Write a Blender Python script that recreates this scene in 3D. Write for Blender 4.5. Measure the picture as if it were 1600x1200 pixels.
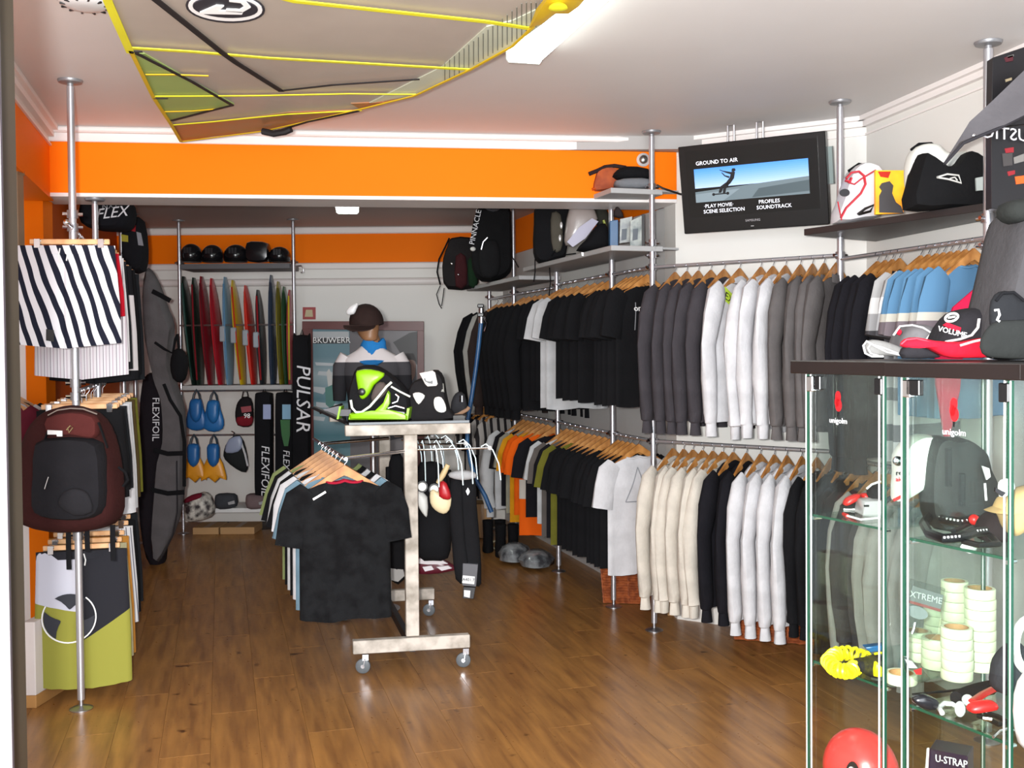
import bpy, bmesh, math, random
from mathutils import Vector, Matrix
from math import sin, cos, pi, sqrt, radians
random.seed(7)
for o in list(bpy.data.objects): bpy.data.objects.remove(o, do_unlink=True)
SC = bpy.context.scene
COL = SC.collection
# ------------------------------------------------ camera
FPX = 1620.0; PIT = radians(1.273); ROL = radians(.4817); CY = 577.9; CH = 1.65; H = 2.878
def ray(px, py):
    c, s = cos(ROL), sin(ROL); a = px-800; b = py-CY
    x = a*c-b*s; y = a*s+b*c
    dx = x/FPX; du = -y/FPX; cp, sp = cos(PIT), sin(PIT)
    return dx, cp+du*sp, -sp+du*cp
def at(px, py, Y):
    d = ray(px, py); t = Y/d[1]; return (d[0]*t, Y, CH+d[2]*t)
def onz(px, py, Z):
    d = ray(px, py); t = (Z-CH)/d[2]; return (d[0]*t, d[1]*t, Z)
cd = bpy.data.cameras.new('camera'); cam = bpy.data.objects.new('camera', cd); COL.objects.link(cam)
cd.sensor_fit = 'HORIZONTAL'; cd.sensor_width = 36; cd.lens = 36*FPX/1600
cd.shift_y = -(600-CY)/1600; cd.clip_start = .05
cam.matrix_world = Matrix.Translation((0, 0, CH)) @ Matrix.Rotation(pi/2-PIT, 4, 'X') @ Matrix.Rotation(-ROL, 4, 'Z')
SC.camera = cam
SC.cycles.transparent_max_bounces = 40
# ------------------------------------------------ view + light
vs = SC.view_settings; vs.view_transform = 'Standard'; vs.look = 'None'; vs.gamma = 1; vs.use_curve_mapping = False
vs.exposure = 0.9
W = bpy.data.worlds.new('world'); SC.world = W; W.use_nodes = True
W.node_tree.nodes['Background'].inputs[0].default_value = (.80, .88, 1, 1)
W.node_tree.nodes['Background'].inputs[1].default_value = .7
def light(name, kind, loc, energy, col=(1, 1, 1), size=.1, size_y=None, aim=None):
    l = bpy.data.lights.new(name, kind); l.energy = energy; l.color = col
    if kind == 'AREA':
        l.size = size
        if size_y: l.shape = 'RECTANGLE'; l.size_y = size_y
    else: l.shadow_soft_size = size
    o = bpy.data.objects.new(name, l); COL.objects.link(o); o.location = loc
    if aim: o.rotation_euler = (Vector(aim)-Vector(loc)).to_track_quat('-Z', 'Y').to_euler()
    return o
light('camera_flash', 'SPOT', (-.09, -.02, CH+.05), 480, (1, .985, .96), .035, aim=(-.09, 6, CH-.1))
bpy.data.lights['camera_flash'].spot_size = radians(84); bpy.data.lights['camera_flash'].spot_blend = .55
light('shop_window_daylight', 'AREA', (.2, -.6, 1.7), 125, (.90, .95, 1), 3.6, 2.2, aim=(.2, 6, 1.3))
# ------------------------------------------------ materials
def lin(h):
    if isinstance(h, str):
        h = h.lstrip('#'); v = [int(h[i:i+2], 16)/255 for i in (0, 2, 4)]
    else: v = list(h)
    return [c/12.92 if c <= .04045 else ((c+.055)/1.055)**2.4 for c in v]+[1]
MC = {}
def mat(name, col='#888888', rough=.6, metal=0, bump=0, bscale=120, var=0, vscale=6, emit=0, trans=0, alpha=1, col2=None, spec=None, coat=0):
    if name in MC: return MC[name]
    m = bpy.data.materials.new(name); m.use_nodes = True; nt = m.node_tree; N = nt.nodes; L = nt.links
    b = N['Principled BSDF']; c = lin(col)
    b.inputs['Base Color'].default_value = c; b.inputs['Roughness'].default_value = rough; b.inputs['Metallic'].default_value = metal
    if spec is not None: b.inputs['Specular IOR Level'].default_value = spec
    if coat: b.inputs['Coat Weight'].default_value = coat; b.inputs['Coat Roughness'].default_value = .15
    if trans: b.inputs['Transmission Weight'].default_value = trans
    if alpha < 1: b.inputs['Alpha'].default_value = alpha
    if emit: b.inputs['Emission Color'].default_value = c; b.inputs['Emission Strength'].default_value = emit
    tc = N.new('ShaderNodeTexCoord')
    if var or col2:
        n = N.new('ShaderNodeTexNoise'); n.inputs['Scale'].default_value = vscale; n.inputs['Detail'].default_value = 4
        L.new(tc.outputs['Object'], n.inputs['Vector'])
        mx = N.new('ShaderNodeMix'); mx.data_type = 'RGBA'
        mx.inputs[6].default_value = c
        c2 = lin(col2) if col2 else [x*(1-var) for x in c[:3]]+[1]
        mx.inputs[7].default_value = c2
        r = N.new('ShaderNodeMapRange'); r.inputs[1].default_value = .38; r.inputs[2].default_value = .62
        L.new(n.outputs[0], r.inputs[0]); L.new(r.outputs[0], mx.inputs[0]); L.new(mx.outputs[2], b.inputs['Base Color'])
    if bump:
        n = N.new('ShaderNodeTexNoise'); n.inputs['Scale'].default_value = bscale; n.inputs['Detail'].default_value = 3
        L.new(tc.outputs['Object'], n.inputs['Vector'])
        bp = N.new('ShaderNodeBump'); bp.inputs['Strength'].default_value = bump; bp.inputs['Distance'].default_value = .01
        L.new(n.outputs[0], bp.inputs['Height']); L.new(bp.outputs[0], b.inputs['Normal'])
    MC[name] = m; return m
def dim(h, k):
    c = lin(h); return tuple((12.92*v*k if v*k < .0031308 else 1.055*(v*k)**(1/2.4)-.055) for v in c[:3])
def cloth(col, key=None, rough=.9): return mat('cloth_'+(key or col), dim(col, .70), rough, bump=.25, bscale=60, var=.14, vscale=9, spec=.15)
def plastic(col, rough=.35): return mat('plastic_%s_%s' % (col, rough), dim(col, .72), rough, var=.05, vscale=4)
def metal(col, rough=.25): return mat('metal_%s_%s' % (col, rough), col, rough, 1, var=.05, vscale=20)
def stripes(name, cols, axis=0, period=.04, angle=0, rough=.85, duty=None, distort=0):
    """printed stripes on cloth; cols = list of colours with equal widths (or duty = end positions)"""
    if name in MC: return MC[name]
    m = mat(name, cols[0], rough, spec=.15); nt = m.node_tree; N = nt.nodes; L = nt.links; b = N['Principled BSDF']
    tc = N.new('ShaderNodeTexCoord'); mp = N.new('ShaderNodeMapping'); mp.inputs['Rotation'].default_value = (0, angle, 0)
    L.new(tc.outputs['Object'], mp.inputs[0]); sx = N.new('ShaderNodeSeparateXYZ')
    if distort:
        no = N.new('ShaderNodeTexNoise'); no.inputs['Scale'].default_value = 3; L.new(tc.outputs['Object'], no.inputs['Vector'])
        ad = N.new('ShaderNodeVectorMath'); ad.operation = 'MULTIPLY_ADD'; ad.inputs[1].default_value = (distort,)*3
        L.new(no.outputs[1], ad.inputs[0]); L.new(mp.outputs[0], ad.inputs[2]); L.new(ad.outputs[0], sx.inputs[0])
    else: L.new(mp.outputs[0], sx.inputs[0])
    d = N.new('ShaderNodeMath'); d.operation = 'DIVIDE'; d.inputs[1].default_value = period; L.new(sx.outputs[axis], d.inputs[0])
    f = N.new('ShaderNodeMath'); f.operation = 'FRACT'; L.new(d.outputs[0], f.inputs[0])
    r = N.new('ShaderNodeValToRGB'); r.color_ramp.interpolation = 'CONSTANT'; e = r.color_ramp.elements
    n = len(cols)
    while len(e) < n: e.new(.5)
    for i, c in enumerate(cols): e[i].position = (duty[i] if duty else i/n); 
    for i, c in enumerate(cols): e[i].color = [v*.72 for v in lin(c)[:3]]+[1]
    L.new(f.outputs[0], r.inputs[0]); L.new(r.outputs[0], b.inputs['Base Color'])
    return m
def zones(name, stops, axis=2, rough=.85, z0=0, z1=1, spec=.15, const=True, vec=None, emit=0):
    """colour bands along one object axis between z0 and z1: stops=[(pos, colour),...]"""
    if name in MC: return MC[name]
    m = mat(name, stops[0][1], rough, spec=spec); nt = m.node_tree; N = nt.nodes; L = nt.links; b = N['Principled BSDF']
    tc = N.new('ShaderNodeTexCoord')
    if vec:
        dt = N.new('ShaderNodeVectorMath'); dt.operation = 'DOT_PRODUCT'; dt.inputs[1].default_value = vec
        L.new(tc.outputs['Object'], dt.inputs[0]); src = dt.outputs['Value']
    else:
        sx = N.new('ShaderNodeSeparateXYZ'); L.new(tc.outputs['Object'], sx.inputs[0]); src = sx.outputs[axis]
    mr = N.new('ShaderNodeMapRange'); mr.inputs[1].default_value = z0; mr.inputs[2].default_value = z1; L.new(src, mr.inputs[0])
    r = N.new('ShaderNodeValToRGB'); r.color_ramp.interpolation = 'CONSTANT' if const else 'LINEAR'; e = r.color_ramp.elements
    while len(e) < len(stops): e.new(.5)
    for i, (p, c) in enumerate(stops): e[i].position = p
    for i, (p, c) in enumerate(stops): e[i].color = [v*.74 for v in lin(c)[:3]]+[1]
    L.new(mr.outputs[0], r.inputs[0]); L.new(r.outputs[0], b.inputs['Base Color'])
    if emit: L.new(r.outputs[0], b.inputs['Emission Color']); b.inputs['Emission Strength'].default_value = emit
    return m
STEEL = metal('#d4d4d8', .32); CHROME = metal('#e6e6ea', .14); POLE = mat('pole_satin', '#c6c6cc', .33, .8, var=.05)
HOOK = metal('#c8c8cc', .2)
WOOD = mat('hanger_wood', '#c48a4c', .45, col2='#a06830', vscale=14)
BLACK = cloth('#18181b'); WHITEC = cloth('#ecebee'); WHITEP = plastic('#f2f2f2'); BLKP = plastic('#141416')
# ------------------------------------------------ object helpers
def ident(o, label=None, cat=None, group=None, kind=None):
    if label: o['label'] = label
    if cat: o['category'] = cat
    if group: o['group'] = group
    if kind: o['kind'] = kind
    return o
def thing(name, label, cat, loc=(0, 0, 0), rz=0, group=None):
    o = bpy.data.objects.new(name, None); COL.objects.link(o); o.empty_display_size = .05
    o.location = loc; o.rotation_euler = (0, 0, rz)
    return ident(o, label, cat, group)
def V(*a): return Vector(a[0] if len(a) == 1 else a)
class MB:
    def __init__(s): s.v = []; s.f = []
    def add(s, vs, fs):
        n = len(s.v); s.v += [tuple(p) for p in vs]; s.f += [tuple(i+n for i in f) for f in fs]; return s
    def box(s, c, d, rz=0, R=None):
        x, y, z = [k/2 for k in d]; c = V(c); M = R or Matrix.Rotation(rz, 3, 'Z')
        vs = [c+M@V(a*x, b*y, e*z) for e in (-1, 1) for b in (-1, 1) for a in (-1, 1)]
        return s.add(vs, [(0, 2, 3, 1), (4, 5, 7, 6), (0, 1, 5, 4), (2, 6, 7, 3), (0, 4, 6, 2), (1, 3, 7, 5)])
    def loft(s, rings, capa=True, capb=True):
        n = len(rings[0]); vs = [p for r in rings for p in r]; fs = []
        for i in range(len(rings)-1):
            for j in range(n):
                k = (j+1) % n; fs.append((i*n+j, i*n+k, (i+1)*n+k, (i+1)*n+j))
        if capa: fs.append(tuple(range(n-1, -1, -1)))
        if capb: fs.append(tuple(range((len(rings)-1)*n, len(rings)*n)))
        return s.add(vs, fs)
    def tube(s, pts, r, n=8, caps=True, flat=1, up=None):
        pts = [V(p) for p in pts]; rs = r if isinstance(r, (list, tuple)) else [r]*len(pts); rings = []
        pu = V(up) if up else None
        for i, p in enumerate(pts):
            t = (pts[min(i+1, len(pts)-1)]-pts[max(i-1, 0)])
            if t.length < 1e-9: t = V(0, 0, 1)
            t.normalize()
            if pu is None: pu = V(0, 0, 1) if abs(t.z) < .9 else V(1, 0, 0)
            a = pu-t*pu.dot(t)
            if a.length < 1e-6: a = t.orthogonal()
            a.normalize(); b = t.cross(a); pu = a
            rings.append([p+(a*cos(2*pi*k/n)*flat+b*sin(2*pi*k/n))*rs[i] for k in range(n)])
        return s.loft(rings, caps, caps)
    def cyl(s, a, b, r, n=14, r2=None): return s.tube([a, b], [r, r if r2 is None else r2], n)
    def lathe(s, prof, c=(0, 0, 0), n=20, R=None, sx=1, sy=1):
        c = V(c); M = R or Matrix.Identity(3)
        return s.loft([[c+M@V(r*cos(2*pi*k/n)*sx, r*sin(2*pi*k/n)*sy, z) for k in range(n)] for r, z in prof])
    def ell(s, c, r, n=16, m=8, R=None, z0=-1, z1=1):
        pr = []
        a0, a1 = math.asin(z0), math.asin(z1)
        for i in range(m+1):
            a = a0+(a1-a0)*i/m; pr.append((max(cos(a), .01), sin(a)))
        c = V(c); M = R or Matrix.Identity(3)
        return s.loft([[c+M@V(q*cos(2*pi*k/n)*r[0], q*sin(2*pi*k/n)*r[1], z*r[2]) for k in range(n)] for q, z in pr])
    def prism(s, pts, off):
        n = len(pts); off = V(off); a = [V(p) for p in pts]; b = [p+off for p in a]
        return s.add(a+b, [tuple(range(n)), tuple(range(2*n-1, n-1, -1))]+[(i, i+n, (i+1) % n+n, (i+1) % n) for i in range(n)])
    def slab(s, px, Y, t, Y2=None):
        """outline in photo pixels standing at distance Y (or Y..Y2 from left to right), t thick"""
        xs = [p[0] for p in px]; a, b = min(xs), max(xs)
        def yy(x): return Y if Y2 is None else Y+(Y2-Y)*(x-a)/max(b-a, 1e-6)
        return s.prism([at(x, y, yy(x)) for x, y in px], (0, t, 0))
    def puff(s, px, Y, t, Y2=None, prof=((1, 0), (.97, .45), (.88, .75), (.6, .95), (.25, 1)), sub=2, back=.6):
        """rounded, padded solid over an outline standing at distance Y"""
        q = []
        n0 = len(px)
        for i in range(n0):   # Catmull-Rom smoothing
            p0, p1, p2, p3 = [V(px[(i+k-1) % n0]+(0,)) for k in range(4)]
            for k in range(sub):
                u = k/sub
                q.append(.5*((2*p1)+(p2-p0)*u+(2*p0-5*p1+4*p2-p3)*u*u+(3*p1-p0-3*p2+p3)*u**3))
        xs = [p.x for p in q]; a, b = min(xs), max(xs)
        def yy(x): return Y if Y2 is None else Y+(Y2-Y)*(x-a)/max(b-a, 1e-6)
        P = [V(at(p.x, p.y, yy(p.x))) for p in q]; c = sum(P, V(0, 0, 0))/len(P)
        rings = [[c+(p-c)*k+V(0, -1, 0)*h*t for p in P] for k, h in reversed(prof)]
        rings += [[c+(p-c)*k+V(0, 1, 0)*h*t*back for p in P] for k, h in prof[1:]]
        return s.loft(rings)
    def build(s, name, m, parent=None, smooth=True, bevel=0, sub=0):
        r = parent
        while r is not None and r.parent is not None: r = r.parent
        if r is not None: off = V(r.location)
        else:
            xs, ys, zs = zip(*s.v); off = V((min(xs)+max(xs))/2, (min(ys)+max(ys))/2, min(zs))
        me = bpy.data.meshes.new(name)
        me.from_pydata([tuple(V(p)-off) for p in s.v], [], s.f); me.update()
        bm = bmesh.new(); bm.from_mesh(me); bmesh.ops.recalc_face_normals(bm, faces=bm.faces)
        if bevel: bmesh.ops.bevel(bm, geom=list(bm.edges), offset=bevel, segments=1, affect='EDGES', clamp_overlap=True)
        if smooth:
            for f in bm.faces: f.smooth = True
            for e in bm.edges:
                if len(e.link_faces) == 2 and e.calc_face_angle(0) > .75: e.smooth = False
        bm.to_mesh(me); bm.free()
        o = bpy.data.objects.new(name, me); COL.objects.link(o); me.materials.append(m)
        if parent is not None: o.parent = parent
        else: o.location = off
        if sub:
            md = o.modifiers.new('subsurf', 'SUBSURF'); md.levels = sub; md.render_levels = sub
        return o
def struct(mb, name, m, **k): return ident(mb.build(name, m, smooth=False, **k), kind='structure')
def solo(mb, name, m, label, cat, group=None, **k): return ident(mb.build(name, m, **k), label, cat, group)
def text(s, size, m, parent, o, u, v, name='lettering', th=.0015, mapf=None, shear=0, align='CENTER'):
    """raised lettering: o centre, u reading direction, v up"""
    cu = bpy.data.curves.new('t', 'FONT'); cu.body = s; cu.size = size; cu.align_x = align; cu.align_y = 'CENTER'; cu.extrude = th; cu.shear = shear; cu.resolution_u = 2
    ob = bpy.data.objects.new('t', cu); COL.objects.link(ob)
    dg = bpy.context.evaluated_depsgraph_get(); me = bpy.data.meshes.new_from_object(ob.evaluated_get(dg))
    bpy.data.objects.remove(ob); bpy.data.curves.remove(cu)
    u = V(u).normalized(); v = V(v).normalized(); n = u.cross(v)
    r = parent
    while r.parent is not None: r = r.parent
    for p in me.vertices:
        c = p.co; q = mapf(c) if mapf else V(o)+u*c.x+v*c.y+n*c.z
        p.co = q-V(r.location)
    me.materials.clear(); me.materials.append(m)
    ob = bpy.data.objects.new(name, me); COL.objects.link(ob); ob.parent = parent
    return ob
def dup(root, loc, rz, label, group=None, scale=None):
    r = root.copy(); COL.objects.link(r); r.location = loc; r.rotation_euler = (0, 0, rz)
    r['label'] = label
    if group: r['group'] = group
    if scale: r.scale = scale
    for ch in list(root.children):
        c = ch.copy(); COL.objects.link(c); c.parent = r
        for g in ch.children:
            d = g.copy(); COL.objects.link(d); d.parent = c
    return r
ORD = ['', 'first', 'second', 'third', 'fourth', 'fifth', 'sixth', 'seventh', 'eighth', 'ninth', 'tenth', 'eleventh', 'twelfth', 'thirteenth', 'fourteenth', 'fifteenth']
# ================================================ the room
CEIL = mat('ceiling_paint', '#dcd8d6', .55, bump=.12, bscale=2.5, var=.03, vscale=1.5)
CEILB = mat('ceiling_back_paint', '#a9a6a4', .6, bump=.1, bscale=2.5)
WALL = mat('wall_paint', '#e6e4df', .55, bump=.04, bscale=5)
ORANGE = mat('orange_paint', '#ff7c02', .6, bump=.04, bscale=5, var=.03, vscale=1, spec=.12)
TRIMW = mat('trim_paint', '#efe9e6', .45, bump=.03, bscale=8)
# floor + planks
fl = struct(MB().box((-.4, 5.0, -.06), (8.4, 11.4, .1)), 'floor', mat('floor_base', '#3c2a1c', .7, var=.2))
def plank_mat():
    m = mat('plank_wood', '#8a5c30', .30, spec=.42); nt = m.node_tree; N = nt.nodes; L = nt.links; b = N['Principled BSDF']
    tc = N.new('ShaderNodeTexCoord'); oi = N.new('ShaderNodeObjectInfo'); mp = N.new('ShaderNodeMapping'); mp.inputs['Scale'].default_value = (9, .9, 1)
    ad = N.new('ShaderNodeVectorMath'); ad.operation = 'ADD'; L.new(tc.outputs['Object'], ad.inputs[0])
    mu = N.new('ShaderNodeMath'); mu.operation = 'MULTIPLY'; mu.inputs[1].default_value = 37; L.new(oi.outputs['Random'], mu.inputs[0]); L.new(mu.outputs[0], ad.inputs[1])
    L.new(ad.outputs[0], mp.inputs[0])
    n = N.new('ShaderNodeTexNoise'); n.inputs['Scale'].default_value = 3; n.inputs['Detail'].default_value = 6; L.new(mp.outputs[0], n.inputs['Vector'])
    r = N.new('ShaderNodeValToRGB'); e = r.color_ramp.elements; e[0].position = .3; e[0].color = lin('#7d5530'); e[1].position = .7; e[1].color = lin('#a5753f')
    L.new(n.outputs[0], r.inputs[0])
    k = N.new('ShaderNodeTexNoise'); k.inputs['Scale'].default_value = 11; L.new(ad.outputs[0], k.inputs['Vector'])
    kr = N.new('ShaderNodeMapRange'); kr.inputs[1].default_value = .68; kr.inputs[2].default_value = .78; L.new(k.outputs[0], kr.inputs[0])
    mx = N.new('ShaderNodeMix'); mx.data_type = 'RGBA'; mx.inputs[7].default_value = lin('#4c2d14'); L.new(kr.outputs[0], mx.inputs[0]); L.new(r.outputs[0], mx.inputs[6])
    hs = N.new('ShaderNodeHueSaturation'); vr = N.new('ShaderNodeMapRange'); vr.inputs[3].default_value = .95; vr.inputs[4].default_value = 1.05
    L.new(oi.outputs['Random'], vr.inputs[0]); L.new(vr.outputs[0], hs.inputs['Value']); L.new(mx.outputs[2], hs.inputs['Color']); L.new(hs.outputs[0], b.inputs['Base Color'])
    n2 = N.new('ShaderNodeTexNoise'); n2.inputs['Scale'].default_value = 30; L.new(tc.outputs['Object'], n2.inputs['Vector'])
    r2 = N.new('ShaderNodeMapRange'); r2.inputs[3].default_value = .24; r2.inputs[4].default_value = .36; L.new(n2.outputs[0], r2.inputs[0]); L.new(r2.outputs[0], b.inputs['Roughness'])
    return m
PLK = plank_mat()
PU = V(-.27, .963, 0); PV = V(.963, .27, 0); PA = math.atan2(.27, .963)
pm = MB().box((0, 0, -.006), (.1994, 1.2985, .012)).build('plank', PLK, fl, smooth=False, bevel=.0006)
bpy.data.objects.remove(pm); pmesh = bpy.data.meshes['plank']
for v in pmesh.vertices: v.co += V(fl.location)   # back to plank-local coordinates
floc = V(fl.location); cnt = 0
for r in range(-19, 22):
    for c in range(-1, 9):
        p = PV*(r*.2+.035)+PU*(c*1.3+(r*.47 % 1.3)+.3)
        lx = -1.5-.3*p.y; rx = 3.0-.12*p.y if p.y < 6 else 2.9-.25*p.y
        if p.y < .9 or p.y > 10.0 or p.x < lx or p.x > rx: continue
        o = bpy.data.objects.new('plank', pmesh); COL.objects.link(o); o.parent = fl
        o.location = p-floc; o.rotation_euler = (0, 0, PA); cnt += 1
print('planks', cnt)
# walls as thick panels between floor-plan points
def wallseg(a, b, z0, z1, out, t=.1):
    a = V(a[0], a[1], 0); b = V(b[0], b[1], 0); n = V(-(b-a).y, (b-a).x, 0).normalized()*t*out
    return MB().prism([a+V(0, 0, z0), b+V(0, 0, z0), b+V(0, 0, z1), a+V(0, 0, z1)], n)
LN = (-1.42, 1.9); LC = (-2.57, 5.85)            # left wall line
RN = (2.52, 2.2); RC = (1.93, 5.64); TC = (.985, 6.22)
def lx(Y): return -2.57-.291*(Y-5.85)
BL = (lx(9.9), 9.9); BR = (-.08, 9.9)
struct(wallseg(RN, RC, 0, H, -1), 'wall_right', WALL)
struct(wallseg(RC, (TC[0], TC[1]), 0, H, -1), 'wall_screen', WALL)
struct(wallseg(TC, (.95, 6.42), 0, H, -1), 'wall_corner', WALL)
wr = struct(wallseg((.95, 6.42), BR, 0, 2.80, -1), 'wall_back_right', mat('wall_paint_shaded', '#c9c8c6', .6, bump=.04, bscale=5))  # greyed wall paint, the shadow on this wall is put into the colour
def offs(a, b, d):
    a = V(a[0], a[1], 0); b = V(b[0], b[1], 0); n = V(-(b-a).y, (b-a).x, 0).normalized()*d
    return (a+n)[:2], (b+n)[:2]
a, b = offs((.95, 6.42), BR, .012); struct(wallseg(a, b, 2.50, 2.80, -1, .012), 'trim_1', ORANGE)
wb = struct(MB().box((-1.9, 9.95, 1.4), (4.1, .1, 2.8)), 'wall_back', WALL)
struct(MB().box((-1.9, 9.885, 2.60), (4.0, .02, .27)), 'trim_2', ORANGE)
struct(MB().box((-1.9, 9.87, 2.767), (4.0, .05, .065)), 'trim_3', TRIMW, bevel=.01)
struct(MB().box((-1.9, 9.87, 2.43), (4.0, .05, .06)), 'trim_4', TRIMW, bevel=.01)
struct(MB().cyl((-3.8, 9.86, 2.28), (.1, 9.86, 2.28), .035), 'trim_5', TRIMW)
# left wall: white low part set back, orange lintel above
a, b = offs((lx(1.5), 1.5), (lx(5.8), 5.8), .42); struct(wallseg(a, b, 0, 2.5, 1), 'wall_left', WALL)
struct(wallseg((lx(1.5), 1.5), (lx(5.85), 5.85), 2.49, 2.79, 1, .5), 'wall_left_lintel', ORANGE)
struct(wallseg((lx(1.5), 1.5), (lx(5.85), 5.85), 2.79, H, 1, .5), 'wall_left_top', WALL)
struct(MB().box((-3.02, 5.93, 1.25), (.56, .06, 2.5)), 'wall_left_end', WALL)
struct(wallseg((-2.632, 5.97), BL, 0, 2.8, 1), 'wall_back_left', mat('orange_paint_shaded', '#d85c08', .6, bump=.04, bscale=5, var=.05, spec=.12))  # orange paint in a darker copy, the back room's shade put into the colour
struct(MB().box((-2.682, 5.90, 1.26), (.112, .12, 2.52)), 'wall_pillar', ORANGE)
# beam
bt = V(-2.62, 5.72, 0); be = V(.99, 6.2, 0)
def beam(z0, z1, d0, d1, name, m, bev=0):
    n = V(-(be-bt).y, (be-bt).x, 0).normalized(); a = bt+n*d0; b = be+n*d0
    return struct(MB().prism([a+V(0, 0, z0), b+V(0, 0, z0), b+V(0, 0, z1), a+V(0, 0, z1)], n*(d1-d0)), name, m, bevel=bev)
beam(2.52, H, 0, .32, 'wall_beam', ORANGE)
beam(2.50, 2.52, -.004, .325, 'trim_6', TRIMW)
beam(2.80, 2.872, -.02, 0, 'trim_7', TRIMW, .004)
beam(2.845, 2.877, -.06, -.02, 'trim_8', TRIMW, .008)
# cornices
def cornice(a, b, out, name, z=H):
    for d, t, z0 in ((.05, .05, .03), (.02, .02, .075)):
        pass
    A, B = offs(a, b, -out*.055); mb = wallseg(A, B, z-.025, z-.001, out, .055)
    A, B = offs(a, b, -out*.03); m2 = wallseg(A, B, z-.055, z-.025, out, .03); mb.add(m2.v, m2.f)
    A, B = offs(a, b, -out*.012); m2 = wallseg(A, B, z-.10, z-.09, out, .012); mb.add(m2.v, m2.f)
    struct(mb, name, TRIMW)
cornice(RN, RC, -1, 'trim_9'); cornice(RC, TC, -1, 'trim_10'); cornice((lx(1.5), 1.5), (lx(5.85), 5.85), 1, 'trim_11')
# ceilings
struct(MB().box((0, 3.9, H+.05), (6.4, 5.2, .1)), 'ceiling', CEIL)
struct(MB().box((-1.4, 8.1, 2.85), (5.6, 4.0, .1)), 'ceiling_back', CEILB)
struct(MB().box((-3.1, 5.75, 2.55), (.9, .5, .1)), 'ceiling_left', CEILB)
# foreground door frame on the left
fr = thing('door_frame', 'aluminium and bronze shop door frame at the left edge', 'door frame', (-.86, 1.5, 0)); del fr['category']; del fr['label']; fr['kind'] = 'structure'; fr.name = 'door_1'
def fpost(px0, px1, Y, t, m, name):
    x0 = at(px0, 0, Y)[0]; x1 = at(px1, 0, Y+t)[0]
    MB().box(((x0+x1)/2, Y+t/2, 1.4), (x1-x0, t, 2.8)).build(name, m, fr, smooth=False, bevel=.003)
fpost(-90, 1, 1.50, .05, mat('frame_aluminium', '#6c6369', .45, .3, var=.05), 'jamb')
fpost(-30, -2, 1.47, .01, mat('frame_light', '#a8a0a4', .45, .2), 'jamb_bead')
fpost(-2, 6, 1.62, .05, mat('frame_bronze', '#41392f', .4, .5, var=.08), 'jamb')
# ceiling light fittings
DIFF = mat('lamp_diffuser', '#f6fff8', .4, emit=6.5)
FIT = mat('lamp_body', '#e3ede8', .4, var=.02)
def fluoro(a, b, w, z, label):
    a = V(a); b = V(b); c = (a+b)/2; L_ = (b-a).length; ang = math.atan2((b-a).y, (b-a).x)
    t = thing('ceiling_light', label, 'light', (c.x, c.y, z)); R = Matrix.Rotation(ang, 3, 'Z')
    MB().box((c.x, c.y, z-.012), (L_, w, .024), R=R).build('lamp_body', FIT, t, smooth=False, bevel=.003)
    q = []
    for s_ in (-1, 1):
        q.append([V(c.x, c.y, z)+R@V(s_*(L_/2-.012), a*(w/2-.008), b) for a, b in ((-1, -.024), (-.98, -.055), (-.85, -.068), (.85, -.068), (.98, -.055), (1, -.024))])
    MB().loft(q).build('diffuser', DIFF, t)
    for s_ in (-1, 1):
        MB().loft([[V(c.x, c.y, z)+R@V(s_*(L_/2-d), a*(w/2-.004), b) for a, b in ((-1, -.024), (-.98, -.058), (-.86, -.072), (.86, -.072), (.98, -.058), (1, -.024))] for d in (0, .012)]).build('end_cap', FIT, t)
    return t
A0 = V(onz(820, 100, 2.80)); A1 = V(onz(935, -8, 2.80)); dA = (A1-A0).normalized(); fluoro(A0-dA*.02, A0+dA*1.25, .16, H, 'long fluorescent ceiling light beside the hanging sail')
B0 = V(onz(543, 334, 2.73)); B1 = V(onz(562, 309, 2.73)); fluoro(B0, B0+V(-.27, -.963, 0)*-0+V(-.20, 1.0, 0).normalized()*0+V(.16, -1.2, 0), .19, 2.80, 'short fluorescent ceiling light in the back room')
# ================================================ garments (local frame: hook on rail at origin, x = shoulder line, -y = front)
TPL = {}
def fold(x, v, w, A, ph): return A*v*(sin(9*x/w+ph)+.6*sin(17*x/w+2.1*ph)+.4*sin(5*x/w-ph))
def body_w(v, w, flare): return w*(.93+.07*sin(min(v*6, pi/2)))*(1+flare*(v-.3)) if v > .12 else w*(.90+.03*v/.12)
def body_d(v, d): return d*(.30+.70*min(1, v/.22))
def shirt_top(x, w, z0):
    ax = abs(x); zt = z0-.40*ax
    if ax < .095: zt -= .036*(1-(ax/.095)**2)
    return zt
def body_pt(th, v, w, L, d, A, ph, flare, z0):
    ww = body_w(v, w, flare); c, s_ = cos(th), sin(th)
    x = ww*(abs(c)**.8)*(1 if c >= 0 else -1)
    y = body_d(v, d)*s_+fold(x, v, ww, A, ph)*(.35+.65*abs(s_))
    zt = shirt_top(x, w, z0); zb = -L+.006*sin(5*x/w+ph)
    return (x, y, zt*(1-v)+zb*v)
def front_y(x, z, g):
    w, L, d, A, ph, flare, z0 = g
    zt = shirt_top(x, w, z0); v = max(0, min(1, (zt-z)/(zt+L))); ww = body_w(v, w, flare); k = min(1, abs(x)/ww)
    s_ = sqrt(max(0, 1-k**2.5)); return -body_d(v, d)*s_+fold(x, v, ww, A, ph)*(.35+.65*s_)-.003
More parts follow.
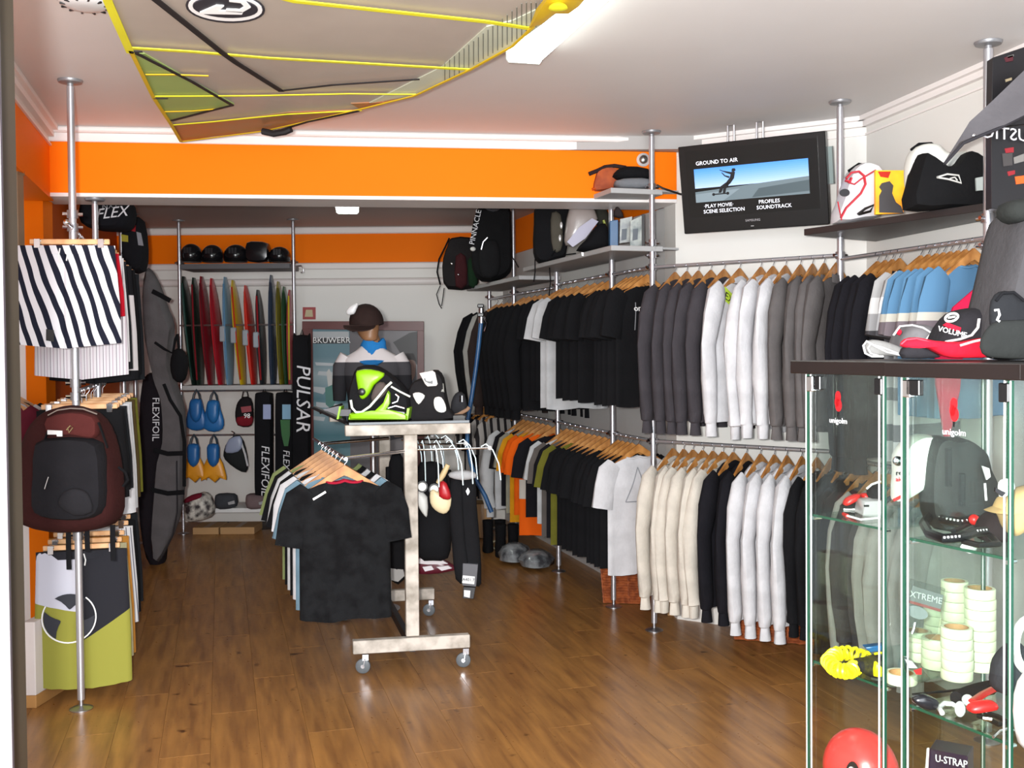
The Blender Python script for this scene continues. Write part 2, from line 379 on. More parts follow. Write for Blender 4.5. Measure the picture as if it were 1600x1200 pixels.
def hanger_mesh():
    t = thing('clothes_hanger', 'x', 'hanger')
    q = []
    for i in range(13):
        u = -1+2*i/12; x = u*.20; z = -.058-.118*abs(u)**1.05; y = 0; hh = .024*(1-.55*abs(u))
        q.append([(x, y-.006, z-hh), (x, y-.006, z+hh), (x, y+.006, z+hh), (x, y+.006, z-hh)])
    MB().loft(q).build('shoulder_bar', WOOD, t)
    pts = [(0, 0, -.062), (0, 0, -.035), (.004, 0, -.026)]+[(.016*cos(a)+.0, 0, -.008+.016*sin(a)) for a in [radians(k) for k in (-50, -10, 30, 70, 110, 150, 175)]]
    MB().tube(pts, .0022, 6).build('hook', HOOK, t)
    return t
def pinch_hanger():
    t = thing('clip_hanger', 'x', 'hanger')
    MB().box((0, 0, -.075), (.34, .012, .024)).build('crossbar', mat('clip_hanger_wood', '#e0b080', .45, col2='#c89060', vscale=14), t, bevel=.003)
    pts = [(0, 0, -.062), (0, 0, -.035), (.004, 0, -.026)]+[(.016*cos(a), 0, -.008+.016*sin(a)) for a in [radians(k) for k in (-50, -10, 30, 70, 110, 150, 175)]]
    MB().tube(pts, .0022, 6).build('hook', HOOK, t)
    for s_ in (-1, 1):
        MB().box((s_*.135, -.012, -.083), (.026, .008, .04)).box((s_*.135, .012, -.083), (.026, .008, .04)).cyl((s_*.135-.015, 0, -.072), (s_*.135+.015, 0, -.072), .009, 8).build('clip', CHROME, t, bevel=.001)
    return t
def garment(kind, m, L=.72, w=.23, d=.036, seed=0, m2=None, deco=None, ms=None):
    """kind: tee, longsleeve, hoodie, jacket"""
    key = (kind, m.name, L, w, d, seed, m2.name if m2 else 0, deco, ms.name if ms else 0)
    if key in TPL: return TPL[key]
    rnd = random.Random(hash(kind)+seed*17 if False else seed*17+len(kind)); ph = rnd.uniform(0, 6)
    A = .009 if kind == 'tee' else .006; flare = .02 if kind == 'tee' else -.02; z0 = -.074 if kind != 'hoodie' else -.080
    nm = {'tee': 't_shirt', 'longsleeve': 'sweatshirt', 'hoodie': 'hooded_sweatshirt', 'jacket': 'jacket'}[kind]
    t = thing(nm, 'x', {'tee': 't-shirt', 'longsleeve': 'sweatshirt', 'hoodie': 'hoodie', 'jacket': 'jacket'}[kind])
    n = 32; vv = [0, .03, .08, .15, .25, .4, .6, .8, .93, 1.0]
    g = (w, L, d, A, ph, flare, z0)
    rings = [[body_pt(2*pi*k/n, v, w, L, d, A, ph, flare, z0) for k in range(n)] for v in vv]
    rings.append([(x*.97, y*.8, z+.012) for x, y, z in rings[-1]])
    MB().loft(rings, True, True).build('body', m, t)
    ms = ms or m
    for s_ in (-1, 1):
        if kind == 'tee':
            path = [(w*.78, -.148, .050, .018), (w*.94, -.188, .072, .024), (w+.012, -.27, .076, .030), (w+.034+rnd.uniform(-.008, .012), -.395-rnd.uniform(0, .02), .076, .026)]
        else:
            e = rnd.uniform(-.01, .03)
            path = [(w*.78, -.142, .045, .020), (w*.97, -.19, .070, .032), (w+.035, -.30, .068, .036), (w+.05+e, -.45, .06, .034), (w+.045+e, -.62, .055, .032), (w+.03+e, -L+.06, .045, .028), (w+.025+e, -L+.01, .047, .03), (w+.025+e, -L-.0, .034, .024), (w+.025+e, -L-.065, .034, .024)]
        q = []
        for i, (x, z, a, b) in enumerate(path):
            j = min(i+1, len(path)-1); k0 = max(i-1, 0); dx = path[j][0]-path[k0][0]; dz = path[j][1]-path[k0][1]; l = sqrt(dx*dx+dz*dz); nx, nz = -dz/l, dx/l
            q.append([(s_*(x+nx*a*cos(2*pi*k/14)*(1+.10*sin(3*2*pi*k/14+i+ph))), b*sin(2*pi*k/14)*(1+.25*sin(i*1.9+ph)), z+nz*a*cos(2*pi*k/14)) for k in range(14)])
        MB().loft(q).build('sleeve', ms, t)
    if kind in ('tee', 'longsleeve'):
        q = [(.087*cos(a), -.5*d*sin(a)*.9, shirt_top(.087*cos(a), w, z0)+.003) for a in [2*pi*k/24 for k in range(24)]]
        MB().tube(q+[q[0]], .006, 6).build('collar', m2 or m, t)
    if kind == 'jacket':
        q = []
        for i, (k, z) in enumerate(((1.1, -.135), (1, -.115), (.92, -.095), (.90, -.092))):
            q.append([(.075*k*cos(a), -.026*k*sin(a), z-.010*sin(a)) for a in [2*pi*j/18 for j in range(18)]])
        MB().loft(q, False, False).build('collar', m2 or m, t)
        q = [(0.002, front_y(0, z, g)-.002, z) for z in [-.13-(L-.14)*i/10 for i in range(11)]]
        MB().tube(q, .005, 6).build('zip', mat('zip_dark', '#3a3a3e', .4, .6), t)
    if kind == 'hoodie':
        q = []
        for i, (k, zz, yy) in enumerate(((.45, -.075, .01), (.80, -.085, .022), (1, -.115, .045), (1.02, -.16, .058), (.85, -.205, .06), (.45, -.235, .052))):
            q.append([(.118*k*cos(a)*(1+.05*sin(3*a+ph)), yy*.55+.034*k*sin(a), zz-.012*abs(cos(a))) for a in [2*pi*j/18 for j in range(18)]])
        MB().loft(q).build('hood', m2 or m, t)
        for s_ in (-1, 1):
            MB().tube([(s_*.035, front_y(s_*.035, -.15, g), -.14), (s_*.04, front_y(s_*.04, -.22, g)-.002, -.22), (s_*.043, front_y(s_*.043, -.30, g)-.002, -.31)], .003, 5).build('drawstring', mat('cord_pale', '#d8d8d8', .8), t)
        q = []
        for k, o_ in ((1, 0), (.96, -.007), (.85, -.010)):
            q.append([(k*x, front_y(k*x, z, g)+o_, -.53*L-.10+(z+.53*L+.10)*k) for x, z in ((-.15, -L+.05), (-.15, -L+.13), (-.10, -.62*L), (.10, -.62*L), (.15, -L+.13), (.15, -L+.05))])
        MB().loft(q).build('front_pocket', m, t)
    g_ = g
    def onb(c, ox, oz, sc=1): 
        x = ox+c.x*sc; z = oz+c.y*sc; return V(x, front_y(x, z, g_)-.002-c.z, z)
    LT = {'w': mat('print_white', '#f4f4f4', .7, var=.02), 'k': mat('print_black', '#1a1a1c', .7, var=.02), 'g': mat('print_green', '#b9d63a', .7, var=.05), 'r': mat('print_red', '#c8202c', .7, var=.05), 'gy': mat('print_grey', '#8d8f94', .7, var=.05)}
    def txt(s, size, ox, oz, c, rot=0):
        text(s, size, LT[c], t, (0, 0, 0), (1, 0, 0), (0, 0, 1), 'print', mapf=lambda p: onb(V(p.x*cos(rot)-p.y*sin(rot), p.x*sin(rot)+p.y*cos(rot), p.z), ox, oz))
    def patch(pts, c, name='print'):
        cx = sum(p[0] for p in pts)/len(pts); cz = sum(p[1] for p in pts)/len(pts); q = []
        for k, o_ in ((1, 0), (.99, -.0015), (.5, -.003)): q.append([(cx+(x-cx)*k, front_y(cx+(x-cx)*k, cz+(z-cz)*k, g_)+o_, cz+(z-cz)*k) for x, z in pts])
        MB().loft(q).build(name, LT[c], t)
    def bar(x0, z0_, x1, z1_, h, c):
        dx, dz = x1-x0, z1_-z0_; l = sqrt(dx*dx+dz*dz); nx, nz = -dz/l*h/2, dx/l*h/2; N_ = 5
        a = [(x0+dx*i/N_+nx, z0_+dz*i/N_+nz) for i in range(N_+1)]; b = [(x0+dx*i/N_-nx, z0_+dz*i/N_-nz) for i in range(N_, -1, -1)]; patch(a+b, c)
    if deco == 'tick': bar(-.14, -.235, -.105, -.195, .009, 'w')
    if deco == 'ticks2': bar(-.195, -.27, -.18, -.20, .008, 'w'); bar(.10, -.25, .12, -.20, .006, 'w')
    if deco == 'greenprint':
        bar(-.20, -.185, -.08, -.165, .02, 'g'); bar(-.17, -.215, -.06, -.20, .022, 'g'); bar(-.13, -.25, -.05, -.235, .02, 'g'); txt('S', .08, .0, -.42, 'gy')
    if deco == 'word': txt('ongoo', .05, -.05, -.235, 'w'); bar(-.10, -.20, -.11, -.36, .004, 'gy')
    if deco == 'whiteprint':
        bar(-.19, -.17, -.07, -.25, .07, 'g'); txt('EXO', .06, -.13, -.215, 'k', -.5)
        for i in range(5): bar(-.17+i*.012, -.30-i*.04, -.08+i*.015, -.31-i*.05, .006, 'k')
        bar(-.17, -.30, -.11, -.60, .008, 'k'); bar(-.06, -.28, -.03, -.52, .014, 'k'); bar(-.11, -.60, -.03, -.5, .006, 'k')
    if deco == 'greenneck': patch([(-.14, -.16), (-.03, -.14), (-.04, -.24), (-.13, -.25)], 'g'); txt('X', .06, -.085, -.20, 'gy'); bar(-.12, -.28, -.06, -.275, .012, 'gy')
    if deco == 'triangle':
        for a_, b_ in (((-.11, -.37), (-.02, -.17)), ((-.02, -.17), (.05, -.37)), ((.05, -.37), (-.11, -.37))): bar(*a_, *b_, .006, 'gy')
        txt('O-', .045, .03, -.33, 'k'); txt('8', .04, -.19, -.36, 'gy') if False else None
    if deco == 'chesttick': bar(-.15, -.19, -.09, -.155, .010, 'w')
    if deco == 'bigtick': bar(-.20, -.20, -.165, -.155, .012, 'w'); bar(.10, -.27, .135, -.22, .007, 'w')
    TPL[key] = t; t['_used'] = 0
    return t
def fix_label(t, loc, rz, label, group, scale=None):
    if t.get('_used', 1) == 0:
        t['_used'] = 1; t.location = loc; t.rotation_euler = (0, 0, rz); t['label'] = label
        if group: t['group'] = group
        if scale: t.scale = scale
        return t
    return dup(t, loc, rz, label, group, scale)
HNG = hanger_mesh(); HNG['_used'] = 0
PIN = pinch_hanger(); PIN['_used'] = 0
def hang(tpl, loc, rz, label, group, hgroup, hlabel, pinch=False, jitter=.06, scale=None):
    rz += random.uniform(-jitter, jitter)
    fix_label(tpl, loc, rz, label, group, scale)
    fix_label(PIN if pinch else HNG, loc, rz, hlabel, hgroup)
def shorts(m, L=.46, w=.19, seed=0, waist=None, flare=1.15, deco=None, d=.03, ml=None):
    key = ('shorts', m.name, ml and ml.name, L, w, seed, waist.name if waist else 0, deco, flare)
    if key in TPL: return TPL[key]
    t = thing('board_shorts', 'x', 'shorts'); rnd = random.Random(seed); ph = rnd.uniform(0, 6)
    for s_ in (-1, 1):
        q = []
        for v in (0, .05, .15, .35, .6, .85, 1):
            hw = w*(.5+(.5*flare*1.02-.5)*min(1, v*1.6)); cx = s_*(w*.5+w*.06*v*(flare-1)*6); z = -.095-(L-.095)*v
            q.append([(cx+hw*cos(a), (d*(.5+.5*min(1, v*3)))*sin(a)+.006*v*sin(3*cos(a)*3+ph+s_), z+(.012*cos(a)*s_*v)) for a in [2*pi*k/20 for k in range(20)]])
        MB().loft(q).build('leg', (ml or m) if s_ < 0 else m, t)
    q = []
    for z in (-.092, -.096, -.125, -.13): q.append([((w*1.01)*cos(a), .02*sin(a), z) for a in [2*pi*k/24 for k in range(24)]])
    MB().loft(q).build('waistband', waist or m, t)
    MB().tube([(-.012, -.021, -.105), (-.018, -.024, -.14), (-.01, -.026, -.17)], .003, 5).tube([(.012, -.021, -.105), (.02, -.024, -.135), (.016, -.026, -.16)], .003, 5).build('drawstring', mat('cord_pale', '#d8d8d8', .8), t)
    TPL[key] = t; t['_used'] = 0
    return t
# ================================================ pole racks
POLE_SEQ = []
def pole(name_label, x, y, ztop, zbot=0, clamps=(), r=.0165, group=None, lean=(0, 0)):
    t = thing('display_pole', name_label, 'pole', (x, y, zbot), 0, group)
    mid = zbot+(ztop-zbot)*.34
    MB().cyl((x, y, zbot+.045), (x, y, ztop-.03), r, 18).build('tube', POLE, t)
    MB().cyl((x, y, mid-.012), (x, y, mid+.012), r*1.12, 18).build('joint', STEEL, t)
    MB().lathe([(.052, 0), (.052, .004), (.040, .010), (.016, .013), (.010, .016), (.010, .05)], (x, y, zbot+.001), 24).build('foot_plate', metal('#b9b9bd', .35), t)
    MB().lathe([(.012, -.04), (.014, -.016), (.050, -.012), (.055, -.003), (.055, 0)], (x, y, ztop-.001), 24).build('ceiling_plate', mat('plate_grey', '#8f8f92', .4, .5, var=.05), t)
    for z in clamps:
        c = MB().cyl((x, y, z-.018), (x, y, z+.018), r*1.45, 16).build('clamp', metal('#b4b4ba', .3), t)
        for a in (0.4, 2.2, 3.6): MB().cyl((x+cos(a)*r*1.2, y+sin(a)*r*1.2, z), (x+cos(a)*r*2.6, y+sin(a)*r*2.6, z), .008, 8).build('clamp_screw', CHROME, c)
    return t
def rail(pts, z, label, r=.0105, group=None, name='clothes_rail'):
    t = thing(name, label, 'rail', (pts[0][0], pts[0][1], z), 0, group)
    P_ = [(p[0], p[1], z) for p in pts]
    MB().tube(P_, r, 12).build('tube', POLE, t)
    for p in (P_[0], P_[-1]): 
        k = MB().ell(p, (.017, .017, .017), 12, 6).build('end_connector', CHROME, t)
    return t
pA = (-1.995, 4.736); pB = (.811, 5.972); pR = (1.954, 4.257); pT = (1.670, 5.272); pC = (.631, 6.527); pD = (.330, 7.567)
pE = (.02, 8.55); pF = (-.20, 9.35)
pL = (-2.33, 5.83); pL2 = (-2.83, 7.55); pL3 = (-3.20, 8.8)
pole('satin steel floor-to-ceiling pole with the backpack at the left', *pA, H, clamps=(2.27, 2.21, 1.50, 1.44, .80))
pole('satin steel floor-to-ceiling pole between the screen and the end of the orange beam', *pB, H, clamps=(2.56, 2.24, 2.17, 2.10, 1.10))
pole('satin steel pole at the right end of the screen', *pT, H, clamps=(2.30, 2.10, 1.08))
pole('thick satin steel pole nearest the right edge beside the black boot', *pR, H, clamps=(2.16, 2.05, 1.06), r=.019)
pole('silver pole second behind the beam on the right, by the wicker basket', *pC, 2.80, clamps=(2.21, 2.10, 1.10))
pole('silver pole ending on the floor behind the black t-shirts', *pD, 2.80, clamps=(2.10, 1.10))
pole('thin silver pole in front of the tall black backpack', *pE, 2.80, clamps=(2.10, 1.10))
pole('silver pole above the brown backpack near the back wall', *pF, 2.80, clamps=(2.10,))
pole('silver pole reaching up to the underside of the beam on the left', *pL, 2.50, clamps=(2.20, 1.46, .80))
pole('silver pole behind the lettered helmet bag on the left', *pL2, 2.80, clamps=(2.20, 1.46, .80))
pole('farthest silver pole of the left rack', *pL3, 2.80, clamps=(2.20, 1.46))
rail([pB, pT], 2.10, 'upper steel rail below the screen')
rail([pT, pR], 2.08, 'upper steel rail of the right wall below the dark shelf')
rail([pR, (2.2, 3.3)], 2.03, 'upper steel rail running past the right edge')
rail([pB, pC, pD], 2.10, 'upper steel rail holding black and white t-shirts')
rail([pD, pE, pF], 2.08, 'far upper steel rail holding black jackets')
rail([pB, pT], 1.10, 'lower steel rail below the white hoodies')
rail([pT, pR], 1.07, 'lower steel rail seen through the glass cabinets')
rail([pB, pC, pD], 1.10, 'lower steel rail holding the row of black t-shirts')
rail([pD, pE], 1.10, 'far lower steel rail holding the orange shirts')
rail([pA, pL, pL2, pL3], 2.20, 'top steel rail of the left rack')
rail([pA, pL, pL2], 1.46, 'middle steel rail of the left rack')
rail([pA, pL, pL2], .80, 'lowest steel rail of the left rack')
def along(a, b, s):
    a = V(a[0], a[1], 0); b = V(b[0], b[1], 0); return a+(b-a)*s
def segang(a, b):   # rotation so that local +x lies across the rail and the front (-y) looks along b->a side nearest the camera
    d = V(b[0]-a[0], b[1]-a[1], 0).normalized(); p = V(d.y, -d.x, 0)
    if p.x < 0: p = -p
    return math.atan2(p.y, p.x)
ALL_LABELS = set()
def uniq(l):
    if len(l.split()) > 16: print('LONG', l)
    if l in ALL_LABELS: print('DUPLICATE', l)
    ALL_LABELS.add(l); return l
def run(a, b, z, items, landmark, railname, frm=0.0, hgroup='wooden hangers', pinch=False, tag='upper'):
    """items: (count, spacing metres, template function, description, group[, twist degrees]) or a gap in metres"""
    L_ = (V(b[0], b[1], 0)-V(a[0], a[1], 0)).length; s = frm; ang = segang(a, b)
    for it in items:
        if isinstance(it, (int, float)): s += it; continue
        n, sp, tf, desc, grp = it[:5]; tw = radians(it[5]) if len(it) > 5 else 0
        for i in range(n):
            p = along(a, b, s/L_)
            if n > 1: lab = ORD[i+1]+' '+desc+' '+landmark+', '+railname
            else: lab = desc+', '+railname
            hl = 'wooden '+('clip ' if pinch else '')+'hanger of the '+(ORD[i+1]+' ' if n > 1 else '')+desc+', '+tag
            hang(tf(i), (p.x, p.y, z), ang+tw, uniq(lab), grp, hgroup, uniq(hl), pinch=pinch)
            s += sp*random.uniform(.9, 1.1)
    return s
GD = cloth('#4a464b', 'dark_grey'); GM = cloth('#716c6c', 'mid_grey'); CR = cloth('#ece3d6', 'cream'); WH = cloth('#efeef2', 'white'); WH2 = cloth('#dfe0e2', 'offwhite')
NV = cloth('#1d1c22', 'blackish'); BK = cloth('#17171a', 'black'); OL = cloth('#7c7a2e', 'olive'); GB = cloth('#6f6864', 'greybrown'); OR = cloth('#ff6a12', 'orange'); YE = cloth('#eea51c', 'yelloworange')
BL_ = cloth('#5f8bb0', 'blue'); PK = cloth('#e2224e', 'pink'); BRN = cloth('#3b302e', 'brown'); LG = cloth('#b9b7b2', 'lightgrey'); BG = cloth('#a9a694', 'beige')
H_ = 'wooden hangers on the right-hand racks'
# upper rail under the screen, from the pole by the beam to the right pole
run(pB, pT, 2.10, [
    (5, .080, lambda i: garment('hoodie', GD, .86, .245, .034, i % 2, deco='ticks2' if i == 0 else None), 'dark grey hoodie', 'dark grey hoodies below the screen'),
    .015,
    (1, .135, lambda i: garment('hoodie', WH, .86, .245, .036, 1, deco='whiteprint'), 'white hoodie with green and black chest print', 'white hoodies below the screen'),
    (1, .065, lambda i: garment('hoodie', WH, .87, .245, .036, 2), 'plain white hoodie between the printed ones', 'white hoodies below the screen'),
    (2, .075, lambda i: garment('hoodie', WH, .86, .245, .036, 3, deco='greenneck'), 'white hoodie with pale green neck print', 'white hoodies below the screen'),
    (4, .068, lambda i: garment('jacket', GM, .86, .245, .030, i % 2), 'mid grey zip jacket', 'grey zip jackets below the screen')],
    'from the left', 'upper rail', frm=.15, hgroup=H_, tag='below screen')
STRIPEG = zones('cloth_greyband', [(0, '#d5d5d7'), (.10, '#77757a'), (.18, '#dcdcdc'), (.30, '#8e8c90'), (.36, '#e0e0e0'), (.50, '#a9a8aa'), (.58, '#4a484c'), (.64, '#a9a8aa'), (.72, '#e3e2e2'), (.80, '#b9b8b8')], z0=-.95, z1=-.05)
BLUEB = zones('cloth_blueband', [(0, '#5f8bb0'), (.36, '#cfcbc0'), (.42, '#7b7076'), (.57, '#cfcbc0'), (.62, '#5f8bb0')], z0=-.72, z1=-.05)
run(pT, pR, 2.08, [
    (4, .055, lambda i: garment('jacket', NV, .95, .245, .028, i % 2, deco='bigtick' if i > 0 else None), 'long black jacket with white chest dashes', 'black jackets beside the screen pole', 20),
    .10,
    (2, .055, lambda i: garment('tee', STRIPEG, .95, .225, .024, i % 2), 'white and grey banded shirt', 'grey banded shirts on the right wall', 14),
    (6, .046, lambda i: garment('tee', BLUEB, .74, .225, .022, i % 2), 'blue shirt with grey and cream band', 'blue shirts on the right wall', 10)],
    'from the far end', 'right wall rail', frm=.31, hgroup=H_, tag='right wall')
G1 = 'black t-shirts on the upper rail'
run(pB, pC, 2.10, [(1, .085, lambda i: garment('tee', BK, .80, .225, .03, 0, deco='word'), 'front black t-shirt with a small white word', G1, 8),
    (4, .07, lambda i: garment('tee', BK, .80, .225, .03, 1+i % 2), 'plain black t-shirt', G1, 5)], 'behind the worded one', 'upper row', frm=.07, hgroup=H_, tag='upper row')
run(pC, pD, 2.10, [(1, .12, lambda i: garment('tee', BK, .80, .225, .03, 5, deco='greenprint'), 'black t-shirt with lime green shoulder print', G1, 6),
    (3, .14, lambda i: garment('tee', BK, .80, .225, .03, 1+i % 2), 'black t-shirt behind the lime-printed one', G1),
    .05,
    (2, .11, lambda i: garment('tee', WH2, .88, .225, .03, i), 'white t-shirt between the black ones', 'white t-shirts on the upper rail'),
    (2, .12, lambda i: garment('tee', BK, .84, .225, .03, 3), 'black t-shirt behind the white pair', 'black t-shirts behind the white ones')], 'from the front', 'upper rail', frm=.05, hgroup=H_, tag='upper rail')
run(pD, pE, 2.08, [(6, .14, lambda i: garment('jacket', BK, .90, .245, .04, i % 2), 'black jacket behind the t-shirts', 'black jackets on the far upper rail')], 'from the front', 'far upper rail', frm=.08, hgroup=H_, tag='far rail')
run(pE, pF, 2.06, [(1, .18, lambda i: garment('jacket', BRN, .90, .245, .045, 0, ms=BRN, m2=WH2), 'dark brown jacket with a pale collar', None),
    (1, .17, lambda i: garment('jacket', LG, .90, .245, .03, 1), 'light grey jacket next to the brown one', None),
    (2, .16, lambda i: garment('jacket', BK, .86, .245, .04, 1), 'black jacket at the back wall end', 'black jackets near the back wall')], 'from the front', 'upper rail', frm=.04, hgroup=H_, tag='far end')
run(pB, pT, 1.10, [
    (6, .064, lambda i: garment('hoodie', CR, .83, .245, .028, i % 3), 'cream hoodie', 'cream hoodies on the lower rail'),
    (2, .078, lambda i: garment('hoodie', NV, .84, .245, .036, i % 2, deco='ticks2'), 'black hoodie', 'black hoodies on the lower rail'),
    (4, .078, lambda i: garment('hoodie', WH, .88, .245, .036, i % 2), 'white hoodie', 'white hoodies on the lower rail'),
    (4, .075, lambda i: garment('longsleeve', BK, .84, .245, .034, i % 2), 'black sweatshirt', 'black sweatshirts on the lower rail')],
    'from the left', 'lower rail below the screen', frm=.13, hgroup=H_, tag='lower rail')
run(pT, pR, 1.07, [
    (2, .09, lambda i: garment('jacket', NV, .84, .245, .036, i % 2), 'black jacket behind the first glass cabinet', 'dark jackets behind glass', 22),
    (1, .09, lambda i: garment('jacket', LG, .84, .245, .036, 0), 'light grey jacket behind the first glass cabinet', None, 22),
    (2, .10, lambda i: garment('longsleeve', GD, .80, .245, .036, i % 2), 'dark grey sweatshirt behind the first glass cabinet', 'dark jackets behind glass', 15),
    (5, .085, lambda i: garment('longsleeve', LG, .82, .245, .036, i % 2), 'pale grey sweatshirt behind the second cabinet', 'pale sweatshirts behind glass', 10)],
    'from the far end', 'low', frm=.14, hgroup=H_, tag='low')
run(pB, pC, 1.10, [(1, .10, lambda i: garment('tee', WH, .80, .215, .034, 0, deco='triangle'), 'white t-shirt with a triangle outline on the chest', None, 8),
    (4, .07, lambda i: garment('tee', BK, .78, .225, .03, 1+i % 2), 'black t-shirt behind the white triangle one', 'black t-shirts on the lower rail', 6)], 'from the front', 'lower rail', frm=.20, hgroup=H_, tag='low')
run(pC, pD, 1.10, [(5, .095, lambda i: garment('tee', BK, .78, .225, .03, 1+i % 2), 'black t-shirt behind the second pole', 'black t-shirts on the lower rail'),
    .03, (1, .11, lambda i: garment('tee', OL, .80, .225, .03, 1), 'olive green t-shirt beside the black ones', None),
    (1, .10, lambda i: garment('tee', NV, .76, .225, .03, 2), 'black t-shirt between olive and grey ones', None),
    (1, .10, lambda i: garment('tee', GB, .78, .225, .03, 3), 'grey-brown t-shirt behind the olive one', None),
    (1, .10, lambda i: garment('tee', WH2, .70, .225, .03, 4), 'white-edged t-shirt behind the grey-brown one', None)], 'from the front', 'lower rail', frm=.04, hgroup=H_, tag='low')
ORW = zones('cloth_orangewhite', [(0, '#ff6a12'), (.30, '#ded6cc'), (.50, '#ff6a12')], z0=-.80, z1=-.08)
run(pD, pE, 1.10, [(1, .16, lambda i: garment('tee', NV, .70, .225, .034, 6), 'black t-shirt right of the orange shirts', None),
    (1, .13, lambda i: garment('tee', ORW, .86, .225, .04, 1), 'orange shirt with a pale band near the hem', None),
    (1, .12, lambda i: garment('tee', OR, .72, .225, .04, 2), 'bright orange t-shirt in the far lower row', None),
    (1, .12, lambda i: garment('tee', YE, .80, .225, .03, 3), 'yellow-orange t-shirt behind the orange ones', None),
    (1, .12, lambda i: garment('tee', BG, .74, .225, .03, 4), 'beige t-shirt behind the yellow one', None),
    (1, .11, lambda i: garment('tee', NV, .70, .225, .03, 5), 'black-edged t-shirt behind the beige one', None),
    (1, .11, lambda i: garment('longsleeve', WH2, .74, .245, .03, 6), 'white long-sleeved shirt above the cardboard box', None)], '', 'far lower rail', frm=.06, hgroup=H_, tag='far low')
# ================================================ left rack
NVY = '#1d2030'; 
ST1 = stripes('cloth_bold_stripes', ['#ecebf0', NVY], 0, .050, radians(17), duty=[0, .53], distort=.05)
ST2 = stripes('cloth_bold_stripes_side', ['#ecebf0', NVY], 2, .085, radians(8), duty=[0, .5], distort=.05)
PIN_ = stripes('cloth_pinstripes', ['#e9e4e9', '#8d8790', '#efeaf0', '#c9b9c4'], 0, .03, 0, duty=[0, .42, .52, .85])
PIN2 = stripes('cloth_pinstripes_two', ['#ecebee', '#6f6f7c'], 0, .022, radians(4), duty=[0, .78])
BW = zones('cloth_black_white_panel', [(0, '#18181c'), (.06, '#e4dee0'), (.72, '#18181c')], z0=-.70, z1=-.08)
LPOS = at(112, 352, 4.60)
arm = solo(MB().cyl((LPOS[0], 4.55, 2.21), (pA[0], pA[1], 2.21), .007, 10).ell((LPOS[0], 4.545, 2.21), (.014, .014, .014), 12, 6), 'display_hook', CHROME, 'chrome arm reaching forward from the left pole with striped shorts', 'hook')
sh = shorts(ST1, .535, .215, 1, ST1, 1.12)
fix_label(sh, (LPOS[0]-.03, 4.59, 2.205), radians(6), 'black and white boldly striped board shorts hanging in front of the left pole', None)
fix_label(PIN, (LPOS[0]-.005, 4.59, 2.205), radians(6), 'pale wooden clip hanger of the bold striped board shorts', 'clip hangers on the left rack')
for s_ in (0,):
    o = MB().slab([(72, 514), (84, 516), (84, 534), (72, 532)], 4.545, .002).build('logo_patch', mat('print_black', '#1a1a1c', .7), sh)
    o.matrix_parent_inverse = Matrix.Rotation(-radians(6), 4, 'Z')
PG = 'clip hangers on the left rack'
def lrun(z, items, tagname, frm=.0):
    s = frm; segs = [(pA, pL), (pL, pL2), (pL2, pL3)]
    for it in items:
        if isinstance(it, (int, float)): s += it; continue
        tf, desc, grp, sp = it[:4]; tw = it[4] if len(it) > 4 else 0
        q = s
        for a, b in segs:
            L_ = (V(b[0], b[1], 0)-V(a[0], a[1], 0)).length
            if q <= L_: break
            q -= L_
        p = along(a, b, q/L_)
        hang(tf, (p.x, p.y, z), segang(a, b)+tw-.1, uniq(desc), grp, PG, uniq('clip hanger of the '+desc), pinch=True)
        s += sp
RED_ = cloth('#c9162c', 'red'); DKG = cloth('#24262a', 'charcoal'); TEAL = cloth('#2f6f7a', 'teal'); PALEP = cloth('#d9c9cf', 'palepink')
lrun(2.20, [(shorts(RED_, .40, .185, 2), 'red board shorts right behind the striped pair', None, .12),
            (shorts(PIN_, .68, .19, 3, WHITEC), 'white pinstriped long shorts below the striped pair', None, .14),
            (shorts(WHITEC, .62, .19, 4), 'plain white shorts behind the pinstriped ones', None, .20),
            (shorts(DKG, .66, .19, 5), 'charcoal shorts in the middle of the top left rail', None, .28),
            (shorts(BW, .72, .20, 6, BLACK, ml=BLACK), 'black shorts with a large white panel, top left rail', None, .30),
            (shorts(BLACK, .70, .20, 7), 'black long shorts beside the white-panelled pair', None, .35),
            (shorts(DKG, .74, .20, 8), 'dark grey long shorts before the board bags', None, .4)], 'top', .18)
lrun(1.46, [(shorts(BLACK, .52, .19, 9), 'black board shorts behind the maroon backpack', None, .10),
            (shorts(BLACK, .50, .19, 10), 'second black board shorts on the middle left rail', None, .22),
            (shorts(DKG, .52, .19, 11), 'charcoal board shorts on the middle left rail', None, .26),
            (shorts(WHITEC, .68, .19, 12), 'white shorts right of the backpack', None, .16),
            (shorts(WH2, .68, .19, 13), 'off-white shorts behind the white pair', None, .28),
            (shorts(cloth('#5b4a2c', 'brownolive'), .66, .19, 14), 'brown shorts behind the white ones', None, .22),
            (shorts(OL, .66, .19, 15), 'olive green shorts beside the grey board bag', None, .4)], 'mid', .16)
OLV = '#a2a046'
RL = zones('cloth_olive_dark', [(0, OLV), (.5, '#2c2c32')], vec=(-.55, 0, .83), z0=-.96, z1=.1)
LL = zones('cloth_olive_white', [(0, OLV), (.5, '#d9d9e6'), (.88, '#26262c')], vec=(.25, 0, .95), z0=-.75, z1=.02)
os_ = shorts(RL, .735, .20, 16, cloth('#303036', 'darkfloral'), 1.08, ml=LL)
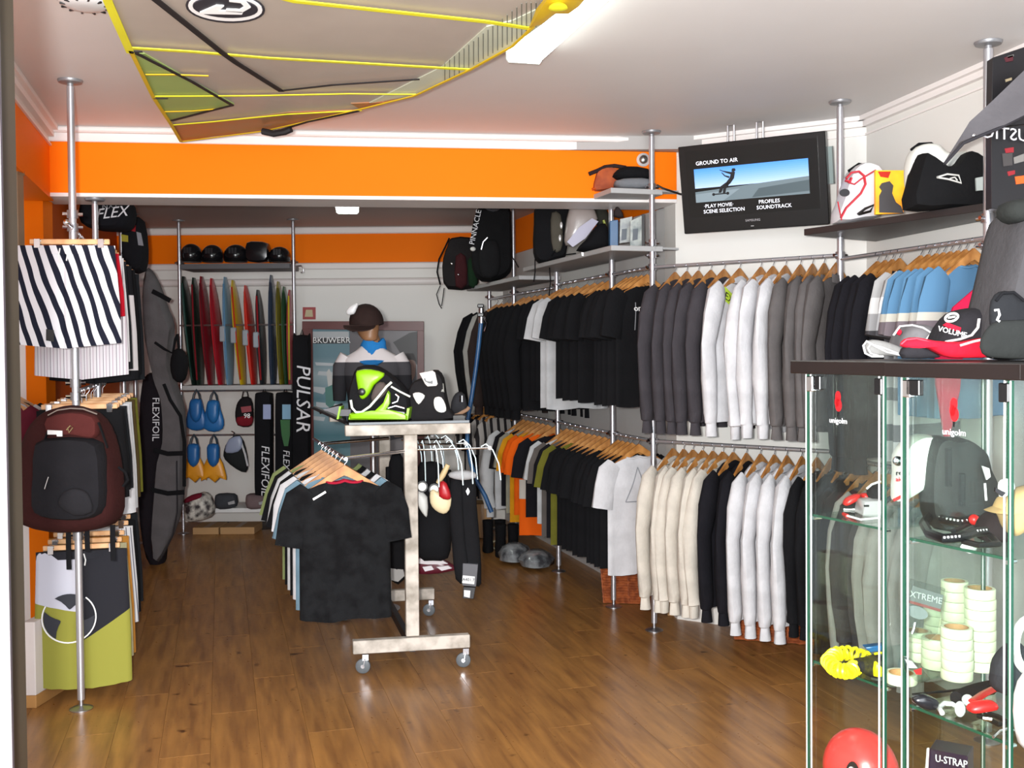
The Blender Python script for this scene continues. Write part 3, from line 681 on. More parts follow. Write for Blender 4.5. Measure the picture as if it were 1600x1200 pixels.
lrun(.80, [(os_, 'olive green board shorts with a round black emblem near the floor', None, .16),
           (shorts(cloth('#b9b08a', 'khaki'), .66, .19, 21), 'khaki shorts just behind the emblem pair', None, .20),
           (shorts(cloth('#c98a3c', 'ochre'), .70, .19, 17), 'ochre shorts behind the olive emblem pair', None, .30),
           (shorts(PIN2, .62, .19, 18, WHITEC), 'white shorts with thin dark stripes, lowest left rail', None, .22),
           (shorts(BLACK, .62, .19, 19), 'black shorts at the end of the lowest left rail', None, .25),
           (shorts(DKG, .62, .19, 20), 'charcoal shorts at the end of the lowest left rail', None, .3)], 'low', .14)
# emblem on the olive shorts (local frame of the shorts)
def emb():
    w_ = mat('print_white', '#f4f4f4', .7); k_ = mat('print_ink', '#20222c', .7)
    c = V(-.055, -.034, -.40); R_ = .118; old = os_.location.copy(); orz = os_.rotation_euler.copy(); os_.location = (0, 0, 0)
    q = [c+V(R_*cos(a), 0, R_*sin(a)) for a in [radians(k) for k in range(150, 420, 9)]]
    MB().tube(q, .0035, 5).build('emblem_ring', w_, os_)
    for a0 in (85, 200, 325):
        pts = []
        for i in range(9):
            a = radians(a0-38+76*i/8); pts.append(c+V(R_*.95*cos(a), .0, R_*.95*sin(a)))
        for i in range(7, 0, -1):
            a = radians(a0-38+76*i/8); rr = R_*(.95-.62*sin(pi*i/8)); pts.append(c+V(rr*cos(a), .0, rr*sin(a)))
        MB().prism(pts, (0, -.002, 0)).build('emblem_blade', k_, os_)
    os_.location = old
emb()
# hidden-side rack beyond the pillar
rail([(-2.52, 5.0), (-2.64, 5.42)], 1.50, 'short steel rail beside the orange pillar')
for i, (m_, d_, yy, z_) in enumerate(((cloth('#6d2232', 'maroonish'), 'dark red shirt edge beside the orange pillar', 5.05, 1.50), (WHITEC, 'white shirt edge beside the orange pillar', 5.18, 1.50), (DKG, 'charcoal shirt edge beside the orange pillar', 5.30, 1.50))):
    hang(garment('tee', m_, .62, .17, .03, 30+i), (-2.535-.28*(yy-5.05), yy, z_), radians(30), d_, None, PG, 'wooden hanger of the '+d_)
# backpack on the left pole
bp = thing('backpack', 'maroon and black backpack hanging on the left pole', 'backpack', at(116, 828, 4.50))
MAR = cloth('#5b2a28', 'maroon'); MAR2 = cloth('#3f1d1c', 'darkmaroon')
body = [(90, 637), (75, 645), (60, 665), (48, 700), (42, 750), (40, 800), (52, 818), (90, 828), (140, 828), (180, 818), (193, 795), (191, 745), (184, 700), (172, 665), (155, 645), (130, 635), (110, 633)]
MB().puff(body, 4.58, .17, prof=((1, 0), (.98, .5), (.93, .8), (.8, .96), (.3, 1)), back=.35).build('body', MAR2, bp)
MB().puff([(72, 660), (58, 700), (53, 760), (55, 800), (66, 808), (70, 740), (84, 690), (100, 662), (130, 660), (150, 690), (164, 740), (170, 800), (180, 800), (182, 745), (174, 695), (160, 660), (140, 644), (115, 640), (90, 644)], 4.435, .02).build('side_panel', MAR, bp) if False else None
MB().puff([(62, 690), (58, 740), (56, 790), (70, 806), (110, 812), (150, 808), (166, 790), (166, 740), (160, 692), (130, 682), (95, 682)], 4.44, .075, prof=((1, 0), (.98, .5), (.93, .85), (.8, .97), (.3, 1))).build('front_pocket', cloth('#232226', 'blackpack'), bp)
MB().puff([(92, 790), (95, 775), (106, 765), (120, 763), (134, 768), (142, 780), (144, 800), (118, 806)], 4.36, .018).build('lower_pocket', cloth('#2a292d', 'blackpack2'), bp)
MB().puff([(76, 652), (75, 672), (90, 681), (115, 679), (150, 684), (156, 668), (150, 650), (115, 643)], 4.425, .04, prof=((1, 0), (.98, .5), (.93, .85), (.8, .97), (.3, 1))).build('top_flap', MAR, bp)
MB().tube([at(x, y, 4.41) for x, y in ((75, 649), (90, 641), (110, 638), (130, 639), (152, 647))], .004, 6).build('top_zip', metal('#9a8f88', .4), bp)
for sx, x0 in ((-1, 66), (1, 168)):
    MB().tube([at(x, y, 4.40) for x, y in ((x0, 700), (x0-sx*8, 676), (x0-sx*14, 660))], .010, 6, flat=.4).build('compression_strap', BLACK, bp)
MB().slab([(74, 672), (97, 673), (97, 682), (89, 682), (88, 679), (74, 679)], 4.375, .006).build('label_tag', WHITEP, bp)
MB().tube([at(x, y, 4.37) for x, y in ((104, 672), (110, 665), (114, 668), (108, 676), (106, 668))], .003, 6).build('key_clip', metal('#c9b98a', .3), bp)
MB().tube([at(x, y, 4.355) for x, y in ((76, 745), (72, 757), (70, 764))], .003, 6).build('zip_pull', CHROME, bp)
for x0, y1 in ((107, 890), (136, 862), (176, 876)):
    MB().tube([at(x0, 820, 4.52), at(x0, (820+y1)/2, 4.50), at(x0+1, y1, 4.50)], .013, 6, flat=.2, up=(0, 1, 0)).build('loose_strap', BLACK, bp)
MB().tube([at(x, y, 4.50) for x, y in ((185, 730), (196, 738), (200, 750), (192, 760))], .006, 6).build('side_strap', BLACK, bp)
# helmet bags at the top of the left rack
t = thing('equipment_bag', 'black padded bag with pale lettering at the top of the left rack', 'bag', at(172, 362, 6.6))
MB().puff([(136, 320), (134, 345), (145, 358), (175, 362), (200, 360), (209, 345), (208, 322), (195, 310), (165, 308), (145, 311)], 6.75, .16, prof=((1, 0), (.98, .5), (.93, .8), (.8, .96), (.3, 1))).build('body', cloth('#1c1c22', 'bagblack'), t)
text('FLEX', .095, mat('print_pale', '#d9d9de', .6), t, at(174, 333, 6.585), (1, 0, .12), (0, 0, 1), shear=.3)
text('NXT', .05, mat('print_grey', '#8d8f94', .7), t, at(172, 322, 6.588), (1, 0, .12), (0, 0, 1))
t = thing('boxed_kite_pump', 'dark packaged pump with small red and grey labels on the left rack', 'package', at(212, 425, 7.3))
MB().puff([(197, 345), (196, 400), (205, 425), (226, 424), (230, 390), (224, 345), (210, 340)], 7.3, .10, prof=((1, 0), (.98, .6), (.9, .9), (.5, 1))).build('body', cloth('#1b1b20', 'bagblack2'), t)
for c_, p_ in (('#a5202c', [(202, 350), (212, 352), (211, 362), (201, 360)]), ('#9a9aa2', [(213, 362), (220, 364), (224, 384), (216, 383)]), ('#b3a83a', [(189, 366), (200, 368), (200, 378), (190, 377)])):
    MB().slab(p_, 7.19, .006).build('label', plastic(c_), t)
# board bags leaning in the left corner
GRB = cloth('#6b6769', 'boardbag'); DKM = cloth('#231e24', 'darkbag')
t = thing('board_bag', 'dark board bag with small white vertical lettering leaning left of the grey one', 'board bag', at(245, 800, 8.0))
MB().puff([(228, 590), (224, 640), (222, 700), (222, 780), (228, 850), (240, 884), (258, 878), (262, 800), (262, 700), (262, 620), (256, 590), (242, 582)], 8.0, .12, prof=((1, 0), (.98, .6), (.9, .9), (.5, 1))).build('body', DKM, t)
text('FLEXIFOIL', .075, mat('print_pale', '#d9d9de', .6), t, at(243, 655, 7.87), (-.02, 0, -1), (1, 0, 0))
t = thing('board_bag', 'tall grey board bag with black straps leaning at the left', 'board bag', at(262, 870, 7.9))
MB().puff([(232, 418), (248, 440), (262, 480), (271, 505), (262, 540), (276, 600), (288, 640), (290, 700), (288, 760), (281, 810), (265, 850), (248, 878), (241, 860), (246, 800), (262, 740), (262, 660), (255, 600), (240, 560), (230, 520), (226, 460)], 7.85, .10, prof=((1, 0), (.98, .6), (.9, .9), (.5, 1))).build('body', GRB, t)
for a_ in (((240, 703), (262, 709), (289, 708)), ((236, 765), (262, 771), (288, 769)), ((238, 455), (252, 462), (266, 470))):
    MB().tube([at(x, y, 7.74) for x, y in a_], .020, 6, flat=.3, up=(0, 1, 0)).build('strap', BLACK, t)
MB().tube([at(x, y, 7.75) for x, y in ((256, 600), (266, 625), (282, 650), (288, 690), (288, 760))], .013, 6).build('piping', BLACK, t)
MB().tube([at(x, y, 7.75) for x, y in ((276, 720), (277, 800), (270, 835), (252, 872))], .006, 6).build('zip', mat('zip_dark', '#3a3a3e', .4, .6), t)
t = thing('small_bag', 'small black pouch hanging beside the grey board bag', 'bag', at(280, 598, 7.6))
MB().puff([(272, 548), (268, 570), (272, 592), (284, 598), (292, 585), (293, 560), (284, 545)], 7.55, .07).build('body', BLACK, t)
MB().tube([at(x, y, 7.55) for x, y in ((242, 535), (256, 545), (270, 552), (274, 530), (277, 522), (280, 548))], .010, 6).build('strap', BLACK, t)
# tan panel, grey post and white plinth seen through the left opening
solo(MB().box((at(23, 200, 4.9)[0], 4.9, 2.15), (.045, .06, .72)).box((at(23, 200, 4.9)[0]+.001, 4.9, 2.49), (.05, .07, .02)), 'shutter_box', mat('tan_paint', '#8f7a60', .6, var=.05), 'tan boxed column seen through the left opening', 'column')
solo(MB().cyl((at(31, 640, 4.6)[0]-.005, 4.6, 0), (at(31, 640, 4.6)[0]-.005, 4.6, 2.45), .008, 10), 'grey_post', mat('post_grey', '#8f9088', .4, .3), 'thin grey metal post seen left of the orange pillar', 'post')
t = thing('plinth', 'white display plinth with a wooden foot at the left edge', 'plinth', at(50, 1100, 4.75))
x0, x1 = at(36, 1080, 4.75)[0], at(56, 1080, 4.75)[0]
MB().prism([(x0, 4.75, .06), (x1, 4.75, .06), (x1+.04, 5.15, .06), (x0+.04, 5.15, .06)], (0, 0, .34)).build('board', mat('plinth_white', '#e0d6d2', .5, var=.03), t, smooth=False, bevel=.002)
MB().prism([(x0+.005, 4.752, .0), (x1, 4.752, .0), (x1+.035, 5.14, .0), (x0+.04, 5.14, .0)], (0, 0, .059)).build('foot', mat('oak_foot', '#b9874e', .5, var=.1), t, smooth=False, bevel=.002)
# ================================================ sail under the ceiling
SZ = 2.74
def sz(x, y): return SZ+.0
def zflat(px, z, th, mb=None):
    mb = mb or MB(); return mb.prism([onz(x, y, z) for x, y in px], (0, 0, th))
sail = thing('windsurf_sail', 'large grey windsurf sail with yellow battens hanging under the ceiling', 'sail', onz(500, 100, SZ))
film = mat('sail_film', '#b3a79c', .35, var=.08, vscale=3, spec=.5); filmg = mat('sail_film_green', '#9db56a', .4, var=.1, vscale=3); filmo = mat('sail_film_orange', '#b26a3c', .4, col2='#9c7a58', vscale=3)
SY = mat('sail_yellow', '#e3dc2a', .5, var=.06, vscale=8); SYD = mat('sail_yellow_deep', '#d9b41c', .5, var=.06); SKB = mat('sail_black', '#1b191b', .55, var=.05)
XP = mat('sail_scrim', '#c9cdb8', .4, var=.06)
luff = [(168, 0), (202, 78), (240, 152), (268, 195), (283, 222)]
leech = [(283, 222), (330, 214), (415, 205), (480, 188), (563, 172), (648, 149), (735, 108), (800, 72), (845, 40)]
clew = [(845, 40), (868, 22), (892, 18), (905, 0)]
def ext(px, py, k):  # continue beyond the frame
    return (px, py)
top_l = (118, -118); top_r = (985, -120)
MB().prism([onz(x, y, SZ) for x, y in [top_l]+luff+leech[1:]+clew[1:]+[top_r]], (0, 0, .003)).build('film_panel', film, sail, smooth=False)
zz = SZ-.0045
zflat([(205, 84), (226, 84), (300, 127), (366, 163), (268, 190), (240, 152), (222, 118)], zz, .004).build('green_panel', filmg, sail, smooth=False)
zflat([(270, 196), (330, 191), (450, 176), (563, 172), (480, 188), (415, 204), (330, 214), (283, 221)], zz, .004).build('orange_panel', filmo, sail, smooth=False)
zflat([(548, 162), (600, 160), (640, 149), (563, 171)], zz, .004).build('orange_panel', filmo, sail, smooth=False)
zflat([(575, 162), (690, 105), (760, 42), (800, 33), (845, 12), (865, 24), (845, 40), (800, 72), (735, 108), (648, 149)], zz, .004).build('scrim_panel', XP, sail, smooth=False)
for k in range(26):   # scrim threads
    x = 690+k*7.2
    y0 = max(105-(x-690)*.9, 12) if x < 790 else 12
    y1 = 125-(x-700)*.55
    if y1 > y0+3:
        pass
thr = MB(); n_ = 0
for k in range(22):
    x = 695+k*7.5; ya = 103-(x-690)*.78; yb = 128-(x-695)*.60
    ya = max(ya, 4)
    if yb-ya < 4: continue
    a_ = onz(x, ya, SZ-.008); b_ = onz(x, yb, SZ-.008); thr.tube([a_, b_], .0016, 4)
o = thr.build('scrim_threads', mat('thread_dark', '#6b6f66', .6), sail); o['kind'] = 'stuff'
def strip(pts, wpx, m, name, z=SZ-.008, th=.004):
    a = []; b = []
    for i, (x, y) in enumerate(pts):
        p = V(onz(x, y, z)); q = V(onz(*pts[min(i+1, len(pts)-1)], z)); r = V(onz(*pts[max(i-1, 0)], z)); d = (q-r).normalized(); n = V(-d.y, d.x, 0)
        w = wpx*.0031; a.append(p+n*w/2); b.append(p-n*w/2)
    rings = [[a[i], b[i], b[i]-V(0, 0, th), a[i]-V(0, 0, th)] for i in range(len(a))]
    return MB().loft(rings).build(name, m, sail, smooth=False)
strip([(202, 74), (300, 80), (420, 90), (560, 98), (735, 108)], 7, SY, 'batten')
strip([(322, -34), (460, 1), (600, 16), (760, 33), (830, 44)], 8, SY, 'batten')
strip([(240, 150), (400, 149), (545, 146), (650, 147)], 4, SY, 'batten')
strip([(268, 195), (330, 190), (450, 178), (565, 172)], 3.5, SY, 'batten')
strip([(228, 116), (270, 116), (326, 118)], 4, SYD, 'reinforcement')
strip([(256, 174), (300, 173), (346, 169)], 3, SYD, 'reinforcement')
strip([(160, -60), (168, 0), (204, 82)], 9, SY, 'luff_sleeve', SZ-.012)
strip([(204, 78), (240, 152), (268, 195), (283, 221)], 5, SYD, 'luff_sleeve', SZ-.012)
strip([(283, 221), (415, 204), (560, 171), (648, 149), (735, 108), (800, 72), (832, 42), (850, 12)], 3.5, SYD, 'leech_edge', SZ-.012)
strip([(410, 207), (440, 202), (480, 190), (560, 173)], 5, SKB, 'leech_tape', SZ-.016)
strip([(240, -4), (345, 80), (370, 98), (440, 142)], 8, SKB, 'black_stripe', SZ-.010)
strip([(212, 82), (300, 127), (363, 164), (318, 175), (268, 188)], 5, SKB, 'black_stripe', SZ-.010)
strip([(440, 141), (520, 132), (655, 123)], 4, SKB, 'black_stripe', SZ-.010)
strip([(205, 80), (222, 80)], 3, SKB, 'black_stripe', SZ-.013); strip([(240, 153), (262, 153)], 3, SKB, 'black_stripe', SZ-.013)
# clew reinforcement: bulging yellow pocket
MB().loft([[onz(x, y, SZ-.02-.02*k) for x, y in pts] for k, pts in enumerate(([(826, 44), (838, 14), (860, -14), (925, -14), (905, 10), (888, 22), (866, 22), (846, 38)], [(834, 34), (846, 12), (862, -10), (915, -10), (900, 8), (886, 16), (866, 17), (848, 30)]))]).build('clew_patch', SYD, sail)
MB().lathe([(.018, 0), (.028, -.008), (.030, -.014), (.018, -.018)], V(onz(872, 6, SZ-.04)), 20).build('clew_ring', SY, sail)
MB().tube([onz(410, 205, SZ-.03), onz(428, 209, SZ-.045), onz(446, 206, SZ-.04), onz(455, 202, SZ-.03)], .016, 8).build('batten_pocket', SKB, sail)
# oval emblem
def oval(cx, cy, ax, ay, n=28, sk=0): return [(cx+ax*cos(2*pi*k/n)-sk*sin(2*pi*k/n), cy+ay*sin(2*pi*k/n)+.06*ax*cos(2*pi*k/n)) for k in range(n)]
EW = mat('print_white', '#f4f4f4', .7); EK = mat('emblem_black', '#2a2830', .6)
zflat(oval(352, 13, 62, 23), SZ-.0085, .004).build('emblem_border', EK, sail, smooth=False)
zflat(oval(352, 13, 58, 20), SZ-.0125, .004).build('emblem_band', EW, sail, smooth=False)
zflat(oval(352, 13, 51, 15), SZ-.0165, .004).build('emblem_field', EK, sail, smooth=False)
zflat([(312, 20), (338, 9), (350, 10), (342, 17), (380, 19), (378, 23), (318, 22)], SZ-.0205, .004).build('emblem_letter', EW, sail, smooth=False)
zflat([(358, 0), (384, 3), (392, 12), (378, 20), (352, 18), (354, 15), (374, 16), (382, 11), (376, 5), (358, 3)], SZ-.0205, .004).build('emblem_letter', EW, sail, smooth=False)
zflat([(330, -8), (360, -9), (358, -4), (334, -3)], SZ-.0205, .004).build('emblem_letter', EW, sail, smooth=False)
for x, y in ((205, 78), (283, 220), (740, 104), (560, 170)):
    p = onz(x, y, SZ)
    solo(MB().cyl((p[0], p[1], SZ+.003), (p[0], p[1], H-.001), .0012, 5), 'hanging_line', mat('line_clear', '#c9c9c9', .4), {205: 'thin line holding the left corner of the sail', 283: 'thin line holding the front tip of the sail', 740: 'thin line holding the right edge of the sail', 560: 'thin line holding the lower edge of the sail'}[x], 'line', 'lines holding up the sail')
# smoke detector and alarm
t = thing('smoke_detector', 'round white ceiling vent disc at the top left', 'detector', onz(133, -4, H))
c = V(onz(133, -4, H))
MB().lathe([(.095, 0), (.095, -.012), (.085, -.025), (.06, -.035), (.03, -.038)], c, 28).build('housing', WHITEP, t)
for k in range(12):
    a = 2*pi*k/12; MB().box(c+V(.074*cos(a), .074*sin(a), -.031), (.018, .006, .006), rz=a).build('slot', BLKP, t)
bs = at(1005, 250, 6.17)
t = thing('round_wall_valve', 'small round chrome valve at the right end of the orange beam', 'valve', bs)
RX = Matrix.Rotation(pi/2, 3, 'X')
MB().lathe([(.040, 0), (.040, .008), (.028, .018), (.026, .02)], bs, 24, R=RX).build('rim', WHITEP, t)
MB().lathe([(.026, .02), (.022, .034), (.010, .040)], bs, 20, R=RX).build('knob', metal('#8a8a86', .3), t)
# ================================================ television
TL = V(at(1059, 230, 5.74)); u = V(.859, -.512, 0); TWD, THT = .80, .478
nrm = V(-.512, -.859, 0); tl_ = radians(11)
dn = (V(0, 0, -1)*cos(tl_)-nrm*sin(tl_)).normalized(); nf = u.cross(-dn).normalized()
if nf.dot(nrm) < 0: nf = -nf
tv = thing('television', 'black flat-screen television playing a menu on the angled wall', 'television', TL+u*TWD/2+dn*THT)
def tp(a, b, o=0): return TL+u*(a*TWD)+dn*(b*THT)+nf*o
def tvp(a0, b0, a1, b1, o0, o1): return MB().prism([tp(a0, b0, o0), tp(a1, b0, o0), tp(a1, b1, o0), tp(a0, b1, o0)], nf*(o1-o0))
tvp(0, 0, 1, 1, -.045, 0).build('housing', mat('tv_black', '#0d0d0f', .22, var=.1), tv, smooth=False, bevel=.004)
tvp(.05, .06, .95, .82, 0, .0015).build('screen', mat('tv_screen', '#050507', .12, var=.1), tv, smooth=False)
tvp(.15, .15, .85, .85, -.11, -.045).build('rear_box', BLKP, tv, smooth=False)
tvp(1.0, .17, 1.025, .57, -.075, -.045).build('side_box', mat('grey_green_plastic', '#7c8a88', .5), tv, smooth=False)
vid = zones('video_sky', [(0, '#6f7f86'), (.20, '#5d6b73'), (.36, '#8fb6d8'), (.42, '#7fb4ea'), (1, '#3f8fe6')], z0=0, z1=1, const=False)
def pix(a0, b0, a1, b1, col, name, o=.003, e=1.0, ptsab=None):
    m = MC.get('glow'+col) or mat('glow'+col, dim(col, .5), .4, emit=e)
    ps = ptsab or [(a0, b0), (a1, b0), (a1, b1), (a0, b1)]
    return MB().prism([tp(a, b, o-.0012) for a, b in ps], nf*.0012).build(name, m, tv, smooth=False)
nb = 10
for i in range(nb):
    f0, f1 = i/nb, (i+1)/nb; c0 = [.30+.42*f0, .58+.22*f0, .93]
    hx = '#%02x%02x%02x' % tuple(int(v*255) for v in c0)
    pix(.105, .27+.22*f0, .885, .27+.22*f1, hx, 'picture_band')
pix(0, 0, 0, 0, '#66757c', 'picture_ground', ptsab=[(.105, .53), (.885, .46), (.885, .65), (.105, .65)], o=.0034)
pix(0, 0, 0, 0, '#7c8b93', 'picture_ground', ptsab=[(.105, .555), (.42, .53), (.30, .65), (.105, .65)], o=.0040)
pix(0, 0, 0, 0, '#46545a', 'picture_ground', ptsab=[(.55, .545), (.885, .50), (.885, .62), (.50, .64)], o=.0040)
DK = '#10131c'
for ps in ([(.375, .30), (.395, .30), (.40, .325), (.385, .34), (.37, .33)], [(.37, .335), (.395, .34), (.385, .41), (.355, .47), (.325, .455), (.355, .40)], [(.355, .455), (.325, .45), (.285, .49), (.27, .56), (.29, .56), (.305, .51)], [(.352, .468), (.33, .46), (.305, .52), (.30, .57), (.318, .57), (.325, .52)], [(.37, .34), (.31, .315), (.29, .30), (.288, .307), (.335, .345), (.365, .365)], [(.355, .385), (.325, .37), (.305, .335), (.298, .335), (.32, .38), (.35, .405)]):
    pix(0, 0, 0, 0, DK, 'rider_silhouette', ptsab=ps, o=.0046, e=.15)
pix(.225, .565, .345, .578, DK, 'rider_board', o=.0046, e=.15)
for a in (.235, .335): pix(0, 0, 0, 0, DK, 'board_wheel', ptsab=[(a+.010*cos(2*pi*k/12), .572+.017*sin(2*pi*k/12)) for k in range(12)], o=.0052, e=.15)
TXM = mat('screen_letters', '#e2e4ef', .5, emit=.5)
for s_, a, b, sz_ in (('GROUND TO AIR', .27, .21, .030), ('·PLAY MOVIE·', .265, .70, .028), ('SCENE SELECTION', .30, .762, .028), ('PROFILES', .615, .70, .028), ('SOUNDTRACK', .645, .762, .028)):
    text(s_, sz_, TXM, tv, tp(a, b, .004), u, -dn, 'menu_text', th=.0006)
text('SAMSUNG', .018, mat('logo_silver', '#b9b9bd', .3, .6), tv, tp(.495, .895, .0015), u, -dn, 'maker_text', th=.0006)
tvp(.48, .955, .50, .963, 0, .003).build('button', STEEL, tv, smooth=False)
for a_, lb in ((.33, 'left'), (.53, 'right')):
    q = tp(a_, .03, -.06)
    solo(MB().tube([q, q+V(0, 0, .10), q+V(0, 0, .10)+u*.035, q+u*.035], .006, 8), 'wall_bracket', STEEL, lb+' grey bracket showing above the television', 'bracket')
b0 = tp(.5, .5, -.11); 
solo(MB().prism([b0+V(-.08, 0, -.08), b0+V(.08, -.05, -.08), b0+V(.08, -.05, .08), b0+V(-.08, 0, .08)], -nf*-.0+V(.10, .17, 0)), 'wall_mount', BLKP, 'wall mount arm hidden behind the television', 'bracket')
cb = [at(1026, 289, 5.9), at(1035, 294, 5.9), at(1050, 299, 5.88), at(1062, 303, 5.82), at(1075, 306, 5.8)]
solo(MB().tube(cb, .006, 8), 'cable', BLKP, 'black cable running from the pole to the television', 'cable')
# ================================================ wheeled display cart
DIST = mat('distressed_paint', '#c9bfb4', .55, bump=.15, bscale=25, col2='#8d8478', vscale=9)
c1 = V(-.838, 5.19, 0); c2 = V(-.215, 5.30, 0); cu_ = (c2-c1).normalized(); cL = (c2-c1).length; cn = V(-.245, .97, 0).normalized(); CLEN = 1.06
cart = thing('display_cart', 'wheeled T-frame clothes cart with distressed whitewashed beams in the middle', 'cart', (-.52, 5.2, 0))
def cp(s, d, z): return V(c1.x, c1.y, 0)+cu_*(s*cL)+cn*d+V(0, 0, z)
RC_ = Matrix(((cu_.x, cn.x, 0), (cu_.y, cn.y, 0), (0, 0, 1)))
for d in (0, CLEN):
    MB().prism([cp(0, d, 1.208), cp(1, d, 1.208), cp(1, d, 1.262), cp(0, d, 1.262)], cn*.045).build('top_beam', DIST, cart, smooth=False, bevel=.003)
    MB().prism([cp(.465, d+.002, .18), cp(.570, d+.002, .18), cp(.570, d+.002, 1.208), cp(.465, d+.002, 1.208)], cn*.04).build('post', DIST, cart, smooth=False, bevel=.003)
    MB().prism([cp(.04, d, .105), cp(.98, d, .105), cp(.98, d, .172), cp(.04, d, .172)], cn*.045).build('foot_beam', DIST, cart, smooth=False, bevel=.003)
    for s in (.12, .93):
        q = cp(s, d+.02, 0); w_ = thing('caster', None, None) if False else None
        f_ = MB().box(q+V(.012, 0, .085), (.03, .03, .03), rz=.2).tube([q+V(.012, .014, .08), q+V(.004, .014, .038)], .004, 6).tube([q+V(.012, -.014, .08), q+V(.004, -.014, .038)], .004, 6).build('caster_fork', CHROME, cart)
        MB().lathe([(.012, -.012), (.030, -.012), (.037, -.008), (.038, 0), (.037, .008), (.030, .012), (.012, .012)], q+V(0, 0, .039), 24, R=Matrix.Rotation(pi/2, 3, 'X')).build('wheel', mat('rubber_grey', '#5d6266', .5, var=.05), f_)
        MB().cyl(q+V(0, -.015, .039), q+V(0, .015, .039), .010, 12).build('hub', CHROME, f_)
MB().prism([cp(.50, .04, .09), cp(.545, .04, .09), cp(.545, .04, .14), cp(.50, .04, .14)], cn*(CLEN-.04)).build('floor_rail', mat('dark_steel', '#35353a', .45, .6, var=.1), cart, smooth=False)
MB().prism([cp(.03, .0, 1.264), cp(.99, .0, 1.264), cp(.99, .0, 1.276), cp(.03, .0, 1.276)], cn*(CLEN+.04)).build('glass_top', mat('dark_glass', '#1a1d1f', .08, spec=.7), cart, smooth=False)
ra = V(-.800, 4.93, 1.125); rb = V(-1.15, 6.0, 1.125)
MB().tube([ra-(rb-ra).normalized()*.03, rb], .010, 10).build('hanging_rail', CHROME, cart)
for d, zz_ in ((.16, 1.125), (.80, 1.125)):
    k = along(ra, rb, 0 if d < .5 else .72); k.z = 1.125
    MB().tube([cp(.5, d if d > .5 else .03, zz_), k], .009, 10).build('rail_arm', CHROME, cart)
PINS = []
for d, ex in ((-.005, .44), (.28, .36), (.56, .30), (.84, .26)):
    a_ = cp(.57, d+.02, 1.13); b_ = a_+cu_*ex*.85
    PINS.append((a_, b_)); pn = MB().tube([a_, b_], .005, 8).build('display_pin', CHROME, cart)
    MB().ell(b_, (.013, .013, .013), 12, 6).build('ball_end', WHITEP, pn)
# t-shirts on the cart's left rail
FLO = mat('cloth_black_floral', '#17181a', .9, col2='#0d0d0f', vscale=16, bump=.2, spec=.15)
CARTG = 'shirts on the cart rail'
items = [(garment('tee', FLO, .77, .215, .045, 11, m2=cloth('#c02440', 'collarred'), deco='chesttick'), 'front black floral t-shirt with red collar on the cart'),
 (garment('tee', cloth('#7f9fb2', 'steelblue'), .75, .215, .03, 12), 'pale steel blue t-shirt behind the floral one'),
 (garment('tee', WH, .74, .215, .03, 13), 'white t-shirt behind the pale blue one on the cart'),
 (garment('tee', BK, .74, .215, .03, 14), 'black t-shirt between two white ones on the cart'),
 (garment('tee', WH2, .74, .215, .03, 15), 'off-white t-shirt near the cart rail end'),
 (garment('tee', BK, .74, .215, .03, 16), 'second black t-shirt near the cart rail end'),
 (garment('tee', cloth('#93a06a', 'sage'), .74, .215, .03, 17), 'sage green t-shirt at the far end of the cart rail')]
ang = segang(ra, rb); s = .02; Lr = (rb-ra).length
for k, (g, lb) in enumerate(items):
    p = along(ra, rb, s/Lr); hang(g, (p.x, p.y, 1.125), ang-.12, uniq(lb), CARTG, 'wooden hangers on the cart', uniq('wooden hanger of the '+lb), jitter=.04); s += .13 if k else .16
# hanging things on the right pins
WHK = mat('hook_white', '#cfe0e4', .35, .3)
def gooseneck(p, w_, h_, label, g='pale wire hooks on the cart pins'):
    q = [V(p)+V(0, 0, .008), V(p)+V(w_*.25, 0, .022), V(p)+V(w_*.6, 0, -.01), V(p)+V(w_*.9, 0, -.08), V(p)+V(w_, 0, -h_)]
    return solo(MB().tube(q, .0035, 6), 'wire_hook', WHK, label, 'hook', g)
k = 0
for (a_, b_), n in zip(PINS, (4, 4, 3, 2)):
    for i in range(n):
        f = .22+.66*i/max(n-1, 1)
        p = a_+(b_-a_)*f; gooseneck(p, random.uniform(.02, .07) if i < n-1 else .10, random.uniform(.16, .20), uniq('pale curved wire hook, '+(['nearest', 'second', 'third', 'farthest'][PINS.index((a_, b_))])+' pin, '+ORD[i+1]+' from the post')); k += 1
WET = cloth('#1b1b1e', 'neoprene')
t = thing('wetsuit_trousers', 'long black neoprene trousers hanging right of the cart post', 'trousers', at(730, 905, 5.45))
MB().puff([(704, 745), (722, 742), (742, 746), (745, 790), (750, 850), (752, 912), (741, 914), (726, 912), (722, 850), (716, 800), (705, 770)], 5.45, .05).build('leg', WET, t)
MB().puff([(704, 748), (720, 744), (724, 790), (728, 850), (735, 905), (727, 912), (712, 905), (706, 850), (702, 800)], 5.42, .04).build('leg', WET, t)
MB().puff([(702, 745), (703, 738), (722, 734), (742, 738), (744, 746), (722, 750)], 5.40, .04).build('waistband', cloth('#c9c9cb', 'webwhite'), t)
MB().tube([at(738, 745, 5.41), at(728, 742, 5.40), at(712, 744, 5.39)], .007, 6).build('buckle', CHROME, t)
MB().slab([(728, 768), (731, 762), (734, 768), (731, 774)], 5.385, .004).build('emblem', STEEL, t)
t = thing('swing_ticket_box', 'small dark packaged tag with white labels at the trouser hem', 'package', at(732, 936, 5.38))
MB().slab([(723, 880), (747, 882), (744, 917), (722, 915)], 5.38, .03).build('carton', plastic('#5a5a60', .5), t, bevel=.002)
MB().slab([(723, 899), (742, 901), (741, 913), (722, 911)], 5.374, .004).build('label', WHITEP, t)
text('A401.7', .022, mat('print_black', '#1a1a1c', .7), t, at(732, 906, 5.372), (1, 0, -.08), (0, 0, 1))
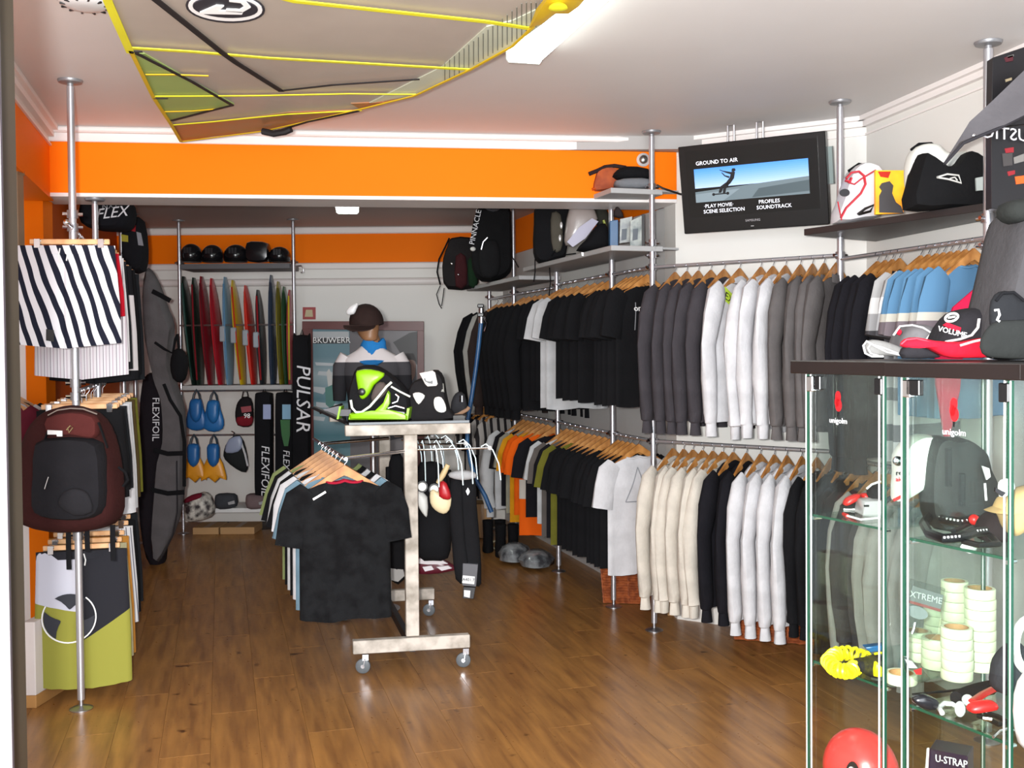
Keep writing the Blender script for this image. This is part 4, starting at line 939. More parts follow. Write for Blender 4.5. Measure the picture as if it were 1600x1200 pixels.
MB().slab([(724, 917), (743, 918), (740, 936), (723, 935)], 5.39, .025).build('lower_carton', plastic('#2c2c30', .5), t, bevel=.002)
MB().slab([(725, 922), (735, 923), (734, 934), (725, 932)], 5.384, .004).build('label', WHITEP, t)
t = thing('wetsuit', 'short black wetsuit hanging between the cart post and the trousers', 'wetsuit', at(678, 868, 5.65))
MB().puff([(652, 730), (664, 722), (684, 722), (702, 740), (708, 790), (706, 840), (700, 872), (676, 876), (652, 868), (650, 800)], 5.65, .07).build('body', WET, t)
for sx in (652, 700): MB().tube([at(sx, 735, 5.62), at(sx+(5 if sx > 680 else -3), 790, 5.62)], [.035, .03], 10, flat=.5).build('sleeve', WET, t)
t = thing('wetsuit', 'long black wetsuit hanging between the two cart posts', 'wetsuit', at(620, 905, 6.05))
MB().puff([(608, 722), (618, 706), (632, 720), (634, 780), (634, 850), (632, 905), (612, 908), (606, 850), (604, 780)], 6.05, .06).build('body', WET, t)
for sx in (607, 633): MB().tube([at(sx, 730, 6.02), at(sx, 800, 6.02)], [.035, .03], 10, flat=.5).build('sleeve', WET, t)
# pulleys, oval handle and red float hanging on the pins
for i, (x, y) in enumerate(((660, 760), (679, 764))):
    t = thing('pulley', ('left' if i == 0 else 'right')+' round white-faced pulley hanging by the cart post', 'pulley', at(x, y, 5.42), 0, 'pulleys by the cart post')
    p = at(x, y, 5.42)
    MB().lathe([(.030, .012), (.032, 0), (.030, -.012), (.024, -.014)], p, 24, R=RX).build('wheel', BLKP, t)
    MB().lathe([(.022, .0), (.022, .018), (.018, .022)], p, 24, R=RX).build('face', mat('lamp_white', '#fbfbf4', .3, var=.02), t)
    MB().tube([V(p)+V(0, 0, .03), V(p)+V(.005, 0, .12), V(p)+V(0, 0, .20)], .004, 6).build('lanyard', BLACK, t)
t = thing('hand_paddle', 'cream oval hand paddle hanging by the cart post', 'paddle', at(694, 802, 5.40))
MB().puff([(684, 768), (700, 764), (706, 780), (702, 797), (693, 803), (680, 797), (672, 785), (672, 768), (678, 764)], 5.40, .03).build('blade', mat('cream_plastic', '#d9c9a2', .45, var=.06), t)
MB().puff([(686, 775), (688, 752), (698, 755), (705, 775), (700, 781)], 5.36, .03).build('strap', plastic('#c0202a'), t)
MB().tube([at(684, 755, 5.39), at(692, 742, 5.39), at(700, 726, 5.39)], [.012, .016, .014], 10).build('handle', mat('wood_pale', '#c9b183', .5, var=.1), t)
t = thing('hand_paddle', 'narrow grey and white paddle hanging left of the oval one', 'paddle', at(660, 800, 5.50))
MB().puff([(652, 765), (668, 776), (668, 805), (664, 806), (656, 795), (650, 780)], 5.50, .03).build('blade', mat('grey_plastic_pale', '#cfcfca', .45, var=.06), t)
t = thing('body_board', 'maroon and white pointed board end low behind the cart post', 'board', at(680, 896, 5.9))
MB().puff([(645, 872), (665, 868), (690, 872), (708, 882), (716, 888), (700, 893), (670, 897), (645, 893)], 5.9, .04).build('deck', mat('maroon_gloss', '#5a1a2a', .3, var=.05), t)
for p_ in ([(650, 874), (670, 871), (690, 875), (700, 881), (668, 882), (650, 880)], [(660, 886), (674, 884), (678, 890), (664, 893)], [(682, 886), (700, 884), (706, 888), (690, 892)]):
    MB().slab(p_, 5.845, .02).build('panel', mat('panel_white', '#d9d4d8', .4, var=.04), t)
t = thing('shoe_tray', 'small grey clear tray low between the cart posts', 'tray', at(614, 908, 6.0))
MB().slab([(600, 893), (603, 905), (622, 909), (632, 900), (630, 890), (608, 888)], 6.0, .10).build('tray', plastic('#b9b6b4', .3), t)
MB().slab([(600, 882), (608, 882), (609, 892), (601, 892)], 5.98, .02).build('label', WHITEP, t)
# ---------------- bindings on the cart
LIME = mat('lime_plastic', '#8fca10', .35, var=.06); BINB = cloth('#232326', 'bindblack')
t = thing('board_binding', 'lime green and black board binding on top of the cart', 'binding', at(595, 657, 5.25))
ZB = 5.25
MB().puff([(552, 590), (560, 573), (585, 570), (603, 578), (620, 592), (638, 612), (643, 635), (640, 650), (600, 655), (560, 652), (546, 640), (546, 612)], ZB+.16, .10, prof=((1, 0), (.98, .5), (.9, .85), (.6, .97), (.25, 1))).build('boot', BINB, t)
MB().puff([(556, 583), (562, 578), (580, 577), (601, 583), (596, 592), (585, 602), (578, 615), (570, 623), (563, 622), (559, 605)], ZB+.05, .03).build('high_back', LIME, t)
MB().lathe([(.019, 0), (.019, .03), (.012, .034)], at(566, 612, ZB+.03), 18, R=RX).build('dial', BLKP, t)
MB().puff([(546, 655), (545, 648), (560, 645), (582, 645), (600, 628), (607, 610), (610, 614), (610, 630), (604, 640), (615, 641), (630, 645), (638, 650), (638, 656)], ZB, .03, prof=((1, 0), (.97, .5), (.9, .9), (.5, 1)), sub=1).build('base_frame', LIME, t)
MB().slab([(544, 656), (546, 646), (590, 648), (590, 643), (637, 647), (636, 656)], ZB-.01, .20).build('base_plate', LIME, t, bevel=.003)
MB().slab([(592, 645), (610, 642), (611, 648), (594, 650)], ZB-.016, .01).build('slot', BLKP, t)
MB().slab([(614, 642), (632, 644), (632, 650), (616, 648)], ZB-.016, .01).build('slot', plastic('#9a9aa2'), t)
MB().slab([(636, 638), (640, 638), (637, 656), (634, 656)], ZB-.012, .16).build('toe_stop', LIME, t)
MB().slab([(530, 635), (533, 635), (529, 655), (526, 655)], ZB+.05, .10).build('toe_stop', LIME, t)
MB().slab([(532, 640), (548, 640), (548, 650), (530, 650)], ZB+.07, .08).build('heel_block', plastic('#5d5b60'), t)
MB().tube([at(x, y, ZB-.015) for x, y in ((548, 625), (550, 637), (556, 644), (565, 644), (578, 635), (592, 619), (604, 604), (612, 597))], .0065, 8).build('ankle_strap', mat('strap_white', '#e9efe6', .4, var=.03), t)
MB().tube([at(x, y, ZB+.0) for x, y in ((611, 604), (625, 612), (641, 620))], .005, 6).build('lace', mat('strap_white', '#e9efe6', .4), t)
MB().tube([at(x, y, ZB+.02) for x, y in ((613, 630), (621, 627), (623, 620), (618, 616))], .004, 6).build('buckle', CHROME, t)
MB().tube([at(x, y, ZB+.02) for x, y in ((606, 638), (618, 634), (632, 638))], .004, 6).build('buckle', CHROME, t)
MB().puff([(588, 600), (600, 597), (606, 610), (596, 622), (584, 628), (580, 620)], ZB+.03, .03).build('pad', cloth('#6b605c', 'padbrown'), t)
t = thing('board_boot', 'black board boot with white patches on top of the cart', 'boot', at(690, 657, 5.45))
MB().puff([(648, 595), (660, 590), (672, 580), (685, 578), (694, 590), (698, 615), (704, 640), (712, 655), (660, 658), (640, 655), (638, 630), (640, 608)], 5.50, .12, prof=((1, 0), (.98, .5), (.9, .85), (.6, .97), (.25, 1))).build('shell', cloth('#2b292b', 'bootblack'), t)
WPT = mat('patch_white', '#f4f2ee', .5, var=.02)
MB().puff([(655, 583), (676, 579), (680, 582), (684, 600), (682, 603), (668, 604), (664, 600)], 5.365, .012, sub=1).build('patch', WPT, t)
MB().slab([(664, 590), (666, 595), (672, 596), (676, 594), (676, 600), (670, 599), (664, 596), (662, 592)], 5.350, .008).build('patch_mark', BLKP, t)
MB().puff([(645, 615), (655, 613), (664, 618), (660, 626), (654, 632), (648, 624)], 5.37, .014).build('patch', WPT, t)
MB().puff([(678, 624), (682, 620), (690, 621), (696, 632), (697, 642), (690, 645), (682, 642), (678, 634)], 5.37, .014).build('patch', WPT, t)
MB().slab([(658, 652), (722, 648), (728, 650), (726, 658), (660, 660)], 5.42, .16).build('sole', plastic('#3a3836', .5), t, bevel=.003)
MB().tube([at(x, y, 5.5) for x, y in ((704, 652), (716, 648), (730, 640), (733, 636))], .010, 8).build('base_curl', mat('wood_brown', '#8a6a52', .5, var=.1), t)
MB().tube([at(690, 600, 5.42), at(691, 613, 5.40)], .011, 8).build('cuff_strap', plastic('#b9b9b2'), t)
t = thing('board_boot', 'small grey and black buckle boot at the right end of the cart top', 'boot', at(722, 645, 5.7))
MB().puff([(708, 620), (716, 612), (726, 616), (730, 635), (728, 648), (708, 648), (704, 636)], 5.72, .07).build('shell', cloth('#3a3a3e', 'bootgrey'), t)
MB().cyl(at(721, 618, 5.62), at(721, 628, 5.62), .010, 8).build('buckle', CHROME, t)
t = thing('kite_bar', 'dark flat bar lying diagonally at the left end of the cart top', 'bar', at(520, 655, 5.7))
MB().tube([at(491, 637, 5.9), at(520, 650, 5.7), at(545, 662, 5.45)], .022, 8, flat=.4).build('bar', plastic('#26262a', .5), t)
MB().tube([at(500, 645, 5.88), at(520, 637, 5.86), at(535, 632, 5.85)], .008, 8).build('line', BLKP, t)
MB().slab([(505, 640), (530, 634), (534, 648), (520, 652)], 5.8, .02).build('card', plastic('#8a8a90', .5), t)
# ---------------- mannequin bust
mq = thing('mannequin', 'brown mannequin bust in a dark brown cap, blue scarf and panelled shirt', 'mannequin', at(582, 655, 6.5))
Ym = 6.5; sc = Ym/FPX
SKIN = mat('mannequin_skin', '#8d6546', .45, var=.06); CAPB = cloth('#3a2b28', 'capbrown')
hc = V(at(574, 505, Ym))
def head():
    rings = []
    RH = Matrix.Rotation(radians(28), 3, 'Z') @ Matrix.Rotation(radians(-12), 3, 'X')
    prof = [(-.125, .020, .015, -.045), (-.118, .038, .030, -.038), (-.10, .050, .050, -.022), (-.07, .060, .072, -.006), (-.035, .068, .086, 0), (0, .073, .094, .004), (.04, .074, .096, .006), (.08, .062, .082, .008), (.11, .036, .048, .01), (.122, .01, .014, .01)]
    for z, a, b, oy in prof:
        r = []
        for k in range(20):
            th = 2*pi*k/20; x = a*cos(th); y = b*sin(th)+oy
            if y < 0 and abs(x) < .018 and -.05 < z < .0: y -= .016     # nose
            if y < 0 and .018 < abs(x) < .05 and -.02 < z < .03: y += .008   # eye sockets
            if y < 0 and abs(x) < .025 and -.085 < z < -.06: y -= .005
            r.append(hc+RH@V(x, y, z))
        rings.append(r)
    return MB().loft(rings)
head().build('head', SKIN, mq)
RH = Matrix.Rotation(radians(28), 3, 'Z')
for s_ in (-1, 1): MB().ell(hc+RH@V(s_*.074, .01, -.01), (.008, .018, .030), 10, 6).build('ear', SKIN, mq)
nk = V(at(585, 548, Ym)); MB().tube([V(at(577, 520, Ym)), V(at(582, 535, Ym)), V(at(585, 550, Ym))], [.050, .050, .06], 16).build('neck', SKIN, mq)
cp_ = MB(); CR_ = Matrix.Rotation(radians(-14), 3, 'Y')
cp_.ell(hc+V(-.005, 0, .005), (.108, .115, .118), 22, 8, R=CR_, z0=-.30, z1=1)
cap = cp_.build('cap', CAPB, mq)
MB().loft([[hc+V(-.03, -.10, -.02)+V(.10*k*cos(a), -.05*k*sin(a)-.03*k, -.035*k*sin(a)+dz) for a in [pi*i/12 for i in range(13)]] for k, dz in ((.2, 0), (1, 0), (1, .006), (.2, .008))]).build('cap_visor', CAPB, mq)
MB().puff([(541, 486), (549, 477), (560, 474), (557, 484), (553, 491), (543, 492)], Ym-.09, .02).build('cap_patch', WHITEP, mq)
sh_w = mat('cloth_white', '#efeef2', .9); 
shv = zones('mannequin_shirt', [(0, '#2a2a2e'), (.60, '#4b4a4e'), (.78, '#e2dcdc')], z0=0, z1=.46)
tr = V(at(581, 541, Ym)); rr = []
for z, a, b in ((.03, .07, .055), (.0, .11, .065), (-.03, .165, .078), (-.08, .19, .088), (-.16, .185, .10), (-.26, .165, .10), (-.36, .15, .092), (-.46, .15, .09), (-.52, .155, .09)):
    rr.append([tr+V(a*cos(t_)*(1), b*sin(t_), z-.035*(abs(cos(t_))**2 if z > -.05 else 0)) for t_ in [2*pi*k/24 for k in range(24)]])
MB().loft(rr).build('torso_shirt', shv, mq)
for s_ in (-1, 1):
    MB().tube([tr+V(s_*.155, 0, -.06), tr+V(s_*.195, 0, -.13), tr+V(s_*.205, 0, -.24), tr+V(s_*.205, -.01, -.34)], [.05, .052, .046, .04], 12).build('sleeve', shv, mq)
MB().loft([[V(at(583, 548, Ym))+V(r_*cos(a)*1.0, r_*sin(a)*.95-(.035 if z_ < -.03 else 0)*(1 if sin(a) < 0 else 0), z_+(-.045*max(0, -sin(a)) if z_ < 0 else .015*cos(a*3))) for a in [2*pi*k/24 for k in range(24)]] for r_, z_ in ((.050, .062), (.068, .066), (.080, .045), (.082, .015), (.090, -.01), (.092, -.04), (.070, -.055), (.04, -.05))]).build('scarf', cloth('#2f8ad6', 'scarfblue'), mq)
MB().tube([tr+V(0, 0, -.52), V(tr.x, tr.y, .02)], .018, 12).build('stand_post', STEEL, mq)
MB().lathe([(.16, -.0), (.16, .008), (.02, .02)], (tr.x, tr.y, .001), 24).build('stand_base', STEEL, mq)
# ================================================ back wall display
YB = 9.25
def bpole(x, lb, zb=0): 
    p = at(x, 600, YB); return pole(lb, p[0], YB, 2.80, zb, clamps=(2.42, 1.32, .20), r=.015)
bpole(283, 'left pole of the back wall shelf unit'); bpole(461, 'right pole of the back wall shelf unit with a hook')
x0, x1 = at(284, 600, YB)[0], at(461, 600, YB)[0]
SHG = mat('shelf_grey', '#a9a9a9', .5, var=.04); SHD = mat('shelf_dark', '#5a595c', .5, var=.06)
def bshelf(z, lb, m, th=.035, dep=.38): return solo(MB().box(((x0+x1)/2, YB+dep/2-.06, z-th/2), (x1-x0-.04, dep, th)), 'shelf', m, lb, 'shelf', smooth=False, bevel=.003)
zt = at(370, 413, YB-.06)[2]; zm = at(370, 602, YB-.06)[2]; zl = at(370, 794, YB-.06)[2]
bshelf(zt+.005, 'grey shelf carrying the black helmets', SHD, .045); bshelf(zm, 'grey shelf carrying the upright boards', SHG, .04); bshelf(zl, 'white bottom shelf on the back wall', mat('shelf_white', '#d9d9d9', .5), .04)
for z, lb in ((at(370, 508, YB)[2], 'thin steel rail in front of the upright boards'), (at(370, 610, YB)[2], 'upper hook rail of the back wall'), (at(370, 679, YB)[2], 'lower hook rail of the back wall')):
    solo(MB().cyl((x0, YB-.02, z), (x1, YB-.02, z), .008, 8), 'hook_rail', STEEL, lb, 'rail')
HB = mat('helmet_black', '#17171a', .22, var=.1)
for i, (x, y, sx, sy) in enumerate(((299, 393, 17, 18), (332, 393, 17, 17), (369, 392, 19, 17), (437, 394, 17, 15))):
    c = V(at(x, y, YB+.10)); s_ = YB/FPX; rx, rz_ = sx*s_, sy*s_; c.z = zt+rz_*.95
    t = thing('helmet', ['leftmost black helmet on the back shelf', 'second black helmet from the left on the back shelf', 'large black helmet in the middle of the back shelf', 'glossy black helmet at the right end of the back shelf'][i], 'helmet', (c.x, c.y, zt+.006), 0, 'black helmets on the back shelf')
    MB().ell(c, (rx, rx*1.15, rz_), 22, 10, z0=-.55).build('shell', HB, t)
    MB().lathe([(rx*.86, -rz_*.60), (rx*.92, -rz_*.50), (rx*.99, -rz_*.35)], c, 22, sy=1.15).build('rim', BLKP, t)
    for a in (-.5, 0, .5): MB().box(c+V(sin(a)*rx*.5, -rx*1.02, rz_*.35), (.02, .03, .05)).build('vent', plastic('#2a2a2e'), t)
    MB().ell(c+V(-rx*.9, 0, -rz_*.2), (.014, .03, .04), 10, 6).build('ear_pad', BLKP, t)
t = thing('goggle_case', 'black boxy case between the helmets on the back shelf', 'case', at(403, 410, YB+.05))
MB().puff([(388, 380), (404, 378), (420, 381), (422, 396), (418, 409), (390, 409), (386, 396)], YB+.12, .10, prof=((1, 0), (.98, .6), (.9, .9), (.5, 1))).build('body', HB, t)
t = thing('wall_hook', 'small steel hook beside the right shelf pole', 'hook', at(473, 425, YB))
MB().tube([at(462, 416, YB), at(470, 415, YB), at(474, 419, YB), at(474, 425, YB), at(470, 426, YB)], .007, 8).build('hook', STEEL, t)
bds = [(287, 432, 305, '#1e2b26', '#2c4a44'), (303, 434, 313, '#26332b', '#7a1c26'), (315, 432, 330, '#8c1f2b', '#5a1a22'), (331, 435, 346, '#c42230', '#8c1f2b'), (352, 433, 359, '#7fa0b8', '#5a86a8'), (364, 438, 380, '#d2b41e', '#b5381f'), (384, 446, 397, '#d0261e', '#c73a30'), (403, 453, 411, '#2c3236', '#8d1f26'), (424, 430, 427, '#39485c', '#2a3446'), (435, 440, 441, '#8a7f2a', '#56521f'), (444, 448, 449, '#2e5a38', '#1d3a28'), (453, 453, 455, '#a8343a', '#b7a72c')]
names = ['dark green', 'green and red', 'dark red', 'bright red', 'light blue', 'yellow', 'scarlet', 'short black', 'tall navy', 'olive', 'slim green', 'red and yellow']
for i, (xt, yt, xb, ca, cb_) in enumerate(bds):
    a = V(at(xt, yt, YB+.10)); b = V(at(xb, 601, YB+.10)); a.x = at(xt, yt, YB+.1)[0]; b.z = zm+.002
    t = thing('kite_board', names[i]+' board standing edge-on on the back wall shelf', 'board', b, 0, 'boards standing on the back shelf')
    rings = []; n = 12
    for k in range(n+1):
        f = k/n; p = b+(a-b)*f; w_ = .019*min(1, (1.03-f)*6)**.6; dd = .17*(sin(pi*(.10+.86*f))**.6)
        rings.append([p+V(w_*cos(q), dd*sin(q)+.02*sin(pi*f), 0) for q in [2*pi*j/14 for j in range(14)]])
    MB().loft(rings).build('deck', mat('gloss'+ca, ca, .25, var=.08, vscale=3), t)
    p0 = b+(a-b)*.05; p1 = b+(a-b)*.93
    MB().tube([p0+V(.018, -.15, 0), b+(a-b)*.5+V(.022, -.175, 0), p1+V(.008, -.10, 0)], .008, 6).build('edge', mat('gloss'+cb_, cb_, .25, var=.08), t)
    if i in (4, 5, 6, 7):
        m_ = b+(a-b)*.47; MB().box(m_+V(.0, -.16, 0), (.05, .05, .14)).build('binding', mat('print_metal', '#b9c6d0', .25, .5), t, bevel=.008)
# swim fins and small goods
def fin(x, y, blade, foot, lb):
    t = thing('swim_fin', lb, 'fin', at(x, y+68, YB-.05), 0, 'swim fins on the back wall')
    Y = YB-.06
    MB().puff([(x-9, y+15), (x-12, y+28), (x-16, y+45), (x-15, y+58), (x, y+63), (x+14, y+58), (x+16, y+45), (x+11, y+28), (x+8, y+14), (x, y+18)] if blade == foot else
              [(x-10, y+35), (x-18, y+58), (x-20, y+72), (x-8, y+66), (x+2, y+74), (x+10, y+66), (x+20, y+70), (x+18, y+56), (x+9, y+34)], Y, .03).build('blade', mat('fin'+blade, blade, .4, col2=None, var=.1, vscale=10), t)
    MB().puff([(x-8, y+14), (x-10, y+26), (x-8, y+42), (x, y+50), (x+8, y+42), (x+9, y+26), (x+7, y+14)], Y-.02, .05).build('foot_pocket', mat('fin'+foot, foot, .4, var=.1), t)
    MB().tube([at(x-7, y+20, Y-.02), at(x-4, y+6, Y), at(x, y-1, Y), at(x+4, y+6, Y), at(x+7, y+20, Y-.02)], .010, 8).build('heel_strap', mat('fin_strap', '#22303c', .5), t)
fin(307, 610, '#1d5f9e', '#1d5f9e', 'left blue swim fin on the upper hook rail'); fin(334, 612, '#2168a8', '#2168a8', 'right blue swim fin on the upper hook rail')
fin(303, 680, '#d9901c', '#1d5f9e', 'left blue and orange swim fin on the lower hook rail'); fin(334, 680, '#e0961c', '#1d5f9e', 'right blue and orange swim fin on the lower hook rail')
t = thing('packed_gloves', 'red and black packed gloves hanging from the upper hook rail', 'gloves', at(382, 668, YB-.05))
MB().puff([(372, 628), (380, 620), (392, 622), (396, 640), (395, 660), (388, 667), (372, 665), (368, 650), (369, 638)], YB-.05, .05).build('body', cloth('#241f22', 'gloveblk'), t)
MB().puff([(370, 652), (394, 650), (394, 662), (386, 666), (372, 664)], YB-.095, .02).build('cuff', cloth('#8a1f2c', 'glovered'), t)
MB().slab([(376, 636), (392, 634), (393, 643), (378, 645)], YB-.105, .01).build('label', plastic('#a3404a', .5), t)
text('98', .06, mat('print_white', '#f4f4f4', .7), t, at(386, 650, YB-.12), (1, 0, 0), (0, 0, 1))
MB().tube([at(378, 622, YB-.05), at(380, 612, YB-.03), at(386, 612, YB-.03), at(388, 622, YB-.05)], .005, 6).build('loop', BLKP, t)
t = thing('harness', 'silver and black triangular harness on a hanger, lower hook rail', 'harness', at(372, 738, YB-.05))
MB().puff([(358, 686), (375, 680), (384, 700), (388, 725), (384, 738), (370, 733), (352, 718), (350, 705)], YB-.05, .05).build('body', cloth('#2a2d2e', 'harnessdark'), t)
MB().puff([(358, 686), (375, 681), (379, 695), (372, 706), (354, 708), (352, 700)], YB-.10, .02).build('panel', plastic('#9fa9c4', .4), t)
MB().tube([at(377, 692, YB-.1), at(383, 710, YB-.1), at(387, 728, YB-.1)], .010, 6).build('edge', mat('silver_edge', '#e6e6ea', .3, .5), t)
MB().tube([at(364, 685, YB-.05), at(366, 676, YB-.05), at(362, 674, YB-.03)], .006, 6).build('hook', CHROME, t)
def longbag(x, w_, y0, y1, lb, word, accent=None, Y=YB-.08, wsize=.10, wy=None):
    t = thing('long_bag', lb, 'bag', at(x, y1, Y)); h_ = w_/2
    MB().puff([(x-h_, y0+10), (x-h_*.7, y0), (x+h_*.7, y0), (x+h_, y0+10), (x+h_, (y0+y1)/2), (x+h_, y1-10), (x+h_*.7, y1), (x-h_*.7, y1), (x-h_, y1-10), (x-h_, (y0+y1)/2)], Y, .09, prof=((1, 0), (.98, .6), (.9, .9), (.5, 1))).build('body', cloth('#1a1a1e', 'longbag'), t)
    text(word, wsize, mat('print_pale', '#d9d9de', .6), t, at(x+1, wy or (y0+y1)/2+30, Y-.10), (-.02, 0, -1), (1, 0, 0), shear=.2)
    MB().tube([at(x-3, y0+2, Y), at(x, y0-9, Y+.04), at(x+3, y0+2, Y)], .006, 6).build('loop', BLKP, t)
    return t
t = longbag(413, 26, 613, 774, 'left long black bag hanging under the boards shelf', 'FLEXIFOIL', wy=735)
MB().slab([(411, 632), (423, 632), (423, 655), (411, 655)], YB-.185, .01).build('card', plastic('#a9b6e0', .4), t)
t = longbag(446, 28, 613, 782, 'right long black bag with a green stripe under the boards shelf', 'FLEX', wy=718, wsize=.08)
MB().slab([(441, 632), (454, 632), (454, 655), (441, 655)], YB-.190, .01).build('card', plastic('#8fc0e0', .4), t)
MB().slab([(438, 656), (453, 656), (453, 680), (450, 697), (444, 697), (440, 680)], YB-.183, .006).build('green_stripe', plastic('#1f6b2a', .5), t)
t = longbag(472, 26, 524, 836, 'tall black tube bag with large white vertical letters by the framed poster', 'PULSAR', Y=YB-.25, wsize=.17, wy=622)
t = thing('patterned_bag', 'patterned silver and maroon bag on the bottom shelf, left', 'bag', at(312, 805, YB-.2))
MB().puff([(290, 790), (292, 780), (318, 768), (330, 775), (336, 795), (330, 808), (300, 815), (290, 808)], YB-.20, .10).build('body', mat('pattern_cloth', '#c9c4bc', .6, col2='#2a2226', vscale=18), t)
MB().puff([(289, 780), (300, 773), (316, 770), (318, 777), (304, 782), (290, 786)], YB-.24, .06).build('flap', cloth('#7a1c30', 'flapred'), t)
for x, y, c_, lb in ((354, 783, '#4a4c52', 'grey folded pouch on the bottom shelf'), (402, 783, '#8a7678', 'pinkish folded pouch on the bottom shelf')):
    t = thing('folded_pouch', lb, 'pouch', at(x, 796, YB-.1), 0, 'pouches on the bottom shelf')
    MB().puff([(x-17, y-6), (x-12, y-12), (x+12, y-12), (x+17, y-4), (x+16, y+8), (x, y+12), (x-15, y+10)], YB-.02, .09).build('body', cloth(c_), t)
    MB().slab([(x+2, y+2), (x+12, y-1), (x+13, y+4), (x+3, y+6)], YB-.125, .01).build('label', plastic('#b9b9bd'), t)
for xa, xb, lb in ((300, 342, 'left flat cardboard box under the bottom shelf'), (343, 398, 'right flat cardboard box under the bottom shelf')):
    t = thing('cardboard_box', lb, 'box', at((xa+xb)/2, 820, YB), 0, 'flat boxes under the back shelf')
    X0, X1 = at(xa, 815, YB-.05)[0], at(xb, 815, YB-.05)[0]
    MB().box(((X0+X1)/2, YB+.1, .032), (X1-X0-.01, .30, .062)).build('carton', mat('cardboard', '#b08a5e', .8, bump=.1, var=.06), t, smooth=False, bevel=.002)
    MB().box(((X0+X1)/2, YB+.1, .0645), (.05, .30, .001)).build('tape', mat('tape_brown', '#9a7448', .3), t, smooth=False)
t = thing('fire_sign', 'small red and white square safety sign on the back wall', 'sign', at(483, 489, 9.89))
MB().slab([(473, 480), (493, 480), (493, 499), (473, 499)], 9.885, .010).build('plate', plastic('#c04a4a', .4), t, smooth=False)
MB().slab([(478, 484), (488, 484), (489, 495), (476, 495), (477, 490)], 9.882, .003).build('pictogram', plastic('#e6d3a8', .5), t, smooth=False)
# framed poster / mirror
YF = 9.60
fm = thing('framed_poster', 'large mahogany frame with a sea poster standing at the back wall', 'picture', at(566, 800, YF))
MAH = mat('mahogany', '#5f2420', .35, var=.15, vscale=6)
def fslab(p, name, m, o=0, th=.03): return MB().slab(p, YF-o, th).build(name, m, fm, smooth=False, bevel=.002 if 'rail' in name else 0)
fslab([(472, 502), (662, 502), (662, 517), (472, 514)], 'top_rail', MAH, .03, .06)
fslab([(472, 503), (488, 503), (491, 816), (475, 816)], 'side_rail', MAH, .027, .05)
fslab([(652, 503), (662, 503), (663, 815), (653, 815)], 'side_rail', MAH, .027, .05)
fslab([(475, 806), (663, 805), (663, 816), (475, 817)], 'bottom_rail', MAH, .032, .06)
sea = zones('sea_print', [(0, '#4f7f88'), (.3, '#86a9b4'), (.42, '#5f8c98'), (.55, '#a9c2cc'), (.62, '#6d97a4'), (.75, '#b6c9d0'), (.85, '#7fa0ac')], z0=0, z1=1.7, const=False, rough=.3)
fslab([(487, 514), (546, 514), (548, 800), (490, 800)], 'sea_panel', sea, 0, .01)
fslab([(488, 518), (545, 518), (545, 528), (488, 528)], 'sky_strip', plastic('#c6ccd0', .4), .002, .004)
fslab([(488, 528), (545, 528), (545, 537), (488, 537)], 'title_strip', plastic('#20242a', .4), .004, .004)
text('BKUWERR', .075, mat('print_white', '#f4f4f4', .7), fm, at(518, 532, YF-.006), (1, 0, 0), (0, 0, 1))
for p_ in ([(492, 566), (530, 568), (528, 572), (494, 571)], [(498, 580), (528, 582), (524, 588), (496, 586)], [(490, 604), (512, 606), (505, 616), (490, 612)], [(494, 628), (530, 632), (526, 638), (494, 636)], [(490, 650), (508, 652), (506, 658), (490, 656)]):
    fslab(p_, 'foam_patch', plastic('#d6dde2', .4), .003, .004)
fslab([(510, 582), (514, 576), (518, 584), (521, 604), (513, 606)], 'surfer_print', plastic('#e6e6e2', .4), .004, .004)
fslab([(508, 606), (522, 600), (528, 620), (518, 640), (509, 632)], 'surfer_print', plastic('#4f8f86', .4), .0045, .004)
fslab([(546, 516), (652, 517), (653, 798), (548, 800)], 'mirror_field', mat('mirror_reflection_print', '#5f5c60', .25, col2='#7a777a', vscale=1), 0, .01)  # mirror half: its reflections are painted as flat coloured shapes, nothing here mirrors
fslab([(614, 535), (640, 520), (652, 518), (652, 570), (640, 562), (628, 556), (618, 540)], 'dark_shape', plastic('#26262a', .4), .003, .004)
fslab([(624, 560), (640, 552), (650, 562), (652, 620), (652, 680), (600, 690), (610, 640), (622, 600)], 'figure_reflection_print', plastic('#2c2830', .4), .0035, .004)
fslab([(626, 566), (633, 558), (645, 558), (650, 570), (648, 588), (641, 600), (632, 596), (627, 582)], 'face_reflection_print', plastic('#7a5240', .4), .005, .004)
fslab([(625, 562), (632, 552), (646, 552), (652, 566), (644, 562), (632, 562)], 'hair_reflection_print', plastic('#1f1a1c', .5), .0055, .004)
